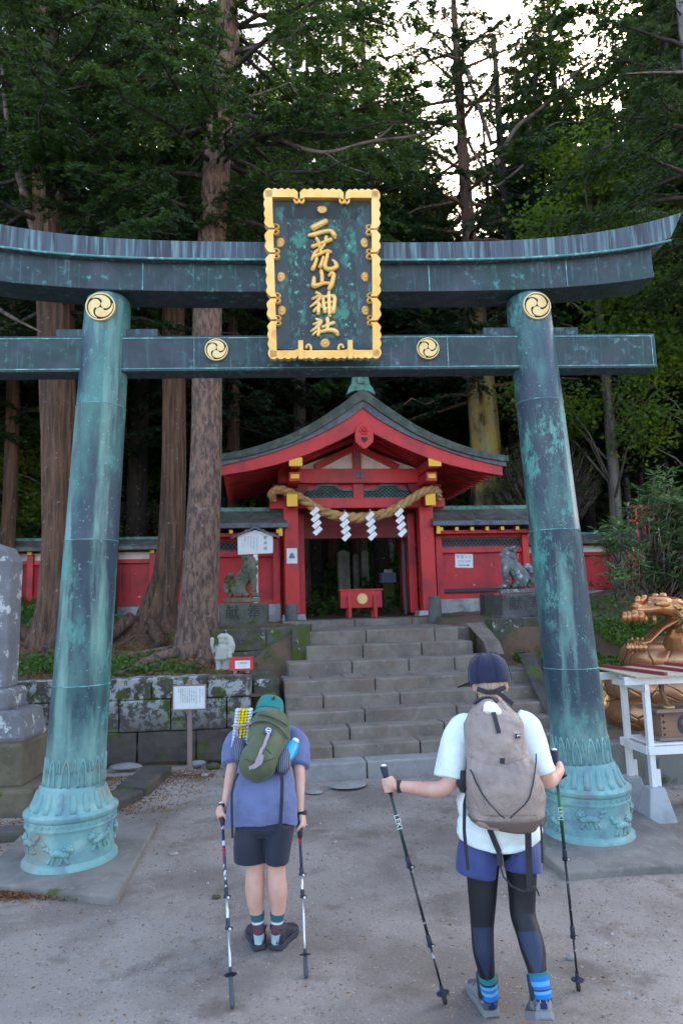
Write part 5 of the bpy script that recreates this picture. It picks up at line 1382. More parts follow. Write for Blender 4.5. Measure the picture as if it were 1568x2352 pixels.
b.build('teeth', m_copper_gold, hd, smooth=True)
b = MB(); b.ball(D(1050, 570, -.13), (0.035, 0.02, 0.028), 12, 8); ey = b.build('eye', m_copper_gold, hd, smooth=True)
b = MB(); b.ball(D(990, 572, -.155), (0.012, 0.01, 0.016), 10, 6); b.build('pupil', m_dark, hd, smooth=True)

# ---------------------------------------------------------------- right background: railing, wire fence, white shed
P = at(1470, 1200, 17)
t = thing('red_railing', 'red railing and white panel half hidden by the rhododendron', 'railing', (P.x, 17, P.z - 0.4), 0)
b = MB()
for k in range(6): b.box((-0.1 + 0.18 * k, 0, 0.42), (0.05, 0.05, 0.75))
b.box((0.35, 0, 0.80), (1.3, 0.06, 0.06)); b.box((0.35, 0, 0.45), (1.3, 0.05, 0.05)); b.build('rails', m_red, t, world=False)
b = MB(); b.box((0.55, -0.1, -0.1), (0.42, 0.05, 0.75)); b.build('white_panel', m_white_paint, t, world=False)
t = thing('wire_fence', 'rusty posts with wires above the red boundary wall on the right', 'fence', (at(1430, 1200, 19).x, 19, 2.6), 0)
for k, x in enumerate((1403, 1425, 1440, 1470)):
    P = at(x, 1250, 19); q = at(x, 1185 - (k % 2) * 12, 19)
    b = MB(); b.tube([(P.x, 19, P.z - .4), (q.x, 19, q.z)], 0.03, 6); b.build('post', m_wood, t)
b = MB()
for z in (1195, 1207, 1219, 1232): b.tube([at(1395, z, 19), at(1500, z - 3, 19)], 0.006, 4)
b.build('wires', m_lead, t)
# ---------------------------------------------------------------- trees
def leaf_quads(c, d, l, w, rng):
    """diamond leaves: centres c, directions d, lengths l, widths w"""
    n = len(c)
    d = d / (np.linalg.norm(d, axis=1, keepdims=True) + 1e-9)
    r = rng.normal(size=(n, 3)); s = np.cross(d, r); s /= (np.linalg.norm(s, axis=1, keepdims=True) + 1e-9)
    l = np.broadcast_to(l, (n,))[:, None]; w = np.broadcast_to(w, (n,))[:, None]
    V = np.stack([c - d * l / 2, c + s * w / 2 - d * l * 0.05, c + d * l / 2, c - s * w / 2 - d * l * 0.05], 1).reshape(-1, 3)
    F = np.arange(4 * n).reshape(n, 4)
    return V, F
def limb_sprays(rng, origins, dirs, lens, droop, per_m=7, leaves=16, spray=0.55, lf=(0.13, 0.045)):
    """conifer foliage along limbs; returns leaf centres and directions"""
    C = []; Dd = []
    for o, d, L in zip(origins, dirs, lens):
        n = max(3, int(L * per_m))
        t = rng.uniform(0.18, 1.0, n) ** 0.8
        hd = np.array([d[0], d[1], 0]); hd = hd / (np.linalg.norm(hd) + 1e-9)
        side = np.array([-hd[1], hd[0], 0])
        p = o + np.outer(t * L, d); p[:, 2] -= droop * (t * L) ** 1.6 * 0.2
        sg = rng.choice([-1, 1], n)
        sl = spray * (1.15 - 0.75 * t) * (0.6 + 0.5 * min(1.0, L / 2.5)) * rng.uniform(0.6, 1.3, n)
        sdir = hd * rng.uniform(0.3, 0.9, n)[:, None] + side * (sg * rng.uniform(0.4, 1.1, n))[:, None]
        sdir[:, 2] -= rng.uniform(0.05, 0.5, n)
        sdir /= np.linalg.norm(sdir, axis=1, keepdims=True)
        k = leaves
        u = rng.uniform(0.05, 1, (n, k))
        q = p[:, None, :] + sdir[:, None, :] * (u * sl[:, None])[:, :, None]
        wid = (0.22 * sl[:, None] * (1 - u * 0.7))
        cr = np.cross(sdir, [0, 0, 1.0]); cr /= np.linalg.norm(cr, axis=1, keepdims=True) + 1e-9
        off = rng.normal(size=(n, k)) * wid * 0.8
        q += cr[:, None, :] * off[:, :, None]
        q[:, :, 2] -= (u ** 2) * sl[:, None] * 0.25 - rng.normal(size=(n, k)) * 0.025
        dd = sdir[:, None, :] + cr[:, None, :] * np.sign(off)[:, :, None] * 0.8 + rng.normal(size=(n, k, 3)) * 0.25
        C.append(q.reshape(-1, 3)); Dd.append(dd.reshape(-1, 3))
    return np.concatenate(C), np.concatenate(Dd)
def conifer_limbs(rng, trunk, z0, z1, R, n, up=0.1, prof=None, az=None):
    """limbs round a trunk polyline (list of xyz) between z0 and z1"""
    P = np.array([p[:3] for p in trunk], float)
    zs = np.sort(rng.uniform(z0, z1, n)); O = []; Dr = []; Ls = []
    for i, z in enumerate(zs):
        x = np.interp(z, P[:, 2], P[:, 0]); y = np.interp(z, P[:, 2], P[:, 1])
        a = i * 2.4 + rng.uniform(-.5, .5) if az is None else rng.uniform(*az)
        t = (z - z0) / (z1 - z0 + 1e-9)
        L = R * (prof(t) if prof else (0.55 + 0.6 * math.sin(PI * min(1, t + 0.25))) * (1 - 0.75 * t ** 2.2)) * rng.uniform(0.6, 1.15)
        O.append((x, y, z)); e = up + rng.uniform(-.2, .2) + 0.35 * t
        Dr.append((math.cos(a), math.sin(a), e)); Ls.append(L)
    O = np.array(O); Dr = np.array(Dr); Dr /= np.linalg.norm(Dr, axis=1, keepdims=True)
    return O, Dr, np.array(Ls)
def limb_tubes(b, O, Dr, Ls, r0, droop, rng, n=5):
    for o, d, L in zip(O, Dr, Ls):
        pts = []; rs_ = []
        for k in range(6):
            t = k / 5; p = o + d * L * t * 0.95; p = p + np.array([0, 0, -droop * (t * L) ** 1.6 * 0.2]) + rng.normal(size=3) * 0.03 * L * t
            pts.append(tuple(p)); rs_.append(max(0.006, r0 * (1 - t * 0.85) * min(1, L / 2.5)))
        b.tube(pts, rs_, n)
def trunk_tube(b, path, n=20, flute=0.06, seed=0, flare=None, ridge=0.0):
    """path: (x,y,z,r); fluted, noisy bark cylinder"""
    pp = catmull(path, 6); rings = []
    z0 = pp[0][2]
    for i, p in enumerate(pp):
        ring = []
        for k in range(n):
            a = 2 * PI * k / n
            f = 1 + flute * noise.noise(Vector((math.cos(a) * 1.6 + seed, math.sin(a) * 1.6, p[2] * 0.25))) * 1.6 + ridge * noise.noise(Vector((math.cos(a) * 7 + seed, math.sin(a) * 7, p[2] * 0.35)))
            if flare:
                h = p[2] - z0
                f *= 1 + flare * math.exp(-h / 0.45) * (0.55 + 0.9 * max(0, math.sin(a * 3 + seed) + 0.6 * math.sin(a * 5 + seed * 2)))
            ring.append(Vector((p[0] + p[3] * f * math.cos(a), p[1] + p[3] * f * math.sin(a), p[2])))
        rings.append(ring)
    b.rings(rings)
def tree(label, path, crown, leaf, bark_, seed, name='conifer_tree', n=56, flute=0.08, flare=None, group=None, dead=(), roots=(), lim_r=0.055, cat='tree', clear=True, leaves=40, per_m=12, lfs=(0.095, 0.030), spray=0.62):
    rng = np.random.default_rng(seed)
    z0 = hill(path[0][0], path[0][1])
    path = [(path[0][0], path[0][1], z0 - 0.4, path[0][3] * 1.02)] + list(path[1:])
    t = thing(name, label, cat, (path[0][0], path[0][1], z0), 0, group)
    b = MB(); trunk_tube(b, path, n, flute, seed, flare, .12 if bark_ is m_bark_cedar else .03)
    if crown:
        O_, Dr_, L_ = [], [], []
        for c in crown:
            o, d, l = conifer_limbs(rng, path, *c[:4], **(c[4] if len(c) > 4 else {}))
            O_.append(o); Dr_.append(d); L_.append(l)
        O_ = np.concatenate(O_); Dr_ = np.concatenate(Dr_); L_ = np.concatenate(L_)
    tr = b.build('trunk', bark_, t, smooth=True)
    if crown:
        b = MB(); limb_tubes(b, O_, Dr_, L_, lim_r, 0.5, rng); b.build('limbs', m_bark_dark if bark_ is not m_bark_mossy_lit else m_bark_cedar, tr, smooth=True)
        c, d = limb_sprays(rng, O_, Dr_, L_, 0.5, per_m=per_m, leaves=leaves, spray=spray)
        V, F = leaf_quads(c, d, lfs[0] * rng.uniform(.6, 1.3, len(c)), lfs[1] * rng.uniform(.6, 1.3, len(c)), rng)
        npmesh('crown', V, F, leaf, t)
    for dp_ in dead:
        b = MB(); pp = catmull(dp_[0], 5); b.tube(pp, list(np.linspace(dp_[1], dp_[1] * 0.25, len(pp))), 7)
        for sub in dp_[2:]: q = catmull(sub, 4); b.tube(q, list(np.linspace(dp_[1] * .5, 0.006, len(q))), 5)
        b.build('dead_branch', m_twig, t, smooth=True)
    if roots:
        for rt in roots:
            b = MB(); pp = [(p[0], p[1], hill(p[0], p[1]) + p[2]) for p in catmull([(q[0], q[1], q[2]) for q in rt[0]], 5)]
            b.tube(pp, list(np.linspace(rt[1], rt[1] * 0.3, len(pp))), 8); b.build('root', bark_, t, smooth=True)
    return t
A3 = lambda x, y, Y: tuple(at(x, y, Y))
T1_PATH = [(-2.41, 11.3, 1.2, .40), (-2.40, 11.3, 1.75, .33)] + [(at(x, y, 11.3).x, 11.3, at(x, y, 11.3).z, r_) for x, y, r_ in ((463, 1280, .29), (474, 1000, .255), (477, 700, .25), (497, 400, .24), (513, 150, .215), (521, 0, .19))] + [(-2.35, 11.3, 20, .08)]
# the big spruce trunk in front of the wall, left of the stairs
tree('biggest scaly reddish grey trunk standing just left of the left lion dog', T1_PATH,
     [(8.0, 18.5, 3.8, 44, dict(az=(-0.75, 1.4))), (8.0, 18.5, 3.8, 44, dict(az=(1.7, 3.9))), (9.6, 11.2, 2.6, 9, dict(az=(-2.4, -0.7))), (12.2, 18, 3, 14, dict(az=(-2.4, -.7)))], m_leaf_mid, m_bark_spruce, 21, n=48, flute=0.03, flare=0.22, lim_r=.05,
     dead=[([A3(540, 285, 11.2), A3(640, 320, 10.8), A3(740, 350, 10.4), A3(850, 325, 10.0), A3(960, 310, 9.6), A3(1040, 280, 9.4)], 0.045, [A3(860, 325, 10.), A3(905, 285, 9.8), A3(928, 235, 9.7)], [A3(745, 350, 10.4), A3(790, 380, 10.2), A3(850, 400, 10.)]),
           ([A3(540, 230, 11.2), A3(600, 215, 10.8), A3(665, 190, 10.5)], 0.03), ([A3(560, 115, 11.2), A3(610, 100, 10.9), A3(680, 85, 10.6)], 0.028), ([A3(640, 110, 10.8), A3(690, 60, 10.5), A3(720, 5, 10.3)], 0.018), ([A3(700, 250, 10.3), A3(780, 205, 10), A3(850, 150, 9.8)], 0.013)],
     roots=[([(-2.6, 11.1, 0.1), (-2.95, 10.5, 0.05), (-3.1, 10.0, 0.02), (-3.5, 9.6, 0.0)], 0.09), ([(-2.3, 11.0, 0.08), (-2.2, 10.5, 0.03), (-2.6, 9.9, 0.02), (-3.0, 9.55, 0.0)], 0.06), ([(-2.7, 11.3, 0.08), (-3.4, 11.0, 0.05), (-3.9, 10.4, 0.02)], 0.08), ([(-2.1, 11.1, 0.08), (-1.9, 10.6, 0.04), (-1.7, 10.2, 0.0)], 0.07)])
tree('buttressed red brown cedar just left of the biggest scaly trunk', [(-3.62, 13.0, 1.6, .40), (-3.48, 13.0, 2.1, .28), (-3.30, 13, 3.0, .215), (-3.22, 13, 5, .20), (-3.25, 13, 8, .20), (-3.3, 13, 12, .17), (-3.4, 13, 18, .08)],
     [(8.3, 17.5, 3.2, 80), (8.6, 11.5, 2.6, 12, dict(az=(-2.6, -0.6)))], m_leaf_dark, m_bark_cedar, 22, flute=0.16, flare=1.0,
     roots=[([(-3.9, 12.7, 0.25), (-4.5, 12.0, 0.05), (-5.0, 11.2, 0.02)], 0.13), ([(-3.5, 12.6, 0.2), (-3.2, 12.0, 0.08), (-3.3, 11.4, 0.02)], 0.12)])
tree('thick dark twisted cedar at the far left behind the torii pillar', [(-5.05, 12.0, 1.4, .42), (-5.0, 12, 2.2, .34), (-5.02, 12, 4, .31), (-5.1, 12, 6, .32), (-5.25, 12, 8.5, .30), (-5.5, 12, 11, .2), (-5.6, 12, 17, .1)],
     [(7.4, 16.5, 3.6, 80), (7.6, 11.5, 3.3, 30, dict(az=(-2.2, 0.2)))], m_leaf_dark, m_bark_cedar, 23, flute=0.2, flare=0.4,
     dead=[([A3(90, 560, 12), A3(50, 420, 12), A3(20, 300, 12), A3(5, 150, 12)], 0.10), ([A3(120, 500, 11.9), A3(165, 380, 11.6), A3(190, 300, 11.4)], 0.09), ([A3(-20, 700, 11.5), A3(40, 735, 11.2), A3(105, 768, 11.0)], 0.045)])
# trees behind the gate
tree('left of the twin cedar trunks rising behind the gate roof', [(-2.28, 24, 2, .36), (-2.3, 24, 6, .33), (-2.4, 24, 12, .28), (-2.5, 24, 22, .1)], [(9.5, 21, 3.4, 80)], m_leaf_blue, m_bark_cedar, 24, flute=.14)
tree('right of the twin cedar trunks rising behind the gate roof', [(-1.72, 24.6, 2, .36), (-1.75, 24.6, 6, .34), (-1.8, 24.6, 12, .26), (-1.9, 24.6, 22, .1)], [(9.5, 21, 3.2, 70)], m_leaf_blue, m_bark_cedar, 25, flute=.14)
tree('slim brown cedar seen above the left roof slope beside the gate ridge', [(-0.72, 28, 3, .2), (-0.74, 28, 8, .19), (-0.8, 28, 20, .1)], [(9, 20, 3, 60)], m_leaf_dark, m_bark_cedar, 26)
tree('tall yellow mossy trunk behind the right eave of the gate', [(4.30, 20, 2, .50), (4.32, 20, 4, .47), (4.33, 20, 7, .44), (4.3, 20, 10.5, .36), (4.25, 20, 13, .24), (4.2, 20, 16, .16), (4.15, 20, 24, .07)],
     [(8.0, 12.2, 3.6, 44), (12.8, 24, 3.6, 60)], m_leaf_blue, m_bark_mossy_lit, 27, flute=.12, lim_r=.07,
     dead=[([A3(1130, 400, 19.8), A3(1180, 300, 19.5), A3(1240, 250, 19.2), A3(1330, 160, 19), A3(1420, 110, 18.8)], 0.09, [A3(1240, 250, 19.2), A3(1300, 190, 19), A3(1340, 120, 19)]), ([A3(1128, 330, 19.8), A3(1090, 220, 19.6), A3(1050, 100, 19.4), A3(1010, 10, 19.2)], 0.07, [A3(1090, 220, 19.6), A3(1040, 215, 19.4), A3(990, 200, 19.3)], [A3(1065, 140, 19.6), A3(1020, 120, 19.4), A3(990, 60, 19.3)]),
           ([A3(1125, 250, 19.8), A3(1135, 130, 19.7), A3(1110, 30, 19.6)], 0.07), ([A3(1130, 420, 19.8), A3(1080, 330, 19.6), A3(1060, 240, 19.5)], 0.04, [A3(1075, 320, 19.6), A3(1040, 300, 19.5), A3(1000, 310, 19.4)]), ([A3(1140, 430, 19.8), A3(1210, 370, 19.5), A3(1260, 290, 19.3), A3(1330, 280, 19.)], 0.05), ([A3(1140, 260, 19.8), A3(1180, 180, 19.6), A3(1190, 60, 19.5)], 0.04)])
tree('dark straight trunk just right of the forked tree against the sky', [(6.35, 24, 2.5, .26), (6.4, 24, 8, .24), (6.45, 24, 14, .20), (6.5, 24, 24, .09)], [(9, 13.0, 3, 30), (14, 24, 3.0, 44)], m_leaf_blue, m_bark_dark, 28)
tree('tall trunk just outside the right edge with one pale bare branch reaching in', [(7.05, 12, 1.5, .26), (7.05, 12, 5, .21), (7.05, 12, 10, .18), (7.0, 12, 17, .08)], [(8.3, 16.5, 2.6, 40, dict(az=(1.0, 3.9)))], m_leaf_dark, m_bark_pale, 31,
     dead=[([A3(1640, 158, 11.8), A3(1560, 166, 11.6), A3(1500, 166, 11.4), A3(1436, 169, 11.2)], 0.035)])
# individually visible thinner trunks in the wood
THIN = [(15, 1240, 16, .16, m_bark_cedar, 'dark slim trunk at the left picture edge behind the monument'), (312, 1200, 19, .28, m_bark_dark, 'dark trunk between the left torii pillar and the buttressed cedar'),
        (505, 1080, 22, .17, m_bark_dark, 'dark slender trunk just right of the biggest scaly trunk'), (245, 1240, 25, .16, m_bark_dark, 'thin dark trunk behind the left torii pillar'), (75, 1170, 27, .22, m_bark_pale, 'pale mottled trunk far back at the left'),
        (1180, 1100, 24, .13, m_bark_dark, 'thin dark stem right of the yellow mossy trunk'), (1432, 1090, 27, .13, m_bark_pale, 'pale leaning trunk far right in the dark wood'), (1468, 1090, 30, .12, m_bark_pale, 'second pale trunk far right in the dark wood'),
        (980, 1000, 36, .14, m_bark_pale, 'pale thin trunk above the right roof slope'), (1022, 1000, 38, .17, m_bark_pale, 'pale double stem above the right roof slope'), (1340, 1060, 32, .15, m_bark_grey, 'grey stem right of the right torii pillar'),
        (560, 1040, 34, .15, m_bark_grey, 'grey thin stem above the left roof eave'), (1530, 1080, 34, .2, m_bark_dark, 'dark stem far right above the rhododendron')]
for i, (px, py, Y, r_, bk, lab) in enumerate(THIN):
    P = at(px, py, Y)
    tree(lab, [(P.x, Y, 2, r_ * 1.15), (P.x + .05, Y, 6, r_), (P.x + random.uniform(-.3, .3), Y, 13, r_ * .8), (P.x + random.uniform(-.4, .4), Y, 21, r_ * .3)], [(6.2 if Y < 20 else 7.5, 20, 3.0, 62)], [m_leaf_dark, m_leaf_blue, m_leaf_mid][i % 3], bk, 40 + i, n=14, lim_r=.035)
HI = [(-0.9, 23.0), (-0.35, 26.5), (1.9, 27.5), (-6.6, 19.2), (-8.8, 15.2), (10.2, 18.6), (12.9, 18.4), (11.8, 17.2), (-1.2, 20.8), (8.3, 25.2), (0.4, 31), (-4.6, 27), (12.8, 21), (-11.5, 18.5), (9.4, 26.0), (3.1, 31), (-3.0, 19.0), (10.0, 14.8), (1.2, 21.5), (0.6, 24.8), (11.6, 24.2), (-5.6, 16.3)]
HL_ = ['directly behind the gate ridge', 'left of the gate ridge far back', 'right of the gate ridge', 'behind the left torii pillar', 'at the far left behind the monument', 'right of the right torii pillar', 'behind the rhododendron', 'at the far right edge behind the rhododendron', 'just left of the plaque above the gate roof', 'behind the dark straight trunk', 'far back on the gate axis', 'far back left of the twin cedar trunks', 'far right behind the red railing', 'beyond the left edge wall', 'between the torii right pillar and the bright leafy tree', 'far back right of the gate ridge', 'behind the biggest scaly trunk', 'overhanging the golden serpent from the right', 'rising just behind the right half of the gate roof', 'rising just behind the gate roof peak', 'second behind the rhododendron', 'between the far left cedar and the left boundary wall']
# the wood on the hillside: a few conifer shapes, copied as individual trees
protos = []
for k in range(4):
    rng = np.random.default_rng(70 + k)
    root = bpy.data.objects.new('conifer_tree', None); COL.objects.link(root); ROOTM[root.name] = Matrix.Identity(4)
    root['label'] = 'tall dark conifer in the dense wood covering the hillside'; root['category'] = 'tree'; root['group'] = 'conifers of the hillside wood'
    Ht = 19 + 2.0 * k
    path = [(0, 0, -2.5, .26), (0.05, 0, 4, .22), (-0.05, 0.05, 10, .16), (0.1, 0, Ht, .04)]
    b = MB(); trunk_tube(b, path, 12, .1, k); tr = b.build('trunk', [m_bark_dark, m_bark_cedar, m_bark_grey, m_bark_dark][k], root, smooth=True)
    O_, Dr_, L_ = conifer_limbs(rng, path, 2.2 + k * 0.8, Ht - .3, 3.5, 150, up=0.0)
    c, d = limb_sprays(rng, O_, Dr_, L_, 0.7, per_m=7, leaves=20, spray=0.9)
    V, F = leaf_quads(c, d, 0.24 * rng.uniform(.6, 1.3, len(c)), 0.085 * rng.uniform(.6, 1.3, len(c)), rng)
    npmesh('crown', V, F, [m_leaf_dark, m_leaf_blue, m_leaf_dark, m_leaf_mid][k], root)
    protos.append(root)
rr = random.Random(12)
def place(k, x, y, sc, first=[0, 0, 0, 0]):
    src = protos[k]
    if not first[k]:
        r_ = src; first[k] = 1
    else:
        r_ = src.copy(); COL.objects.link(r_)
        for ch in src.children:
            c = ch.copy(); COL.objects.link(c); c.parent = r_
    r_.location = (x, y, hill(x, min(y, 90))); r_.rotation_euler = (0, 0, rr.uniform(0, 6.28)); r_.scale = (sc, sc, sc * rr.uniform(.9, 1.1))
    return r_
rngh = np.random.default_rng(99)
hp = []
for k in range(3):
    root = bpy.data.objects.new('conifer_tree', None); COL.objects.link(root); ROOTM[root.name] = Matrix.Identity(4); root['category'] = 'tree'
    Ht = 20 + 1.5 * k; path = [(0, 0, -1.0, .24), (0.05, 0, 5, .20), (-0.05, 0.05, 11, .15), (0.1, 0, Ht, .04)]
    b = MB(); trunk_tube(b, path, 12, .1, k + 5); tr = b.build('trunk', [m_bark_dark, m_bark_cedar, m_bark_grey][k], root, smooth=True)
    O_, Dr_, L_ = conifer_limbs(rngh, path, 5.2 + k * .7, Ht - .3, 3.7, 120, up=0.0)
    b = MB(); limb_tubes(b, O_[:60], Dr_[:60], L_[:60], .035, .6, rngh, 4); b.build('limbs', m_bark_dark, tr, smooth=True)
    c, d = limb_sprays(rngh, O_, Dr_, L_, 0.6, per_m=9, leaves=34, spray=0.7)
    V, F = leaf_quads(c, d, 0.125 * rngh.uniform(.6, 1.3, len(c)), 0.045 * rngh.uniform(.6, 1.3, len(c)), rngh)
    npmesh('crown', V, F, [m_leaf_dark, m_leaf_blue, m_leaf_mid][k], root); hp.append(root)
def copy_tree(o, par=None):
    c = o.copy(); COL.objects.link(c); c.parent = par
    for ch in o.children: copy_tree(ch, c)
    return c
for i, (x, y) in enumerate(HI):
    r_ = hp[i] if i < 3 else copy_tree(hp[i % 3])
    r_.location = (x, y, hill(x, y)); r_.rotation_euler = (0, 0, 1.3 * i); s_ = (.85, 1, .93, 1.05)[i % 4] * (1.22 if i in (0, 5, 6, 8, 14, 18, 19) else 1.05); r_.scale = (s_, s_, s_)
    r_['label'] = 'high crowned conifer ' + HL_[i]; r_['group'] = 'high crowned conifers around the shrine'
spots = []
tries = 0
while len(spots) < 112 and tries < 6000:
    tries += 1
    y = 25 + 42 * rr.random() ** 1.25; x = rr.uniform(-0.62, 0.66) * (y + 6)
    if 0.16 < x / y < 0.27 and y < 60: continue                       # the open strip where the sky shows
    if -1.6 < x < 3.0 and y < 38: continue
    if abs(x / y + 0.385) < 0.035: continue
    if any((x - a) ** 2 + (y - c) ** 2 < (2.3 + y * 0.02) ** 2 for a, c in spots): continue
    spots.append((x, y))
for i, (x, y) in enumerate(spots):
    place(i % 4, x, y, rr.uniform(.8, 1.12) * (1.0 if y < 45 else 1.15))
for (x, y, k, s_) in ((-9.5, 17, 0, .85), (-11.5, 22, 2, 1), (11.5, 20, 1, .85), (13.5, 24, 2, 1), (9.3, 25.5, 3, .95), (15.5, 19, 0, .9), (-13.5, 16, 3, .9), (17, 27, 1, 1.), (-16, 25, 0, 1.)):
    place(k, x, y, s_)
for o in protos: assert o.name in [q.name for q in COL.objects]
# broad leaved trees behind, their sunlit yellow green put into the leaf colour
def broadleaf(label, x, y, h, R, leaf, seed, n=9000, lw=(0.22, 0.13), cz=0.62, dens=28, trunk_r=.14):
    rng = np.random.default_rng(seed); z0 = hill(x, y)
    t = thing('broadleaf_tree', label, 'tree', (x, y, z0), 0)
    b = MB(); trunk_tube(b, [(x, y, z0 - .3, trunk_r * 1.2), (x + .1, y, z0 + h * .4, trunk_r), (x, y, z0 + h * .9, trunk_r * .3)], 10, .1, seed)
    tips = []
    for k in range(dens):
        a = rng.uniform(0, 6.28); zz_ = z0 + h * rng.uniform(.3, 1); rr_ = R * math.sqrt(max(0.1, 1 - ((zz_ - z0 - h * cz) / (h * .5)) ** 2)) * rng.uniform(.3, 1)
        e = np.array([x + rr_ * math.cos(a), y + rr_ * math.sin(a), zz_]); tips.append(e)
        b.tube([(x, y, zz_ - h * .15), tuple((np.array([x, y, zz_ - .1 * h]) + e) / 2), tuple(e)], [.04, .025, .01], 5)
    b.build('trunk', m_bark_grey, t, smooth=True)
    tips = np.array(tips); idx = rng.integers(0, len(tips), n)
    c = tips[idx] + rng.normal(size=(n, 3)) * np.array([.42, .42, .26]) * R * .38
    d = rng.normal(size=(n, 3)) * [1, 1, .5] + [0, 0, -.3]
    V, F = leaf_quads(c, d, lw[0] * rng.uniform(.6, 1.3, n), lw[1] * rng.uniform(.6, 1.3, n), rng)
    npmesh('crown', V, F, leaf, t)
broadleaf('yellow green leafy tree in painted sunlit colour at the upper right above the torii lintel', 7.3, 18.2, 13.2, 2.7, m_leaf_bright, 3, 15000, (.14, .085))
broadleaf('bright green leafy tree at the right picture edge', 9.6, 17.5, 9.8, 2.6, m_leaf_bright, 4, 11000, (.16, .09))
broadleaf('green leafy tree in the gap between the conifers above the plaque', 6.2, 33, 13, 3.6, m_leaf_bright, 5, 9000)
broadleaf('leafy tree in painted sunlit colour seen through the gap above the left torii pillar', -14.5, 38, 17, 4.0, m_leaf_bright, 6, 9000, (.3, .18))
broadleaf('pale green leafy tree low behind the gate roof on the left', -4.3, 22.5, 5.2, 1.8, m_leaf_bright, 7, 6000, (.13, .07))
broadleaf('small leafy tree low at the left behind the monument', -7.2, 17.5, 4.6, 1.9, m_leaf_bright, 8, 7000, (.12, .06))

broadleaf('low leafy tree between the trunks left of the twin cedars', -3.7, 25, 6.5, 2.3, m_leaf_bright, 11, 7000, (.14, .08))
broadleaf('leafy tree far behind the right slope of the gate roof', 2.3, 29.5, 8.5, 2.6, m_leaf_bright, 12, 7000, (.17, .09))
broadleaf('low leafy tree behind the left torii pillar', -7.9, 21, 6.5, 2.2, m_leaf_bright, 13, 7000, (.13, .07))
broadleaf('leafy tree in the wood between the yellow mossy trunk and the right pillar', 5.9, 25, 7.5, 2.0, m_leaf_bright, 14, 6000, (.14, .08))
# ---------------------------------------------------------------- shrubs with big whorled leaves
def whorl_shrub(label, tips, leaf, seed, L=0.13, W=0.036, per=9, base=None, name='rhododendron_shrub', stem_r=.012):
    rng = np.random.default_rng(seed)
    tips = np.array(tips, float)
    base = np.array(base if base is not None else (tips[:, 0].mean(), tips[:, 1].mean() + .2, tips[:, 2].min() - .8))
    t = thing(name, label, 'shrub', tuple(base), 0)
    b = MB()
    for p in tips:
        m = base + (p - base) * 0.55 + rng.normal(size=3) * .08 + [0, 0, -.12]
        b.tube([tuple(base * .3 + p * .7 + rng.normal(size=3) * .06), tuple(m * .25 + p * .75), tuple(p)], [stem_r * 1.0, stem_r * .7, stem_r * .4], 5)
    b.build('stems', m_twig, t, smooth=True)
    n = len(tips); k = per
    a = rng.uniform(0, 6.28, (n, 1)) + np.arange(k) * 2 * PI / k + rng.normal(size=(n, k)) * .2
    e = rng.uniform(-.35, .75, (n, k)); l = L * rng.uniform(.7, 1.2, (n, k))
    d = np.stack([np.cos(a) * np.cos(e), np.sin(a) * np.cos(e), np.sin(e)], 2)
    c0 = tips[:, None, :]
    s = np.stack([-np.sin(a), np.cos(a), np.zeros_like(a)], 2)
    w_ = (W * rng.uniform(.8, 1.2, (n, k)))[..., None]; l = l[..., None]
    up = np.cross(d, s)
    P0 = c0 + d * .012; P1 = c0 + d * l * .55 + s * w_ / 2 - up * .004; P2 = c0 + d * l; P2 = P2 + [0, 0, -.015]; P3 = c0 + d * l * .55 - s * w_ / 2 - up * .004
    Pm = c0 + d * l * .55 + up * .006
    V = np.stack([P0, P1, Pm, P3, P2], 2).reshape(-1, 3)
    q = np.arange(n * k)[:, None] * 5
    F = np.concatenate([q + [0, 1, 2], q + [0, 2, 3], q + [1, 4, 2], q + [2, 4, 3]])
    npmesh('leaves', V, F, leaf, t)
rng = np.random.default_rng(5)
def blob(cx, cy, cz, rx, ry, rz, n, shell=.55):
    v = rng.normal(size=(n, 3)); v /= np.linalg.norm(v, axis=1, keepdims=True); v *= (shell + (1 - shell) * rng.random((n, 1))) ** .8
    return v * [rx, ry, rz] + [cx, cy, cz]
P = at(1625, 1270, 10.3)
tips = np.concatenate([blob(P.x, 10.3, P.z, 1.0, .8, .75, 430, .35), blob(*at(1570, 1330, 10.2), .5, .5, .42, 110, .3), blob(*at(1550, 1180, 10.4), .4, .4, .3, 60),
    np.array([tuple(at(x, y, Y)) for x, y, Y in ((1400, 1322, 9.6), (1425, 1318, 9.6), (1382, 1250, 9.8), (1400, 1232, 9.8), (1432, 1250, 9.8), (1452, 1215, 9.8), (1418, 1205, 10), (1440, 1165, 10.2), (1480, 1130, 10.2), (1500, 1105, 10.2), (1470, 1190, 10), (1455, 1290, 9.8), (1475, 1255, 9.8), (1412, 1270, 9.8), (1530, 1095, 10.3), (1552, 1130, 10.2), (1445, 1345, 9.9), (1465, 1320, 9.9), (1490, 1165, 10), (1515, 1150, 10), (1535, 1190, 10), (1500, 1215, 10))])])
sp_ = tips[-22:]; tips = np.concatenate([tips] + [sp_ + rng.normal(size=sp_.shape) * [.10, .12, .08] for _ in range(3)])
whorl_shrub('glossy dark green rhododendron hanging over the golden serpent', tips, m_leaf_rhodo, 1, L=.19, W=.055, base=(4.6, 10.6, 1.2))
P = at(1350, 1100, 15.5)
whorl_shrub('pale olive bush behind the right torii pillar above the red wall', blob(P.x, 15.6 + 3.4, at(1350, 1100, 19).z, 1.7, 1.0, 1.3, 1100, .2), leafmat('olive_leaf', (0.06, 0.09, 0.03), (0.16, 0.19, 0.08), trans=.25), 2, L=.15, W=.045, per=8, name='leafy_bush')
whorl_shrub('bright leafy sprig in front of the serpent at the picture edge', [tuple(at(x, y, 7.9)) for x, y in ((1560, 1405, ), (1568, 1420), (1585, 1390), (1575, 1440))], m_leaf_rhodo, 3, L=.13, W=.04, base=tuple(at(1600, 1450, 8)))
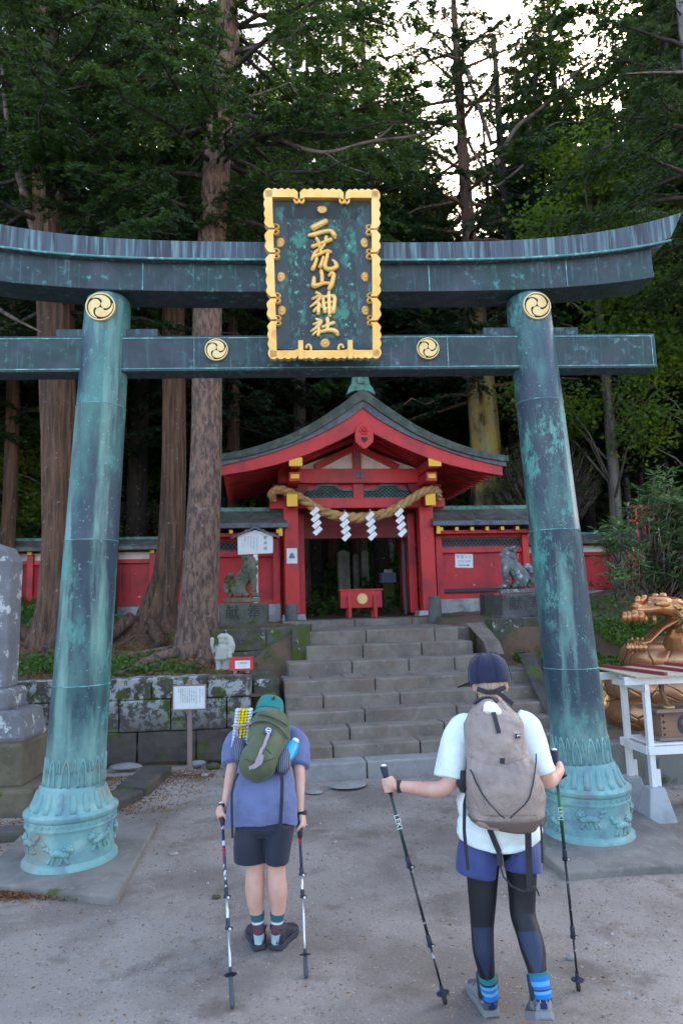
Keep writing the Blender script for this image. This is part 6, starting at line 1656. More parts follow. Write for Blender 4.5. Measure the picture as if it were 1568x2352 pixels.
whorl_shrub('low green bush growing behind the left boundary wall', blob(*at(330, 1180, 19.5), 1.6, .8, .35, 160), m_leaf_rhodo, 4, L=.14, W=.05, name='leafy_bush')

# ---------------------------------------------------------------- ground plants and litter (uncountable)
def cover(label, n, fn, mat, l, w_, seed, flat=.5, name='ground_cover', h=.08):
    rng = np.random.default_rng(seed); pts = []
    while len(pts) < n:
        x, y = fn(rng)
        if x is None: continue
        z = hill(x, y) if y > 9.3 else 0.0
        pts.append((x, y, z))
    P = np.array(pts); P[:, 2] += rng.random(n) ** 1.5 * h
    d = rng.normal(size=(n, 3)) * [1, 1, flat]
    V, F = leaf_quads(P, d, l * rng.uniform(.6, 1.4, n), w_ * rng.uniform(.6, 1.4, n), rng)
    o = npmesh(name, V, F, mat); o['kind'] = 'stuff'; o['label'] = label
def clump(r, centers, s):
    c = centers[r.integers(0, len(centers))]; return c[0] + r.normal() * s, c[1] + r.normal() * s
rcl = np.random.default_rng(8)
cl_ = [(rcl.uniform(-5.6, -2.9), rcl.uniform(9.7, 11.6)) for _ in range(26)] + [(rcl.uniform(-2.8, -1.9), rcl.uniform(9.6, 10.2)) for _ in range(4)]
cover('bright green seedlings on the left terrace', 2200, lambda r: clump(r, cl_, .16), m_leaf_ground, .075, .045, 1, h=.13)
cover('green undergrowth on the slope behind the left wall', 26000, lambda r: (r.uniform(-16, -4.5), r.uniform(12.5, 24)), m_leaf_ground, .12, .06, 2, h=.22)
def rightc(r):
    x, y = r.uniform(2.9, 8), r.uniform(9.4, 12.2); return x, y
cover('bright green ground cover behind the golden serpent', 15000, rightc, m_leaf_ground, .075, .045, 3, h=.16)
cover('sparse plants on the dirt slope below the right wall', 2500, lambda r: (r.uniform(3.5, 9), r.uniform(12, 17)), m_leaf_ground, .10, .05, 4, h=.12)
cover('undergrowth on the hillside behind the gate', 22000, lambda r: (r.uniform(-5, 16), r.uniform(18.5, 34)), leafmat('undergrowth', (0.03, 0.085, 0.02), (0.10, 0.20, 0.04), trans=.4), .2, .09, 5, h=.4)
m_litter = leafmat('needle_litter', (0.13, 0.05, 0.022), (0.22, 0.11, 0.04), (0.30, 0.22, 0.06), trans=.05, rough=.9, scale=3)
def lit(r):
    k = r.integers(0, 4)
    if k == 0: return r.uniform(-3.6, -1.6), 8.55 + abs(r.normal()) * .22 * (-1)
    if k == 1: return -2.15 + r.normal() * .28, r.uniform(7.0, 8.8)
    if k == 2: return r.uniform(-3.9, -2.3), 6.55 + r.normal() * .25
    return r.uniform(-2.75, -1.75), 5.13 + r.normal() * .05
cover('brown needle litter gathered beside the left slab and wall foot', 9000, lit, m_litter, .035, .010, 6, h=.02, name='leaf_litter')
cover('brown fallen needles on the left terrace', 16000, lambda r: (r.uniform(-6, -1.4), r.uniform(9.5, 12.6)), m_litter, .06, .015, 9, h=.03, name='leaf_litter')
cover('tiny fallen leaves scattered over the gravel', 3200, lambda r: (r.uniform(-3, 3.2), 2.2 + 6 * r.random() ** .8), m_litter, .022, .007, 7, h=.006, flat=.2, name='leaf_litter')
rng = np.random.default_rng(31)                             # pebbles
n = 5200; b = MB()
for i in range(n):
    x, y = rng.uniform(-3.5, 3.6), 2.2 + 6.2 * rng.random() ** .8; r_ = 0.003 + 0.013 * rng.random() ** 6
    vs = [(x + r_ * math.cos(q) * (1 + .3 * math.sin(i * q)), y + r_ * .8 * math.sin(q), 0.0) for q in [j * 2 * PI / 5 + i for j in range(5)]]
    vs = [(a, c, 0.018 * fbm(a * .7, c * .7, 3) - .006) for a, c, _ in vs]; vs.append((x, y, vs[0][2] + r_ * .9))
    b.add(vs, [(j, (j + 1) % 5, 5) for j in range(5)])
o = b.build('pebbles', M('pebble', (0.36, 0.34, 0.33), [dict(col=(0.14, 0.13, 0.14), kind='noise', scale=3, lo=.45, hi=.5)], rough=.9)); o['kind'] = 'stuff'; o['label'] = 'small pebbles strewn over the gravel'
def rock(label, px, py, r_, hgt=.5, Y=None, seed=0, mat=None):
    P = gz(px, py) if Y is None else at(px, py, Y); rr_ = random.Random(seed)
    b = MB(); b.ball((0, 0, 0), (r_, r_ * .7, r_ * hgt), 12, 8)
    b.v = [tuple(Vector(v) * (1 + .25 * noise.noise(Vector(v) / r_ * 1.3 + Vector((seed, 0, 0))))) for v in b.v]
    o = b.build('stone', mat or m_step2, None, smooth=True); o.location = (P.x, P.y, P.z + r_ * .1); tag(o, label, 'stone')
rock('small round flat stone near the left slab corner', 398, 1962, .045, .3, seed=1); rock('small pale stone between the right hiker and pole tip', 1310, 2200, .03, .6, seed=2)
rock('dark flat stone right of the left hiker pole', 497, 2060, .035, .25, seed=3, mat=m_wall_low); rock('flat pale stone at the foot of the retaining wall', 455, 1755, .10, .4, seed=4)
rock('grey lump of stone at the foot of the retaining wall', 490, 1762, .09, .5, seed=5, mat=m_wall_low); rock('smaller stone resting by the notice board stake', 470, 1782, .05, .5, seed=6)

for lab, px, py, r_, hg in (('broad flat pale stone set in the gravel before the stairs', 800, 1808, .22, .05), ('flat worn stone in the gravel left of the broad pale one', 722, 1822, .10, .10), ('small flat stone in the gravel near the right hiker', 880, 1765, .16, .1), ('flat stone at the end of the left kerb', 290, 1765, .22, .16)):
    rock(lab, px, py, r_, hg, seed=int(px), mat=m_step2)
# ---------------------------------------------------------------- hikers
from mathutils.bvhtree import BVHTree
CAMP = Vector((0, 0, CAM_H))
def pxm(P): return (Vector(P) - CAMP).dot(_F) / 1568.0        # metres per photo unit at P
def limb(b, rows, n=20, sm=5, M_=None):
    """rows: (x, y, Y, half width in photo units, half depth in metres)"""
    R_ = []
    for x, y, Y, hw, hd in rows:
        P = at(x, y, Y); R_.append((P.x, P.y, P.z, hw * pxm(P), hd))
    pp = catmull(R_, sm)
    b.tube([tuple(p[:3]) for p in pp], [(max(p[3], .003), max(p[4], .003)) for p in pp], n, M_)
def cloth_tex(nm, sc):
    t_ = bpy.data.textures.get(nm) or bpy.data.textures.new(nm, 'CLOUDS'); t_.noise_scale = sc; return t_
def folds(o, st=.012, sc=.10, sub=1):
    if sub:
        s_ = o.modifiers.new('u', 'SUBSURF'); s_.levels = sub; s_.render_levels = sub
    d = o.modifiers.new('d', 'DISPLACE'); d.texture = cloth_tex('fold%g' % sc, sc); d.strength = st; d.mid_level = .5
    return o
def bvh_of(b): return BVHTree.FromPolygons([Vector(v) for v in b.v], b.f)
def hit(bv, x, y, off=.002):
    d = (at(x, y, 1.0) - CAMP).normalized()
    P, N, i, dist = bv.ray_cast(CAMP, d)
    if P is None: return None
    if N.dot(d) > 0: N = -N
    return P + N * off, N
def ribbon(b, bv, pts, w_, th=.003, off=.002, sm=5):
    L = [hit(bv, p[0], p[1], off) for p in catmull([(p[0], p[1]) for p in pts], sm)]; L = [q for q in L if q]
    if len(L) < 2: return
    rings = []
    for i, (P, N) in enumerate(L):
        t = (L[min(i + 1, len(L) - 1)][0] - L[max(i - 1, 0)][0]).normalized(); s_ = t.cross(N).normalized()
        rings.append([P - s_ * w_ / 2, P + s_ * w_ / 2, P + s_ * w_ / 2 + N * th, P - s_ * w_ / 2 + N * th])
    b.rings(rings)
def patch(b, bv, corners, th=.003, off=.002):
    L = [hit(bv, x, y, off) for x, y in corners]
    if any(q is None for q in L): return None
    n = len(L)
    N = sum((q[1] for q in L), Vector()).normalized()
    b.add([q[0] for q in L] + [q[0] + N * th for q in L], [tuple(range(n)), tuple(range(2 * n - 1, n - 1, -1))] + [((k + 1) % n, k, n + k, n + (k + 1) % n) for k in range(n)])
def hand(b, wrist, G, axis, e1, pr=.014, up=1, sc=1.0):
    a = Vector(axis).normalized(); e1 = Vector(e1); e1 = (e1 - a * e1.dot(a)).normalized(); e2 = a.cross(e1) * up
    G = Vector(G); W = Vector(wrist)
    R_ = Matrix((e1, e2, a)).transposed().to_4x4()
    pc = G + e1 * (.026 * sc)
    b.ball(pc, (.017 * sc, .030 * sc, .042 * sc), 14, 9, None, R_)
    b.tube([tuple(W), tuple(W.lerp(pc, .55)), tuple(pc)], [.026 * sc, .025 * sc, .022 * sc], 12)
    for k in range(4):
        L = (1.0, 1.1, 1.05, .85)[k]; pts = []
        for i in range(9):
            th = -.5 + 4.1 * L * i / 8; rr_ = (pr + .010) * sc * (1.0 + .35 * max(0, 1 - i / 3))
            pts.append(tuple(G + a * ((1.5 - k) * .0195 * sc) + e1 * (rr_ * math.cos(th)) + e2 * (rr_ * math.sin(th))))
        b.tube(pts, [.0098 * sc, .0098 * sc, .0092 * sc, .0095 * sc, .0088 * sc, .0088 * sc, .0082 * sc, .0078 * sc, .006 * sc], 9)
    pts = [G + e1 * .03 * sc - e2 * .02 * sc + a * .02 * sc, G + e1 * .016 * sc - e2 * .03 * sc + a * .038 * sc, G - e1 * .006 * sc - e2 * .027 * sc + a * .052 * sc, G - e1 * .022 * sc - e2 * .014 * sc + a * .058 * sc]
    b.tube([tuple(p) for p in pts], [.013 * sc, .0115 * sc, .0105 * sc, .008 * sc], 9)
def shoe(name, P, yaw, pitch, L, mats, parent, col=None):
    """P = heel contact; local +y forward"""
    Ms = Matrix.Translation(P) @ Matrix.Rotation(yaw, 4, 'Z') @ Matrix.Rotation(pitch, 4, 'X')
    b = MB(); rings = []
    secs = [(-.002, .012, .05, .07, 0), (0.004, .030, .02, .105, 0), (0.02, .039, .016, .122, 0), (.055, .042, .016, .130, 0), (.09, .043, .016, .128, 0), (.125, .044, .016, .112, 0), (.16, .047, .016, .092, 0), (.20, .052, .016, .074, 0), (.24, .052, .016, .064, 0), (.275, .042, .018, .054, 0), (.295, .024, .022, .046, 0), (.303, .006, .028, .038, 0)]
    for y, hw, z0, z1, _ in catmull(secs, 3):
        y *= L / .30; ring = []
        for k in range(20):
            a = 2 * PI * k / 20; ca, sa = math.cos(a), math.sin(a)
            ring.append(Vector((hw * math.copysign(abs(ca) ** .75, ca) * (1 if sa < 0 else 1 - .22 * sa), y, (z0 + z1) / 2 + (z1 - z0) / 2 * math.copysign(abs(sa) ** .75, sa))))
        rings.append(ring)
    b.rings(rings, True, Ms)
    u = b.build(name, mats[0], parent, smooth=True)
    b = MB(); rings = []
    for y, hw in ((-.010, .022), (.004, .040), (.06, .044), (.12, .043), (.19, .054), (.25, .054), (.29, .036), (.308, .010)):
        y *= L / .30
        z0 = 0 if 0 < y < .27 else .008
        rings.append([Vector((-hw, y, z0)), Vector((hw, y, z0)), Vector((hw * 1.02, y, .034)), Vector((-hw * 1.02, y, .034))])
    b.rings(rings, True, Ms); b.build('sole', mats[1], u, bevel=.004)
    b = MB()
    b.box((0, -.004, .07), (.030, .008, .06), Ms); b.tube([(-.040, .03, .118), (-.03, .006, .116), (0, -.003, .124), (.03, .006, .116), (.040, .03, .118)], .008, 8, Ms)
    b.build('heel_tab', mats[1] if len(mats) == 2 else bpy.data.materials['sock_navy'], u, smooth=True)
    if len(mats) > 2:
        b = MB()
        for s in (-1, 1): b.tube([(s * .013, -.009, .062), (s * .015, -.010, .108)], .0025, 5, Ms)
        b.build('pull_loop', mats[2], u, smooth=True)
    return Ms
m_skin = M('skin', (0.66, 0.39, 0.31), [dict(col=(0.58, 0.27, 0.21), scale=9, lo=.45, hi=.7, amt=.7), dict(col=(.5, .28, .22), scale=60, lo=.6, hi=.75, amt=.3)], rough=.5)
for n_ in m_skin.node_tree.nodes:
    if n_.type == 'BSDF_PRINCIPLED': n_.inputs['Subsurface Weight'].default_value = .12; n_.inputs['Subsurface Radius'].default_value = (.02, .008, .004); n_.inputs['Subsurface Scale'].default_value = .5
def fabric(name, c, s=1, rough=.85, fine=220, st=.15, layers=()):
    return M(name, c, [dict(col=tuple(v * .8 for v in c), scale=7, lo=.45, hi=.7, seed=s)] + list(layers), rough=rough, bump=[dict(scale=9, st=.25, d=.01, seed=s), dict(scale=fine, st=st, d=.001)], sheen=.15)
m_shirt_l = fabric('slate_blue_shirt', (0.135, 0.165, 0.33), 3)
m_short_l = fabric('dark_navy_shorts', (0.012, 0.017, 0.040), 5, rough=.7)
m_hat_l = fabric('teal_hat', (0.008, 0.20, 0.19), 4)
m_olive = fabric('olive_pack_cloth', (0.078, 0.10, 0.045), 6, rough=.6, fine=120)
m_black = fabric('black_webbing', (0.018, 0.018, 0.028), 2, rough=.7)
m_lilac = fabric('lilac_webbing', (0.36, 0.28, 0.35), 2)
m_black_shoe = M('black_shoe', (0.018, 0.02, 0.032), [dict(col=(.05, .055, .08), scale=30, lo=.5, hi=.7)], rough=.55)
m_sole_b = M('black_sole', (0.035, 0.04, 0.06), rough=.7)
m_hair = M('brown_hair', (0.045, 0.018, 0.012), [dict(col=(.10, .04, .02), scale=60, lo=.5, hi=.7, stretch=(1, 1, .1))], rough=.5)
m_mesh = M('striped_mesh', (0.03, 0.035, 0.07), [dict(col=(.25, .28, .42), kind='wave', scale=28, seed=0, lo=.78, hi=.9)], rough=.7)
def pole(label, top, tip, mats, grip_l=.13, joints=(.52, .67), basket=.93, txt=None, shaft=(.009, .0075, .006)):
    top, tip = Vector(top), Vector(tip); a = (tip - top); L = a.length; a.normalize()
    t = thing('trekking_pole', label, 'trekking pole', tuple(tip), 0, 'trekking poles of the two hikers')
    Pt = lambda s: tuple(top + a * (L * s)); g = grip_l / L
    b = MB(); b.tube([Pt(g * .8), Pt(joints[0])], shaft[0], 10); s1 = b.build('upper_shaft', mats[0], t, smooth=True)
    b = MB(); b.tube([Pt(joints[0]), Pt(joints[1])], shaft[1], 10); b.tube([Pt(joints[1]), Pt(.945)], shaft[2], 10); b.build('lower_shaft', mats[1], t, smooth=True)
    b = MB(); b.tube([Pt(0), Pt(.012), Pt(g * .35), Pt(g * .6), Pt(g)], [(.016, .02), (.019, .024), (.015, .018), (.017, .02), (.013, .015)], 12); b.ball(Pt(0), (.02, .022, .014)); gr = b.build('grip', mats[2], t, smooth=True)
    b = MB(); b.ball(tuple(Vector(Pt(0)) + Vector((0, -.003, .010))), (.015, .013, .008)); b.build('grip_top', m_white_paint, gr, smooth=True)
    for j in joints:
        b = MB(); b.tube([Pt(j - .05), Pt(j - .045), Pt(j), Pt(j + .003)], [.0095, .0125, .0125, .007], 10)
        q = Vector(Pt(j - .006)); s_ = Vector((1, 0, 0)); b.tube([tuple(q - s_ * .015), tuple(q + s_ * .024)], .008, 8); lk = b.build('clamp_lock', mats[2], t, smooth=True)
        b = MB(); b.ball(tuple(q + Vector((.012, -.014, 0))), (.007, .004, .007), 10, 6); b.build('lock_screw', mats[3], lk, smooth=True)
    b = MB(); b.tube([Pt(basket - .03), Pt(basket)], [.009, .011], 10); b.tube([Pt(basket), Pt(basket + .004)], [.034, .03], 18); bs = b.build('basket', mats[2], t, auto=40)
    b = MB(); b.tube([Pt(basket + .004), Pt(basket + .02), Pt(.985), Pt(1)], [.009, .012, .013, .009], 10); b.build('tip_cover', mats[4], t, smooth=True)
    if txt:
        ang = math.atan2(-a.x, -a.z)
        b = MB(); c = Vector(Pt(txt[1])); nrm = (CAMP - c).normalized(); nrm = (nrm - a * nrm.dot(a)).normalized(); sd_ = a.cross(nrm)
        Mt = Matrix((a, -nrm, sd_ * -1)).transposed().to_4x4(); Mt = Matrix.Translation(c + nrm * (shaft[0] + .0008)) @ Mt
        text_mesh(b, txt[0], txt[2], Mt); b.build('lettering', txt[3], s1)
    return t

# ================================================================ bowing hiker
Pz = gz(615, 2150)
hk = thing('person', 'hiker in a teal bucket hat, blue T-shirt and dark shorts bowing toward the gate', 'person', (Pz.x, 4.25, 0), 0)
ZX = lambda x: (480 + x / 5.6) * .98
ZY = lambda y: (1600 + y / 5.6) * .98
b = MB()
for side, rows in ((-1, [(586, 1830, 4.30, 34, .085), (586, 1900, 4.29, 33, .088), (586, 1960, 4.28, 25, .066), (586, 1995, 4.27, 21.5, .055), (585, 2042, 4.26, 22, .061), (588, 2080, 4.26, 17.5, .048), (592, 2115, 4.26, 13, .036), (595, 2150, 4.27, 12.5, .036)]),
                   (1, [(636, 1830, 4.30, 34, .085), (636, 1900, 4.29, 33, .088), (635, 1960, 4.28, 25, .066), (634, 1995, 4.27, 21.5, .055), (637, 2042, 4.26, 22.5, .061), (639, 2080, 4.26, 18, .048), (636, 2115, 4.26, 13, .036), (635, 2150, 4.27, 12.5, .036)])):
    limb(b, rows)
limb(b, [(611, 1875, 4.30, 46, .08), (611, 1830, 4.30, 56, .095), (611, 1780, 4.36, 46, .085), (612, 1735, 4.50, 44, .085), (613, 1700, 4.63, 52, .085), (616, 1672, 4.72, 40, .07), (619, 1652, 4.80, 19, .055), (620, 1640, 4.86, 18, .055)])
b.ball(at(620, 1645, 4.92), (.078, .095, .10), 16, 12, None, Matrix.Rotation(rad(-50), 4, 'X'))
for s in (-1, 1): b.ball(at(620 + s * 25, 1640, 4.87), (.012, .02, .03), 10, 7)
HL, HR = at(509, 1884, 4.33), at(694, 1892, 4.33)
limb(b, [(556, 1690, 4.64, 17, .05), (541, 1725, 4.56, 17, .048), (534, 1765, 4.48, 14.5, .043), (528, 1795, 4.42, 13, .038), (521, 1830, 4.38, 10.5, .032), (516, 1862, 4.35, 8.5, .024)])
limb(b, [(668, 1690, 4.64, 17, .05), (680, 1725, 4.56, 17, .048), (686, 1765, 4.48, 14, .043), (688, 1795, 4.42, 12.5, .038), (688, 1830, 4.38, 10.5, .032), (689, 1866, 4.35, 8.5, .024)])
pl_top, pl_tip = at(509, 1848, 4.34), at(534, 2316, 3.66)
pr_top, pr_tip = at(687, 1872, 4.34), at(703, 2246, 3.93)
hand(b, at(516, 1862, 4.35), pl_top.lerp(pl_tip, .05), pl_tip - pl_top, Vector((-.2, -1, 0)), up=1, sc=.95)
hand(b, at(690, 1866, 4.35), pr_top.lerp(pr_tip, .05), pr_tip - pr_top, Vector((.9, -.5, 0)), up=-1, sc=.95)
body = b.build('body', m_skin, hk, remesh=.006, smooth_it=2)
b = MB(); b.ball(at(620, 1649, 4.89), (.086, .098, .10), 16, 12, None, Matrix.Rotation(rad(-50), 4, 'X'))
for k in range(9): x = 603 + 5 * k; b.tube([at(x, 1640, 4.82), at(x + (k % 3) - 1, 1652, 4.80), at(x + 2 * math.sin(k), 1660, 4.80)], [.012, .010, .004], 6)
b.build('hair', m_hair, hk, smooth=True)
# T-shirt
b = MB()
limb(b, [(602, 1873, 4.29, 82, .137), (602, 1867, 4.29, 82, .137), (604, 1840, 4.30, 79, .135), (607, 1800, 4.35, 70, .13), (609, 1760, 4.44, 60, .125), (612, 1720, 4.56, 66, .125), (613, 1692, 4.65, 74, .115), (615, 1674, 4.71, 52, .08), (617, 1664, 4.75, 30, .06)], n=36, sm=6)
# hem dips at both sides
for i in range(36 * 8):
    a = 2 * PI * (i % 36) / 36; f = 1 - (i // 36) / 8
    v = b.v[i]; b.v[i] = (v[0], v[1], v[2] - (.055 + (.02 if math.cos(a) > 0 else 0)) * f * abs(math.cos(a)) ** 4)
sh = b.build('t_shirt', m_shirt_l, hk, smooth=True); folds(sh, .020, .08, 2)
for rows in ([(566, 1690, 4.66, 26, .07), (545, 1705, 4.60, 27, .075), (533, 1730, 4.53, 24, .075), (530, 1757, 4.47, 19, .068)], [(660, 1690, 4.66, 26, .07), (681, 1705, 4.60, 27, .075), (688, 1732, 4.53, 22, .075), (689, 1762, 4.47, 18, .068)]):
    b = MB(); limb(b, rows, n=24); o = b.build('sleeve', m_shirt_l, sh, smooth=True); folds(o, .012, .08)
# shorts
b = MB(); limb(b, [(609, 1830, 4.30, 58, .10), (609, 1865, 4.29, 64, .115), (609, 1900, 4.28, 67, .12), (609, 1912, 4.28, 60, .09)], n=30)
for rows in ([(580, 1865, 4.29, 34, .105), (575, 1930, 4.28, 38, .115), (573, 1979, 4.27, 36, .105)], [(640, 1890, 4.29, 38, .115), (638, 1930, 4.28, 33, .115), (636, 1981, 4.27, 27, .105)]): limb(b, rows, n=28)
o = b.build('shorts', m_short_l, hk, remesh=.008, smooth_it=2)
# socks and shoes
m_sock_l = M('striped_sock', (0.5, 0.6, 0.66), [], rough=.9)
def sock(name, rows_, cols, parent):
    n_ = len(cols)
    b = MB(); R_ = []
    for x, y, Y, hw, hd in rows_:
        P = at(x, y, Y); R_.append((P.x, P.y, P.z, hw * pxm(P), hd))
    pp = catmull(R_, 8); idx = 0
    mats = [c for c, _ in cols]; tot = sum(f for _, f in cols); edges = np.cumsum([f for _, f in cols]) / tot
    for i in range(len(pp) - 1):
        m_i = int(np.searchsorted(edges, (i + .5) / (len(pp) - 1))); b.cur = min(m_i, n_ - 1)
        b.tube([tuple(pp[i][:3]), tuple(pp[i + 1][:3])], [(pp[i][3], pp[i][4]), (pp[i + 1][3], pp[i + 1][4])], 18, caps=(i in (0, len(pp) - 2)))
    return b.build(name, mats, parent, smooth=True)
C_ = lambda n, c: M(n, c, rough=.9, bump=[dict(scale=200, st=.3, d=.002)])
ct, cw, cm_, cb_ = C_('sock_teal', (.03, .12, .15)), C_('sock_white', (.62, .68, .72)), C_('sock_maroon', (.13, .05, .075)), C_('sock_pattern', (.40, .55, .62))
for cx0, cx1 in ((591, 595), (637, 635)):
    sock('sock', [(cx0, 2096, 4.26, 16.5, .045), (cx0 + (cx1 - cx0) * .4, 2118, 4.26, 14, .040), (cx1, 2140, 4.26, 13, .040), (cx1, 2160, 4.27, 13, .042)], [(ct, 3), (cw, 1.2), (cm_, 4.2), (cb_, 4)], hk)
for x, yw in ((598, rad(17)), (633, rad(-19))):
    shoe('shoe', gz(x, 2184, 0.0), yw, 0, .26, (m_black_shoe, m_sole_b), hk)
# bucket hat
Rh = Matrix.Translation(at(618, 1641, 4.92)) @ Matrix.Rotation(rad(6), 4, 'Y') @ Matrix.Rotation(rad(-38), 4, 'X')
b = MB(); b.lathe([(.0, .125), (.055, .122), (.082, .108), (.094, .075), (.101, .02), (.103, .0), (.118, -.02), (.140, -.055), (.143, -.060), (.138, -.058), (.115, -.02), (.099, .0), (.09, .07), (.0, .115)], 40, Rh, False)
ht = b.build('bucket_hat', m_hat_l, hk, smooth=True); folds(ht, .006, .05, 0)
b = MB(); ring = [Rh @ Vector((.1035 * math.cos(q), .1035 * math.sin(q), .006)) for q in [k * 2 * PI / 40 for k in range(41)]]; b.tube(ring, .002, 5, caps=False); b.tube([Rh @ Vector((.02, -.098, .06)), Rh @ Vector((.03, -.098, .085))], .008, 6); b.build('hat_cord', m_black, ht, smooth=True)
# ---- olive pack
pk = thing('backpack', 'olive green daypack on the back of the bowing hiker', 'backpack', tuple(at(608, 1715, 4.45)), 0)
prow = [(597, 1766, 4.25, 30, .06), (596, 1764, 4.24, 40, .095), (595, 1757, 4.235, 45, .118), (597, 1745, 4.26, 44, .13), (605, 1732, 4.29, 42, .13), (612, 1717, 4.34, 45, .13), (618, 1690, 4.42, 48, .13), (620, 1668, 4.50, 46, .12), (618, 1657, 4.55, 38, .09), (616, 1652, 4.59, 26, .06)]
b = MB(); limb(b, prow, n=36, sm=6); bvP = bvh_of(b)
pbag = b.build('bag', m_olive, pk, smooth=True); folds(pbag, .012, .07)
b = MB()
Z = lambda *p: [(ZX(x), ZY(y)) for x, y in p]
ribbon(b, bvP, Z((600, 590), (660, 545), (740, 530), (830, 540), (930, 590), (1000, 650), (1050, 720), (1065, 745)), .010, .004, .010)
ribbon(b, bvP, Z((725, 440), (820, 460), (930, 500), (1010, 545), (1065, 580)), .010, .004, .010)
b.build('zip', m_black, pbag)
b = MB(); ribbon(b, bvP, Z((830, 700), (790, 800), (740, 900), (700, 1010), (660, 1085), (600, 1120)), .018, .004, .014); b.build('webbing_strap', m_lilac, pbag)
b = MB(); ribbon(b, bvP, Z((745, 960), (735, 1030), (690, 1080), (640, 1110)), .022, .012, .014); b.build('loose_strap_end', m_lilac, pbag)
b = MB(); patch(b, bvP, Z((790, 598), (892, 628), (875, 705), (770, 680)), .003, .010); lg = b.build('logo_patch', M('patch_navy', (.03, .06, .17)), pbag)
b = MB(); bvL = bvP
ribbon(b, bvP, Z((802, 632), (832, 618), (866, 640)), .004, .003, .0135); ribbon(b, bvP, Z((800, 645), (830, 655), (862, 655)), .008, .003, .0135); ribbon(b, bvP, Z((806, 668), (830, 690), (858, 672)), .004, .003, .0135); b.build('logo_emblem', m_white_paint, lg)
b = MB(); ribbon(b, bvP, Z((540, 1010), (640, 1040), (760, 1035), (830, 1020), (920, 990)), .004, .002, .010); b.build('seam', m_black, pbag)
for rows, nm in (([(ZX(470), ZY(1040), 4.27, 8, .03), (ZX(455), ZY(980), 4.30, 15, .05), (ZX(460), ZY(880), 4.36, 17, .06), (ZX(475), ZY(790), 4.42, 15, .055), (ZX(490), ZY(620), 4.48, 15, .05)], 'side_pocket'), ([(ZX(1000), ZY(1195), 4.22, 8, .03), (ZX(1020), ZY(1120), 4.24, 16, .05), (ZX(1040), ZY(1020), 4.29, 17, .055), (ZX(1065), ZY(940), 4.33, 16, .05)], 'side_pocket')):
    b = MB(); limb(b, rows, n=20); b.build(nm, m_mesh, pk, smooth=True)
for x0, pts in ((0, Z((440, 1190), (395, 1290), (355, 1450), (355, 1700), (365, 2040))), (1, Z((1000, 1200), (1015, 1300), (1010, 1500), (995, 1800), (965, 2050)))):
    b = MB(); Ys = [4.20, 4.17, 4.145, 4.14, 4.14]
    P = [at(x, y, Y_) for (x, y), Y_ in zip(pts, Ys)]
    for p_, q_ in zip(P[:-1], P[1:]): b.bar(p_, q_, .020 if x0 else .014, .003, up=(0, 1, 0))
    b.build('hanging_strap', m_black, pk)
b = MB()
for s in (-1, 1):
    P = [at(613 + s * 46, 1672, 4.68), at(613 + s * 58, 1690, 4.64), at(613 + s * 66, 1715, 4.60)]
    b.tube(P, [(.028, .02), (.03, .02), (.02, .02)], 10)
b.build('shoulder_strap', m_black, pk, smooth=True)
fm = thing('foam_mat', 'folded yellow and silver foam sleeping mat in the side pocket of the olive pack', 'foam mat', tuple(at(ZX(500), ZY(600), 4.45)), 0)
m_yel = M('yellow_foam', (0.78, 0.62, 0.02), [dict(col=(.5, .38, .01), kind='cell', scale=70, lo=.55, hi=.8)], rough=.7, bump=[dict(kind='cell', scale=70, st=.8, d=.01)]); m_silver = M('silver_foam', (0.55, 0.62, 0.72), rough=.5, bump=[dict(kind='cell', scale=60, st=.6, d=.01)])
p0, p1 = at(ZX(458), ZY(850), 4.385), at(ZX(512), ZY(345), 4.52); ax = (p1 - p0)
for k in range(5):
    s_ = (k - 2) * .020
    b = MB(); off = Vector((s_, .012 * abs(k - 2), 0))
    for j in range(13):
        t0 = j / 13; q = p0 + ax * (t0 + .038) + off; b.ball(tuple(q), (.012 + (.006 if k in (0, 4) else 0), .045, ax.length / 22), 10, 7)
    b.build('foam_fold', m_yel if k in (1, 2, 3) else m_silver, fm, smooth=True)
b = MB(); q = p0.lerp(p1, .58); b.tube([q + Vector((-.055, -.03, 0)), q + Vector((-.03, -.062, 0)), q + Vector((.03, -.062, .008)), q + Vector((.075, -.03, .015))], .007, 6); b.tube([q + Vector((-.03, -.064, 0)), q + Vector((-.015, -.064, -.075))], .007, 6); b.build('tie_strap', m_lilac, fm)
bt = thing('water_bottle', 'blue water bottle in the right side pocket of the olive pack', 'bottle', tuple(at(ZX(1130), ZY(880), 4.33)), 0)
q0, q1 = at(ZX(1030), ZY(1090), 4.262), at(ZX(1185), ZY(770), 4.40)
lp = lambda t: tuple(q0.lerp(q1, t))
b = MB(); b.tube([lp(0), lp(.3), lp(.75), lp(.88), lp(.95)], [.040, .042, .042, .036, .022], 18); b.build('bottle_body', M('cyan_bottle', (0.02, 0.36, 0.62), [dict(col=(.03, .10, .2), kind='z', scale=1, lo=-.03, hi=-.05)], rough=.3), bt, auto=50)
b = MB(); b.tube([lp(.93), lp(1.05)], .023, 16); b.build('cap', m_white_paint, bt, auto=40)
m_polew, m_polek, m_polesil = M('pole_white_blue', (.55, .6, .68), [dict(col=(.02, .03, .08), scale=18, lo=.48, hi=.52, detail=2, stretch=(1, 1, .6))], rough=.35), M('pole_navy', (.015, .02, .04), [dict(col=(.4, .5, .6), scale=20, lo=.62, hi=.64, detail=2)], rough=.35), M('pole_silver', (.62, .66, .70), rough=.25, metal=.6)
m_gripk = M('grip_dark', (.02, .025, .05), rough=.6)
pole('white and blue trekking pole in the left hand of the bowing hiker', pl_top, pl_tip, (m_polew, m_polesil, m_gripk, m_white_paint, M('rubber_grey', (.05, .065, .09), rough=.7)), joints=(.51, .66), basket=.86, txt=('LEKI', .27, .035, m_ink_red))
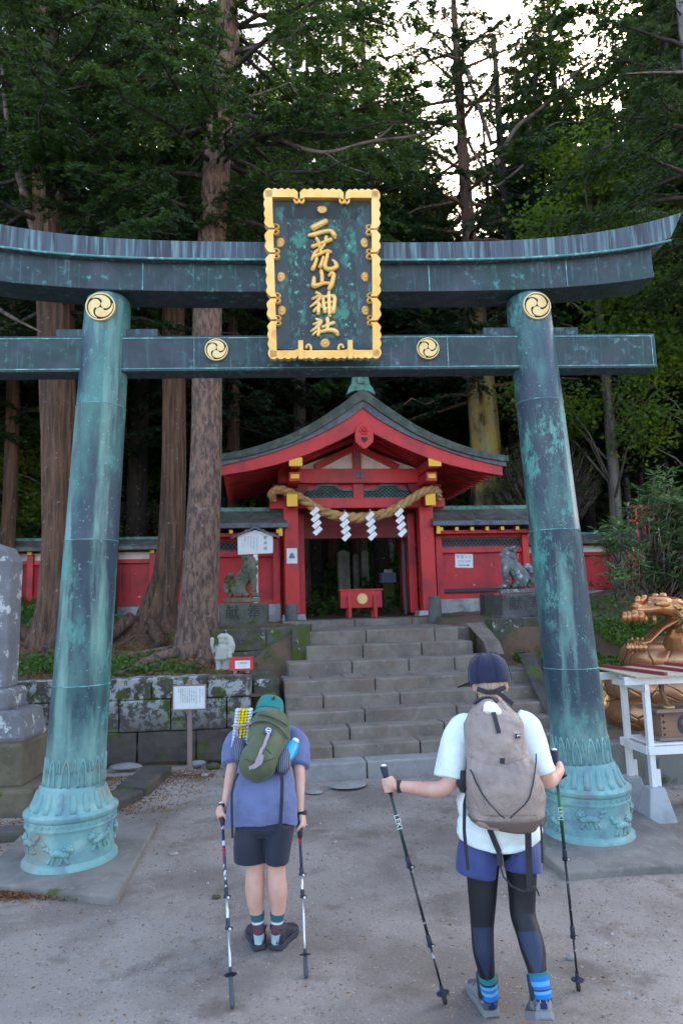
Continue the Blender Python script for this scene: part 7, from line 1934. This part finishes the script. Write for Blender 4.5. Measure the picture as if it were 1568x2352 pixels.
pole('dark trekking pole with red lettering in the right hand of the bowing hiker', pr_top, pr_tip, (m_polek, m_polesil, m_gripk, m_white_paint, M('rubber_grey2', (.05, .065, .09), rough=.7)), joints=(.40, .54), basket=.87, txt=('LEKI', .17, .03, m_ink_red))

# ================================================================ upright hiker
m_shirt_r = fabric('pale_mint_shirt', (0.78, 0.89, 0.92), 7)
m_short_r = fabric('royal_blue_shorts', (0.035, 0.055, 0.21), 8, rough=.6)
m_tight = M('black_tights', (0.005, 0.006, 0.012), rough=.6, bump=[dict(scale=150, st=.1, d=.001)])
m_tight_b = M('navy_calf_panel', (0.014, 0.026, 0.07), rough=.6)
m_cap = fabric('navy_cap', (0.010, 0.015, 0.052), 9)
m_tan = M('taupe_ripstop', (0.36, 0.285, 0.255), [dict(col=(.25, .195, .18), scale=5, lo=.45, hi=.65), dict(col=(.12, .10, .11), kind='wave', scale=36, seed=0, lo=.8, hi=.95, rot=(0, rad(40), 0), amt=.6)], rough=.55, bump=[dict(scale=12, st=.6, d=.02, detail=3), dict(scale=30, st=.4, d=.006, stretch=(1, 1, .3))])
m_tan_dk = M('taupe_base', (0.15, 0.11, 0.10), rough=.7)
rk = thing('person', 'hiker in navy cap, pale T-shirt, blue shorts and black tights walking to the steps', 'person', (.62, 3.52, 0), 0)
QX = lambda x: (860 + x / 3.136) * .98
QY = lambda y: (1500 + y / 3.136) * .98
b = MB()
limb(b, [(1152, 1930, 3.53, 70, .09), (1152, 1900, 3.53, 76, .10), (1148, 1860, 3.55, 72, .10), (1142, 1790, 3.57, 66, .10), (1136, 1720, 3.58, 68, .10), (1130, 1675, 3.59, 66, .085), (1128, 1650, 3.60, 40, .065), (1127, 1620, 3.60, 27, .058), (1125, 1590, 3.61, 26, .06)])
b.ball(at(1122, 1562, 3.63), (.078, .098, .115), 18, 12)
b.ball(at(1112, 1572, 3.73), (.018, .025, .02), 8, 6)
for s in (-1, 1): b.ball(at(1125 + s * 36, 1575, 3.63), (.012, .022, .032), 10, 7)
HLr, HRr = at(893, 1802, 3.66), at(1286, 1762, 3.76)
limb(b, [(1078, 1668, 3.58, 22, .05), (1054, 1705, 3.54, 23, .055), (1040, 1760, 3.50, 22, .05), (1034, 1795, 3.49, 19, .046), (1010, 1812, 3.51, 17, .042), (965, 1811, 3.58, 15, .034), (922, 1806, 3.65, 12.5, .026)])
limb(b, [(1186, 1664, 3.58, 22, .05), (1216, 1695, 3.55, 23, .055), (1240, 1750, 3.51, 23, .05), (1250, 1785, 3.51, 20, .046), (1262, 1790, 3.56, 17, .042), (1277, 1778, 3.66, 14, .03), (1284, 1768, 3.72, 12, .026)])
rl_top, rl_tip = at(881, 1763, 3.72), at(1023, 2306, 3.655)
rr_top, rr_tip = at(1272, 1726, 3.80), at(1328, 2276, 3.745)
hand(b, at(922, 1806, 3.65), rl_top.lerp(rl_tip, .075), rl_tip - rl_top, Vector((.75, -.7, 0)), up=1)
hand(b, at(1284, 1772, 3.71), rr_top.lerp(rr_tip, .075), rr_tip - rr_top, Vector((.55, -.8, 0)), up=-1)
b.build('body', m_skin, rk, remesh=.006, smooth_it=2)
b = MB(); b.ball(at(1122, 1566, 3.625), (.082, .098, .095), 18, 12)
for k in range(0): x = 1100 + 8 * k; b.tube([at(x, 1580, 3.53), at(x, 1592, 3.535), at(x + math.sin(k * 2) * 2, 1600, 3.55)], [.011, .009, .003], 6)
b.build('hair', M('grey_blond_hair', (.40, .27, .2), [dict(col=(.6, .5, .42), scale=70, lo=.5, hi=.65, stretch=(1, 1, .1))], rough=.6), rk, smooth=True)
# cap: dome, peak turned away to the left, strap with buckle
Rc = Matrix.Translation(at(1123, 1553, 3.625)) @ Matrix.Rotation(rad(28), 4, 'Z') @ Matrix.Rotation(rad(-7), 4, 'X')
b = MB(); b.lathe([(.0, .118), (.045, .113), (.082, .090), (.101, .05), (.107, .0), (.106, -.035), (.100, -.036), (.09, .05), (0, .105)], 40, Rc, False)
b.v = [tuple(v) for v in b.v]
cp_ = b.build('cap', m_cap, rk, smooth=True); folds(cp_, .016, .05, 1)
b = MB()
for k in range(6):
    a = k * PI / 3 + .26; b.tube([Rc @ Vector((r_ * math.cos(a), r_ * math.sin(a), z_)) for r_, z_ in ((.012, .119), (.046, .1145), (.083, .0915), (.102, .051), (.108, .0), (.107, -.03))], .0022, 5)
b.ball(Rc @ Vector((0, 0, .120)), (.008, .008, .005), 8, 5); b.build('seam', m_cap, cp_, smooth=True)
b = MB(); pr_ = []
for k in range(13):
    a = rad(40 + 100 * k / 12); pr_.append((a))
vs = [Rc @ Vector((.104 * math.cos(a), .104 * math.sin(a), -.02)) for a in pr_] + [Rc @ Vector((.185 * math.cos(a) * .95, .104 + .09 * math.sin((a - rad(40)) / rad(100) * PI) + .02 * 0, -.040)) for a in pr_]
vs2 = [v + Vector((0, 0, -.006)) for v in vs]
b.add(vs + vs2, [(k, k + 1, 14 + k, 13 + k) for k in range(12)] + [(26 + k + 1, 26 + k, 39 + k, 40 + k) for k in range(12)] + [(13 + k, 14 + k, 40 + k, 39 + k) for k in range(12)])
b.build('peak', m_cap, cp_, smooth=True)
b = MB(); b.tube([at(1095, 1582, 3.535), at(1118, 1590, 3.515), at(1140, 1588, 3.52), at(1160, 1578, 3.54)], [(.012, .003)] * 4, 8); b.bar(at(1140, 1588, 3.512), at(1177, 1618, 3.50), .022, .004, up=(0, 1, 0)); b.box(at(1128, 1590, 3.51), (.03, .008, .022)); b.build('strap', m_black, cp_)
b = MB()
limb(b, [(1146, 1908, 3.525, 97, .152), (1146, 1902, 3.525, 97, .150), (1146, 1870, 3.545, 91, .13), (1142, 1800, 3.565, 82, .13), (1138, 1740, 3.575, 84, .135), (1132, 1690, 3.585, 92, .13), (1128, 1662, 3.59, 86, .105), (1128, 1645, 3.60, 58, .08), (1127, 1634, 3.60, 34, .068)], n=36)
sr = b.build('t_shirt', m_shirt_r, rk, smooth=True); folds(sr, .020, .08, 2)
for rows in ([(1085, 1662, 3.585, 30, .085), (1062, 1682, 3.57, 38, .09), (1046, 1720, 3.55, 37, .095), (1034, 1768, 3.52, 34, .095), (1031, 1788, 3.51, 34, .093)], [(1178, 1655, 3.585, 30, .085), (1205, 1672, 3.57, 36, .09), (1224, 1710, 3.55, 34, .095), (1240, 1752, 3.52, 27, .095), (1250, 1776, 3.51, 25, .09)]):
    b = MB(); limb(b, rows, n=24); o = b.build('sleeve', m_shirt_r, sr, smooth=True); folds(o, .016, .09)
b = MB(); limb(b, [(1068, 1815, 3.52, 14, .06), (1062, 1850, 3.52, 13, .06), (1070, 1880, 3.53, 12, .05)], n=16); o = b.build('shirt_bunch', m_shirt_r, sr, smooth=True); folds(o, .02, .05)
b = MB(); limb(b, [(1146, 1890, 3.53, 82, .105), (1146, 1912, 3.53, 86, .112), (1145, 1948, 3.52, 87, .132)], n=32)
for rows in ([(1102, 1915, 3.54, 42, .095), (1096, 1962, 3.53, 47, .125), (1091, 2008, 3.52, 46, .12)], [(1190, 1915, 3.535, 42, .095), (1198, 1962, 3.505, 43, .12), (1200, 2000, 3.49, 42, .12)]): limb(b, rows, n=28)
o = b.build('shorts', m_short_r, rk, remesh=.008, smooth_it=2)
legL = [(1112, 1900, 3.53, 40, .10), (1108, 1960, 3.53, 40, .10), (1107, 2007, 3.53, 36, .088), (1107, 2070, 3.52, 31, .075), (1107, 2130, 3.515, 26, .062), (1109, 2180, 3.51, 24.5, .062), (1114, 2215, 3.51, 21, .050), (1118, 2245, 3.52, 18, .042), (1122, 2285, 3.53, 18, .042)]
legR = [(1188, 1900, 3.51, 40, .10), (1192, 1960, 3.50, 38, .10), (1197, 2020, 3.49, 33, .088), (1198, 2060, 3.48, 30, .078), (1200, 2100, 3.46, 28.5, .068), (1212, 2140, 3.42, 28, .064), (1223, 2180, 3.38, 28, .062), (1230, 2215, 3.34, 23, .052), (1236, 2245, 3.31, 20, .042), (1243, 2285, 3.29, 18, .04)]
for rows in (legL, legR):
    b = MB(); limb(b, rows, n=26, sm=6); tg_ = b.build('tights_leg', m_tight, rk, smooth=True); bvT = bvh_of(b)
    c = MB()
    calf = [r_ for r_ in rows if r_[1] > 2120]
    R_ = []
    pp = catmull([(r_[0], r_[1], r_[3]) for r_ in calf], 6); Lp = []
    for i, (x, y, hw) in enumerate(pp):
        t = i / (len(pp) - 1); k_ = interp(t, [0, .25, .5, .72, 1], [.86, .78, .55, .18, .12]); rw = []
        for j in range(9):
            h_ = hit(bvT, x + hw * k_ * (j - 4) / 4, y, .0015); rw.append(h_)
        if all(rw): Lp.append([q_[0] for q_ in rw])
    if len(Lp) > 2:
        vs = [p for r_ in Lp for p in r_]; c.add(vs, [(i * 9 + j, i * 9 + j + 1, (i + 1) * 9 + j + 1, (i + 1) * 9 + j) for i in range(len(Lp) - 1) for j in range(8)])
        c.build('calf_panel', m_tight_b, tg_, smooth=True)
s1, s2, s3, s4 = C_('sock_green', (.02, .20, .20)), C_('sock_blue', (.015, .16, .52)), C_('sock_light', (.10, .36, .62)), C_('sock_navy', (.02, .03, .12))
sock('sock', [(1118, 2237, 3.52, 21, .048), (1121, 2262, 3.525, 20, .046), (1125, 2292, 3.53, 19, .046)], [(s1, 2), (s4, .6), (s3, 1), (s2, 1.2), (s3, .8), (s2, 1.2), (s4, .6)], rk)
sock('sock', [(1235, 2232, 3.315, 23, .048), (1241, 2262, 3.30, 21, .046), (1247, 2292, 3.285, 20, .046)], [(s1, 1.2), (s2, 1.5), (s3, 1.2), (s2, 1.2), (s4, .5), (s3, 1), (s2, 1.5)], rk)
m_shoe_r = M('grey_boot', (0.075, 0.085, 0.105), [dict(col=(.22, .23, .25), scale=14, lo=.52, hi=.56, detail=1)], rough=.6); m_sole_r = M('pale_sole', (.20, .215, .235), rough=.7); m_acc = M('yellow_accent', (.6, .55, .05), rough=.5)
MsL = shoe('boot', gz(1130, 2338, 0.0), rad(8), 0, .27, (m_shoe_r, m_sole_r, m_acc), rk)
MsR = shoe('boot', at(1252, 2345, 3.235), rad(-4), rad(-28), .27, (m_shoe_r, m_sole_r, m_acc), rk)
for Ms in (MsL, MsR):
    b = MB(); b.tube([(0, .050, .07), (0, .047, .12), (0, .045, .165), (0, .045, .172)], [(.046, .058), (.050, .060), (.052, .062), (.044, .052)], 20, Ms); b.build('boot_collar', M('boot_navy', (.03, .035, .07), rough=.7) if Ms is MsL else bpy.data.materials['boot_navy'], rk, smooth=True)
# ---- taupe pack
pk2 = thing('backpack', 'large taupe ripstop backpack on the back of the upright hiker', 'backpack', tuple(at(1150, 1760, 3.36)), 0)
prow = [(1161, 1887, 3.37, 60, .10), (1161, 1884, 3.37, 74, .125), (1160, 1872, 3.37, 85, .145), (1160, 1850, 3.375, 90, .155), (1157, 1810, 3.38, 88, .155), (1148, 1770, 3.39, 80, .15), (1140, 1735, 3.40, 73, .145), (1135, 1700, 3.41, 69, .14), (1132, 1665, 3.43, 66, .125), (1129, 1638, 3.45, 52, .10), (1128, 1618, 3.46, 36, .075), (1128, 1610, 3.465, 24, .04)]
b = MB(); limb(b, prow, n=40, sm=6); bvR = bvh_of(b); bag2 = b.build('bag', m_tan, pk2, smooth=True); folds(bag2, .028, .09, 2)
Q = lambda *p: [(QX(x), QY(y)) for x, y in p]
b = MB(); limb(b, [(1162, 1889, 3.366, 62, .115), (1162, 1886, 3.366, 78, .14), (1161, 1872, 3.368, 87, .158)], n=36); b.build('base_panel', m_tan_dk, bag2, smooth=True)
b = MB()
# gathered mesh pocket: raised lower front with elastic edge
rows_ = []
for i in range(15):
    t = i / 14; y = 905 + (1290 - 905) * t; xl = interp(t, [0, .3, .7, 1], [745, 748, 790, 840]); xr = interp(t, [0, .3, .7, 1], [1180, 1225, 1255, 1240]); yc = 30 * math.sin(PI * .5) if 0 else 0
    rw = []
    for j in range(25):
        u = j / 24; h_ = hit(bvR, QX(xl + (xr - xl) * u), QY(y + (1 - t) * (70 * math.sin(PI * u) - 55)), .006 + .016 * math.sin(PI * min(1, t * 1.1)) + .008 * math.sin(u * 62 + math.sin(u * 9) * 3) * (1 - t) ** 2.0); rw.append(h_[0] if h_ else None)
    if all(rw): rows_.append(rw)
if len(rows_) > 2:
    vs = [p for r_ in rows_ for p in r_]; b.add(vs, [(i * 25 + j, i * 25 + j + 1, (i + 1) * 25 + j + 1, (i + 1) * 25 + j) for i in range(len(rows_) - 1) for j in range(24)])
    o = b.build('front_pocket', m_tan, bag2, smooth=True); so_ = o.modifiers.new('so', 'SOLIDIFY'); so_.thickness = .004; folds(o, .012, .06, 1)
b = MB(); ribbon(b, bvR, Q((925, 545), (945, 610), (965, 690)), .020, .006, .010); ribbon(b, bvR, Q((985, 868), (985, 910)), .022, .01, .03); b.build('buckle_strap', m_black, bag2)
b = MB(); ribbon(b, bvR, Q((790, 950), (850, 1100), (930, 1220), (1010, 1290)), .005, .005, .026); ribbon(b, bvR, Q((1195, 790), (1200, 900), (1190, 1040), (1150, 1180), (1040, 1290)), .005, .005, .026); ribbon(b, bvR, Q((800, 470), (860, 440), (920, 440), (955, 465)), .02, .012, .004); b.build('shock_cord', m_black, bag2)
b = MB(); patch(b, bvR, Q((1075, 693), (1110, 693), (1110, 726), (1078, 726)), .004, .010); lg = b.build('logo_patch', M('logo_black', (.02, .02, .05)), bag2)
b = MB(); ribbon(b, bvR, Q((1084, 712), (1094, 702), (1104, 710)), .004, .002, .0145); b.build('logo_emblem', m_white_paint, lg)
b = MB(); limb(b, [(QX(915), QY(545), 3.335, 20, .012), (QX(915), QY(505), 3.36, 22, .02), (QX(905), QY(470), 3.39, 15, .02)], n=14); o = b.build('white_bag_inside', m_white_paint, pk2, smooth=True); folds(o, .015, .03)
b = MB()
for x in (790, 1050):
    limb(b, [(QX(x + (30 if x < 900 else -30)), QY(600), 3.39, 6, .02), (QX(x + (40 if x < 900 else -35)), QY(530), 3.39, 11, .03), (QX(x + (70 if x < 900 else -70)), QY(470), 3.42, 9, .03)], n=14)
o = b.build('rolled_top', m_tan, pk2, smooth=True); folds(o, .02, .04, 1)
def hang(name, pts, w_, mat, parent):
    b = MB(); P = [at(*p) for p in pts]
    for p_, q_ in zip(P[:-1], P[1:]): b.bar(p_, q_, w_, .003, up=(0, 1, 0))
    return b.build(name, mat, parent)
hang('hanging_strap', [(QX(900), QY(1390), 3.345), (QX(935), QY(1480), 3.36), (QX(970), QY(1560), 3.37), (QX(975), QY(1660), 3.36)], .026, m_black, pk2)
hang('hanging_strap', [(QX(1178), QY(1330), 3.29), (QX(1182), QY(1450), 3.32), (QX(1185), QY(1600), 3.33), (QX(1195), QY(1800), 3.33), (QX(1205), QY(1850), 3.33)], .030, m_black, pk2)
hang('hanging_strap', [(QX(738), QY(1110), 3.46), (QX(715), QY(1200), 3.42), (QX(712), QY(1400), 3.38), (QX(740), QY(1690), 3.37)], .016, m_black, pk2)
hang('hanging_strap', [(QX(1262), QY(1290), 3.46), (QX(1278), QY(1400), 3.42), (QX(1284), QY(1560), 3.38), (QX(1285), QY(1640), 3.37)], .010, m_black, pk2)
b = MB(); b.tube([at(QX(975), QY(1650), 3.36), at(QX(1000), QY(1740), 3.36), at(QX(1060), QY(1810), 3.35), at(QX(1150), QY(1850), 3.33), at(QX(1215), QY(1810), 3.33), at(QX(1245), QY(1830), 3.33), at(QX(1262), QY(1880), 3.33)], .004, 6); b.build('loose_cord', m_black, pk2)
b = MB()
b.tube([at(1085, 1652, 3.56), at(1080, 1668, 3.50), at(1078, 1690, 3.47)], [(.03, .02), (.032, .02), (.02, .02)], 10); b.tube([at(1170, 1648, 3.56), at(1178, 1662, 3.50), at(1180, 1684, 3.47)], [(.03, .02), (.032, .02), (.02, .02)], 10)
b.tube([at(1068, 1770, 3.45), at(1062, 1800, 3.45), at(1066, 1818, 3.45)], [.03, .035, .02], 10); b.build('shoulder_strap', m_black, pk2, smooth=True)
m_poleg = M('pole_green_black', (.012, .04, .035), [dict(col=(.01, .17, .06), scale=4, lo=.5, hi=.6, detail=1)], rough=.35); m_polebk = M('pole_black', (.012, .012, .016), [dict(col=(.35, .38, .42), scale=45, lo=.66, hi=.68, detail=1)], rough=.35)
m_bkl = M('lock_silver', (.4, .42, .45), rough=.3, metal=.7)
pole('green and black trekking pole in the outstretched left hand of the upright hiker', rl_top, rl_tip, (m_poleg, m_polebk, m_gripk, m_bkl, M('rubber_black', (.025, .025, .03), rough=.6)), joints=(.44, .77), basket=.955, txt=('LEKI', .24, .04, m_white_paint))
pole('green and black trekking pole in the right hand of the upright hiker', rr_top, rr_tip, (m_poleg, m_polebk, m_gripk, m_bkl, bpy.data.materials['rubber_black']), joints=(.47, .79), basket=.955, txt=('LEKI', .27, .035, m_white_paint))
for who, W, dirn in ((rk, at(916, 1806, 3.655), Vector((1, -.1, 0))), (rk, at(1286, 1782, 3.71), Vector((.4, -.6, -.9))), (hk, at(693, 1868, 4.345), Vector((-.2, .2, 1)))):
    d = dirn.normalized(); s_ = d.cross(Vector((0, 1, 0.01))).normalized(); u_ = d.cross(s_)
    b = MB(); b.rings([[W + d * h + (s_ * math.cos(q) * .033 + u_ * math.sin(q) * .030) * k_ for h, k_ in ((-.012, 1), (.012, 1), (.012, .9), (-.012, .9))] for q in [j * 2 * PI / 20 for j in range(20)]], False, None, close=True)
    b.build('wrist_strap', m_black, who, smooth=False)
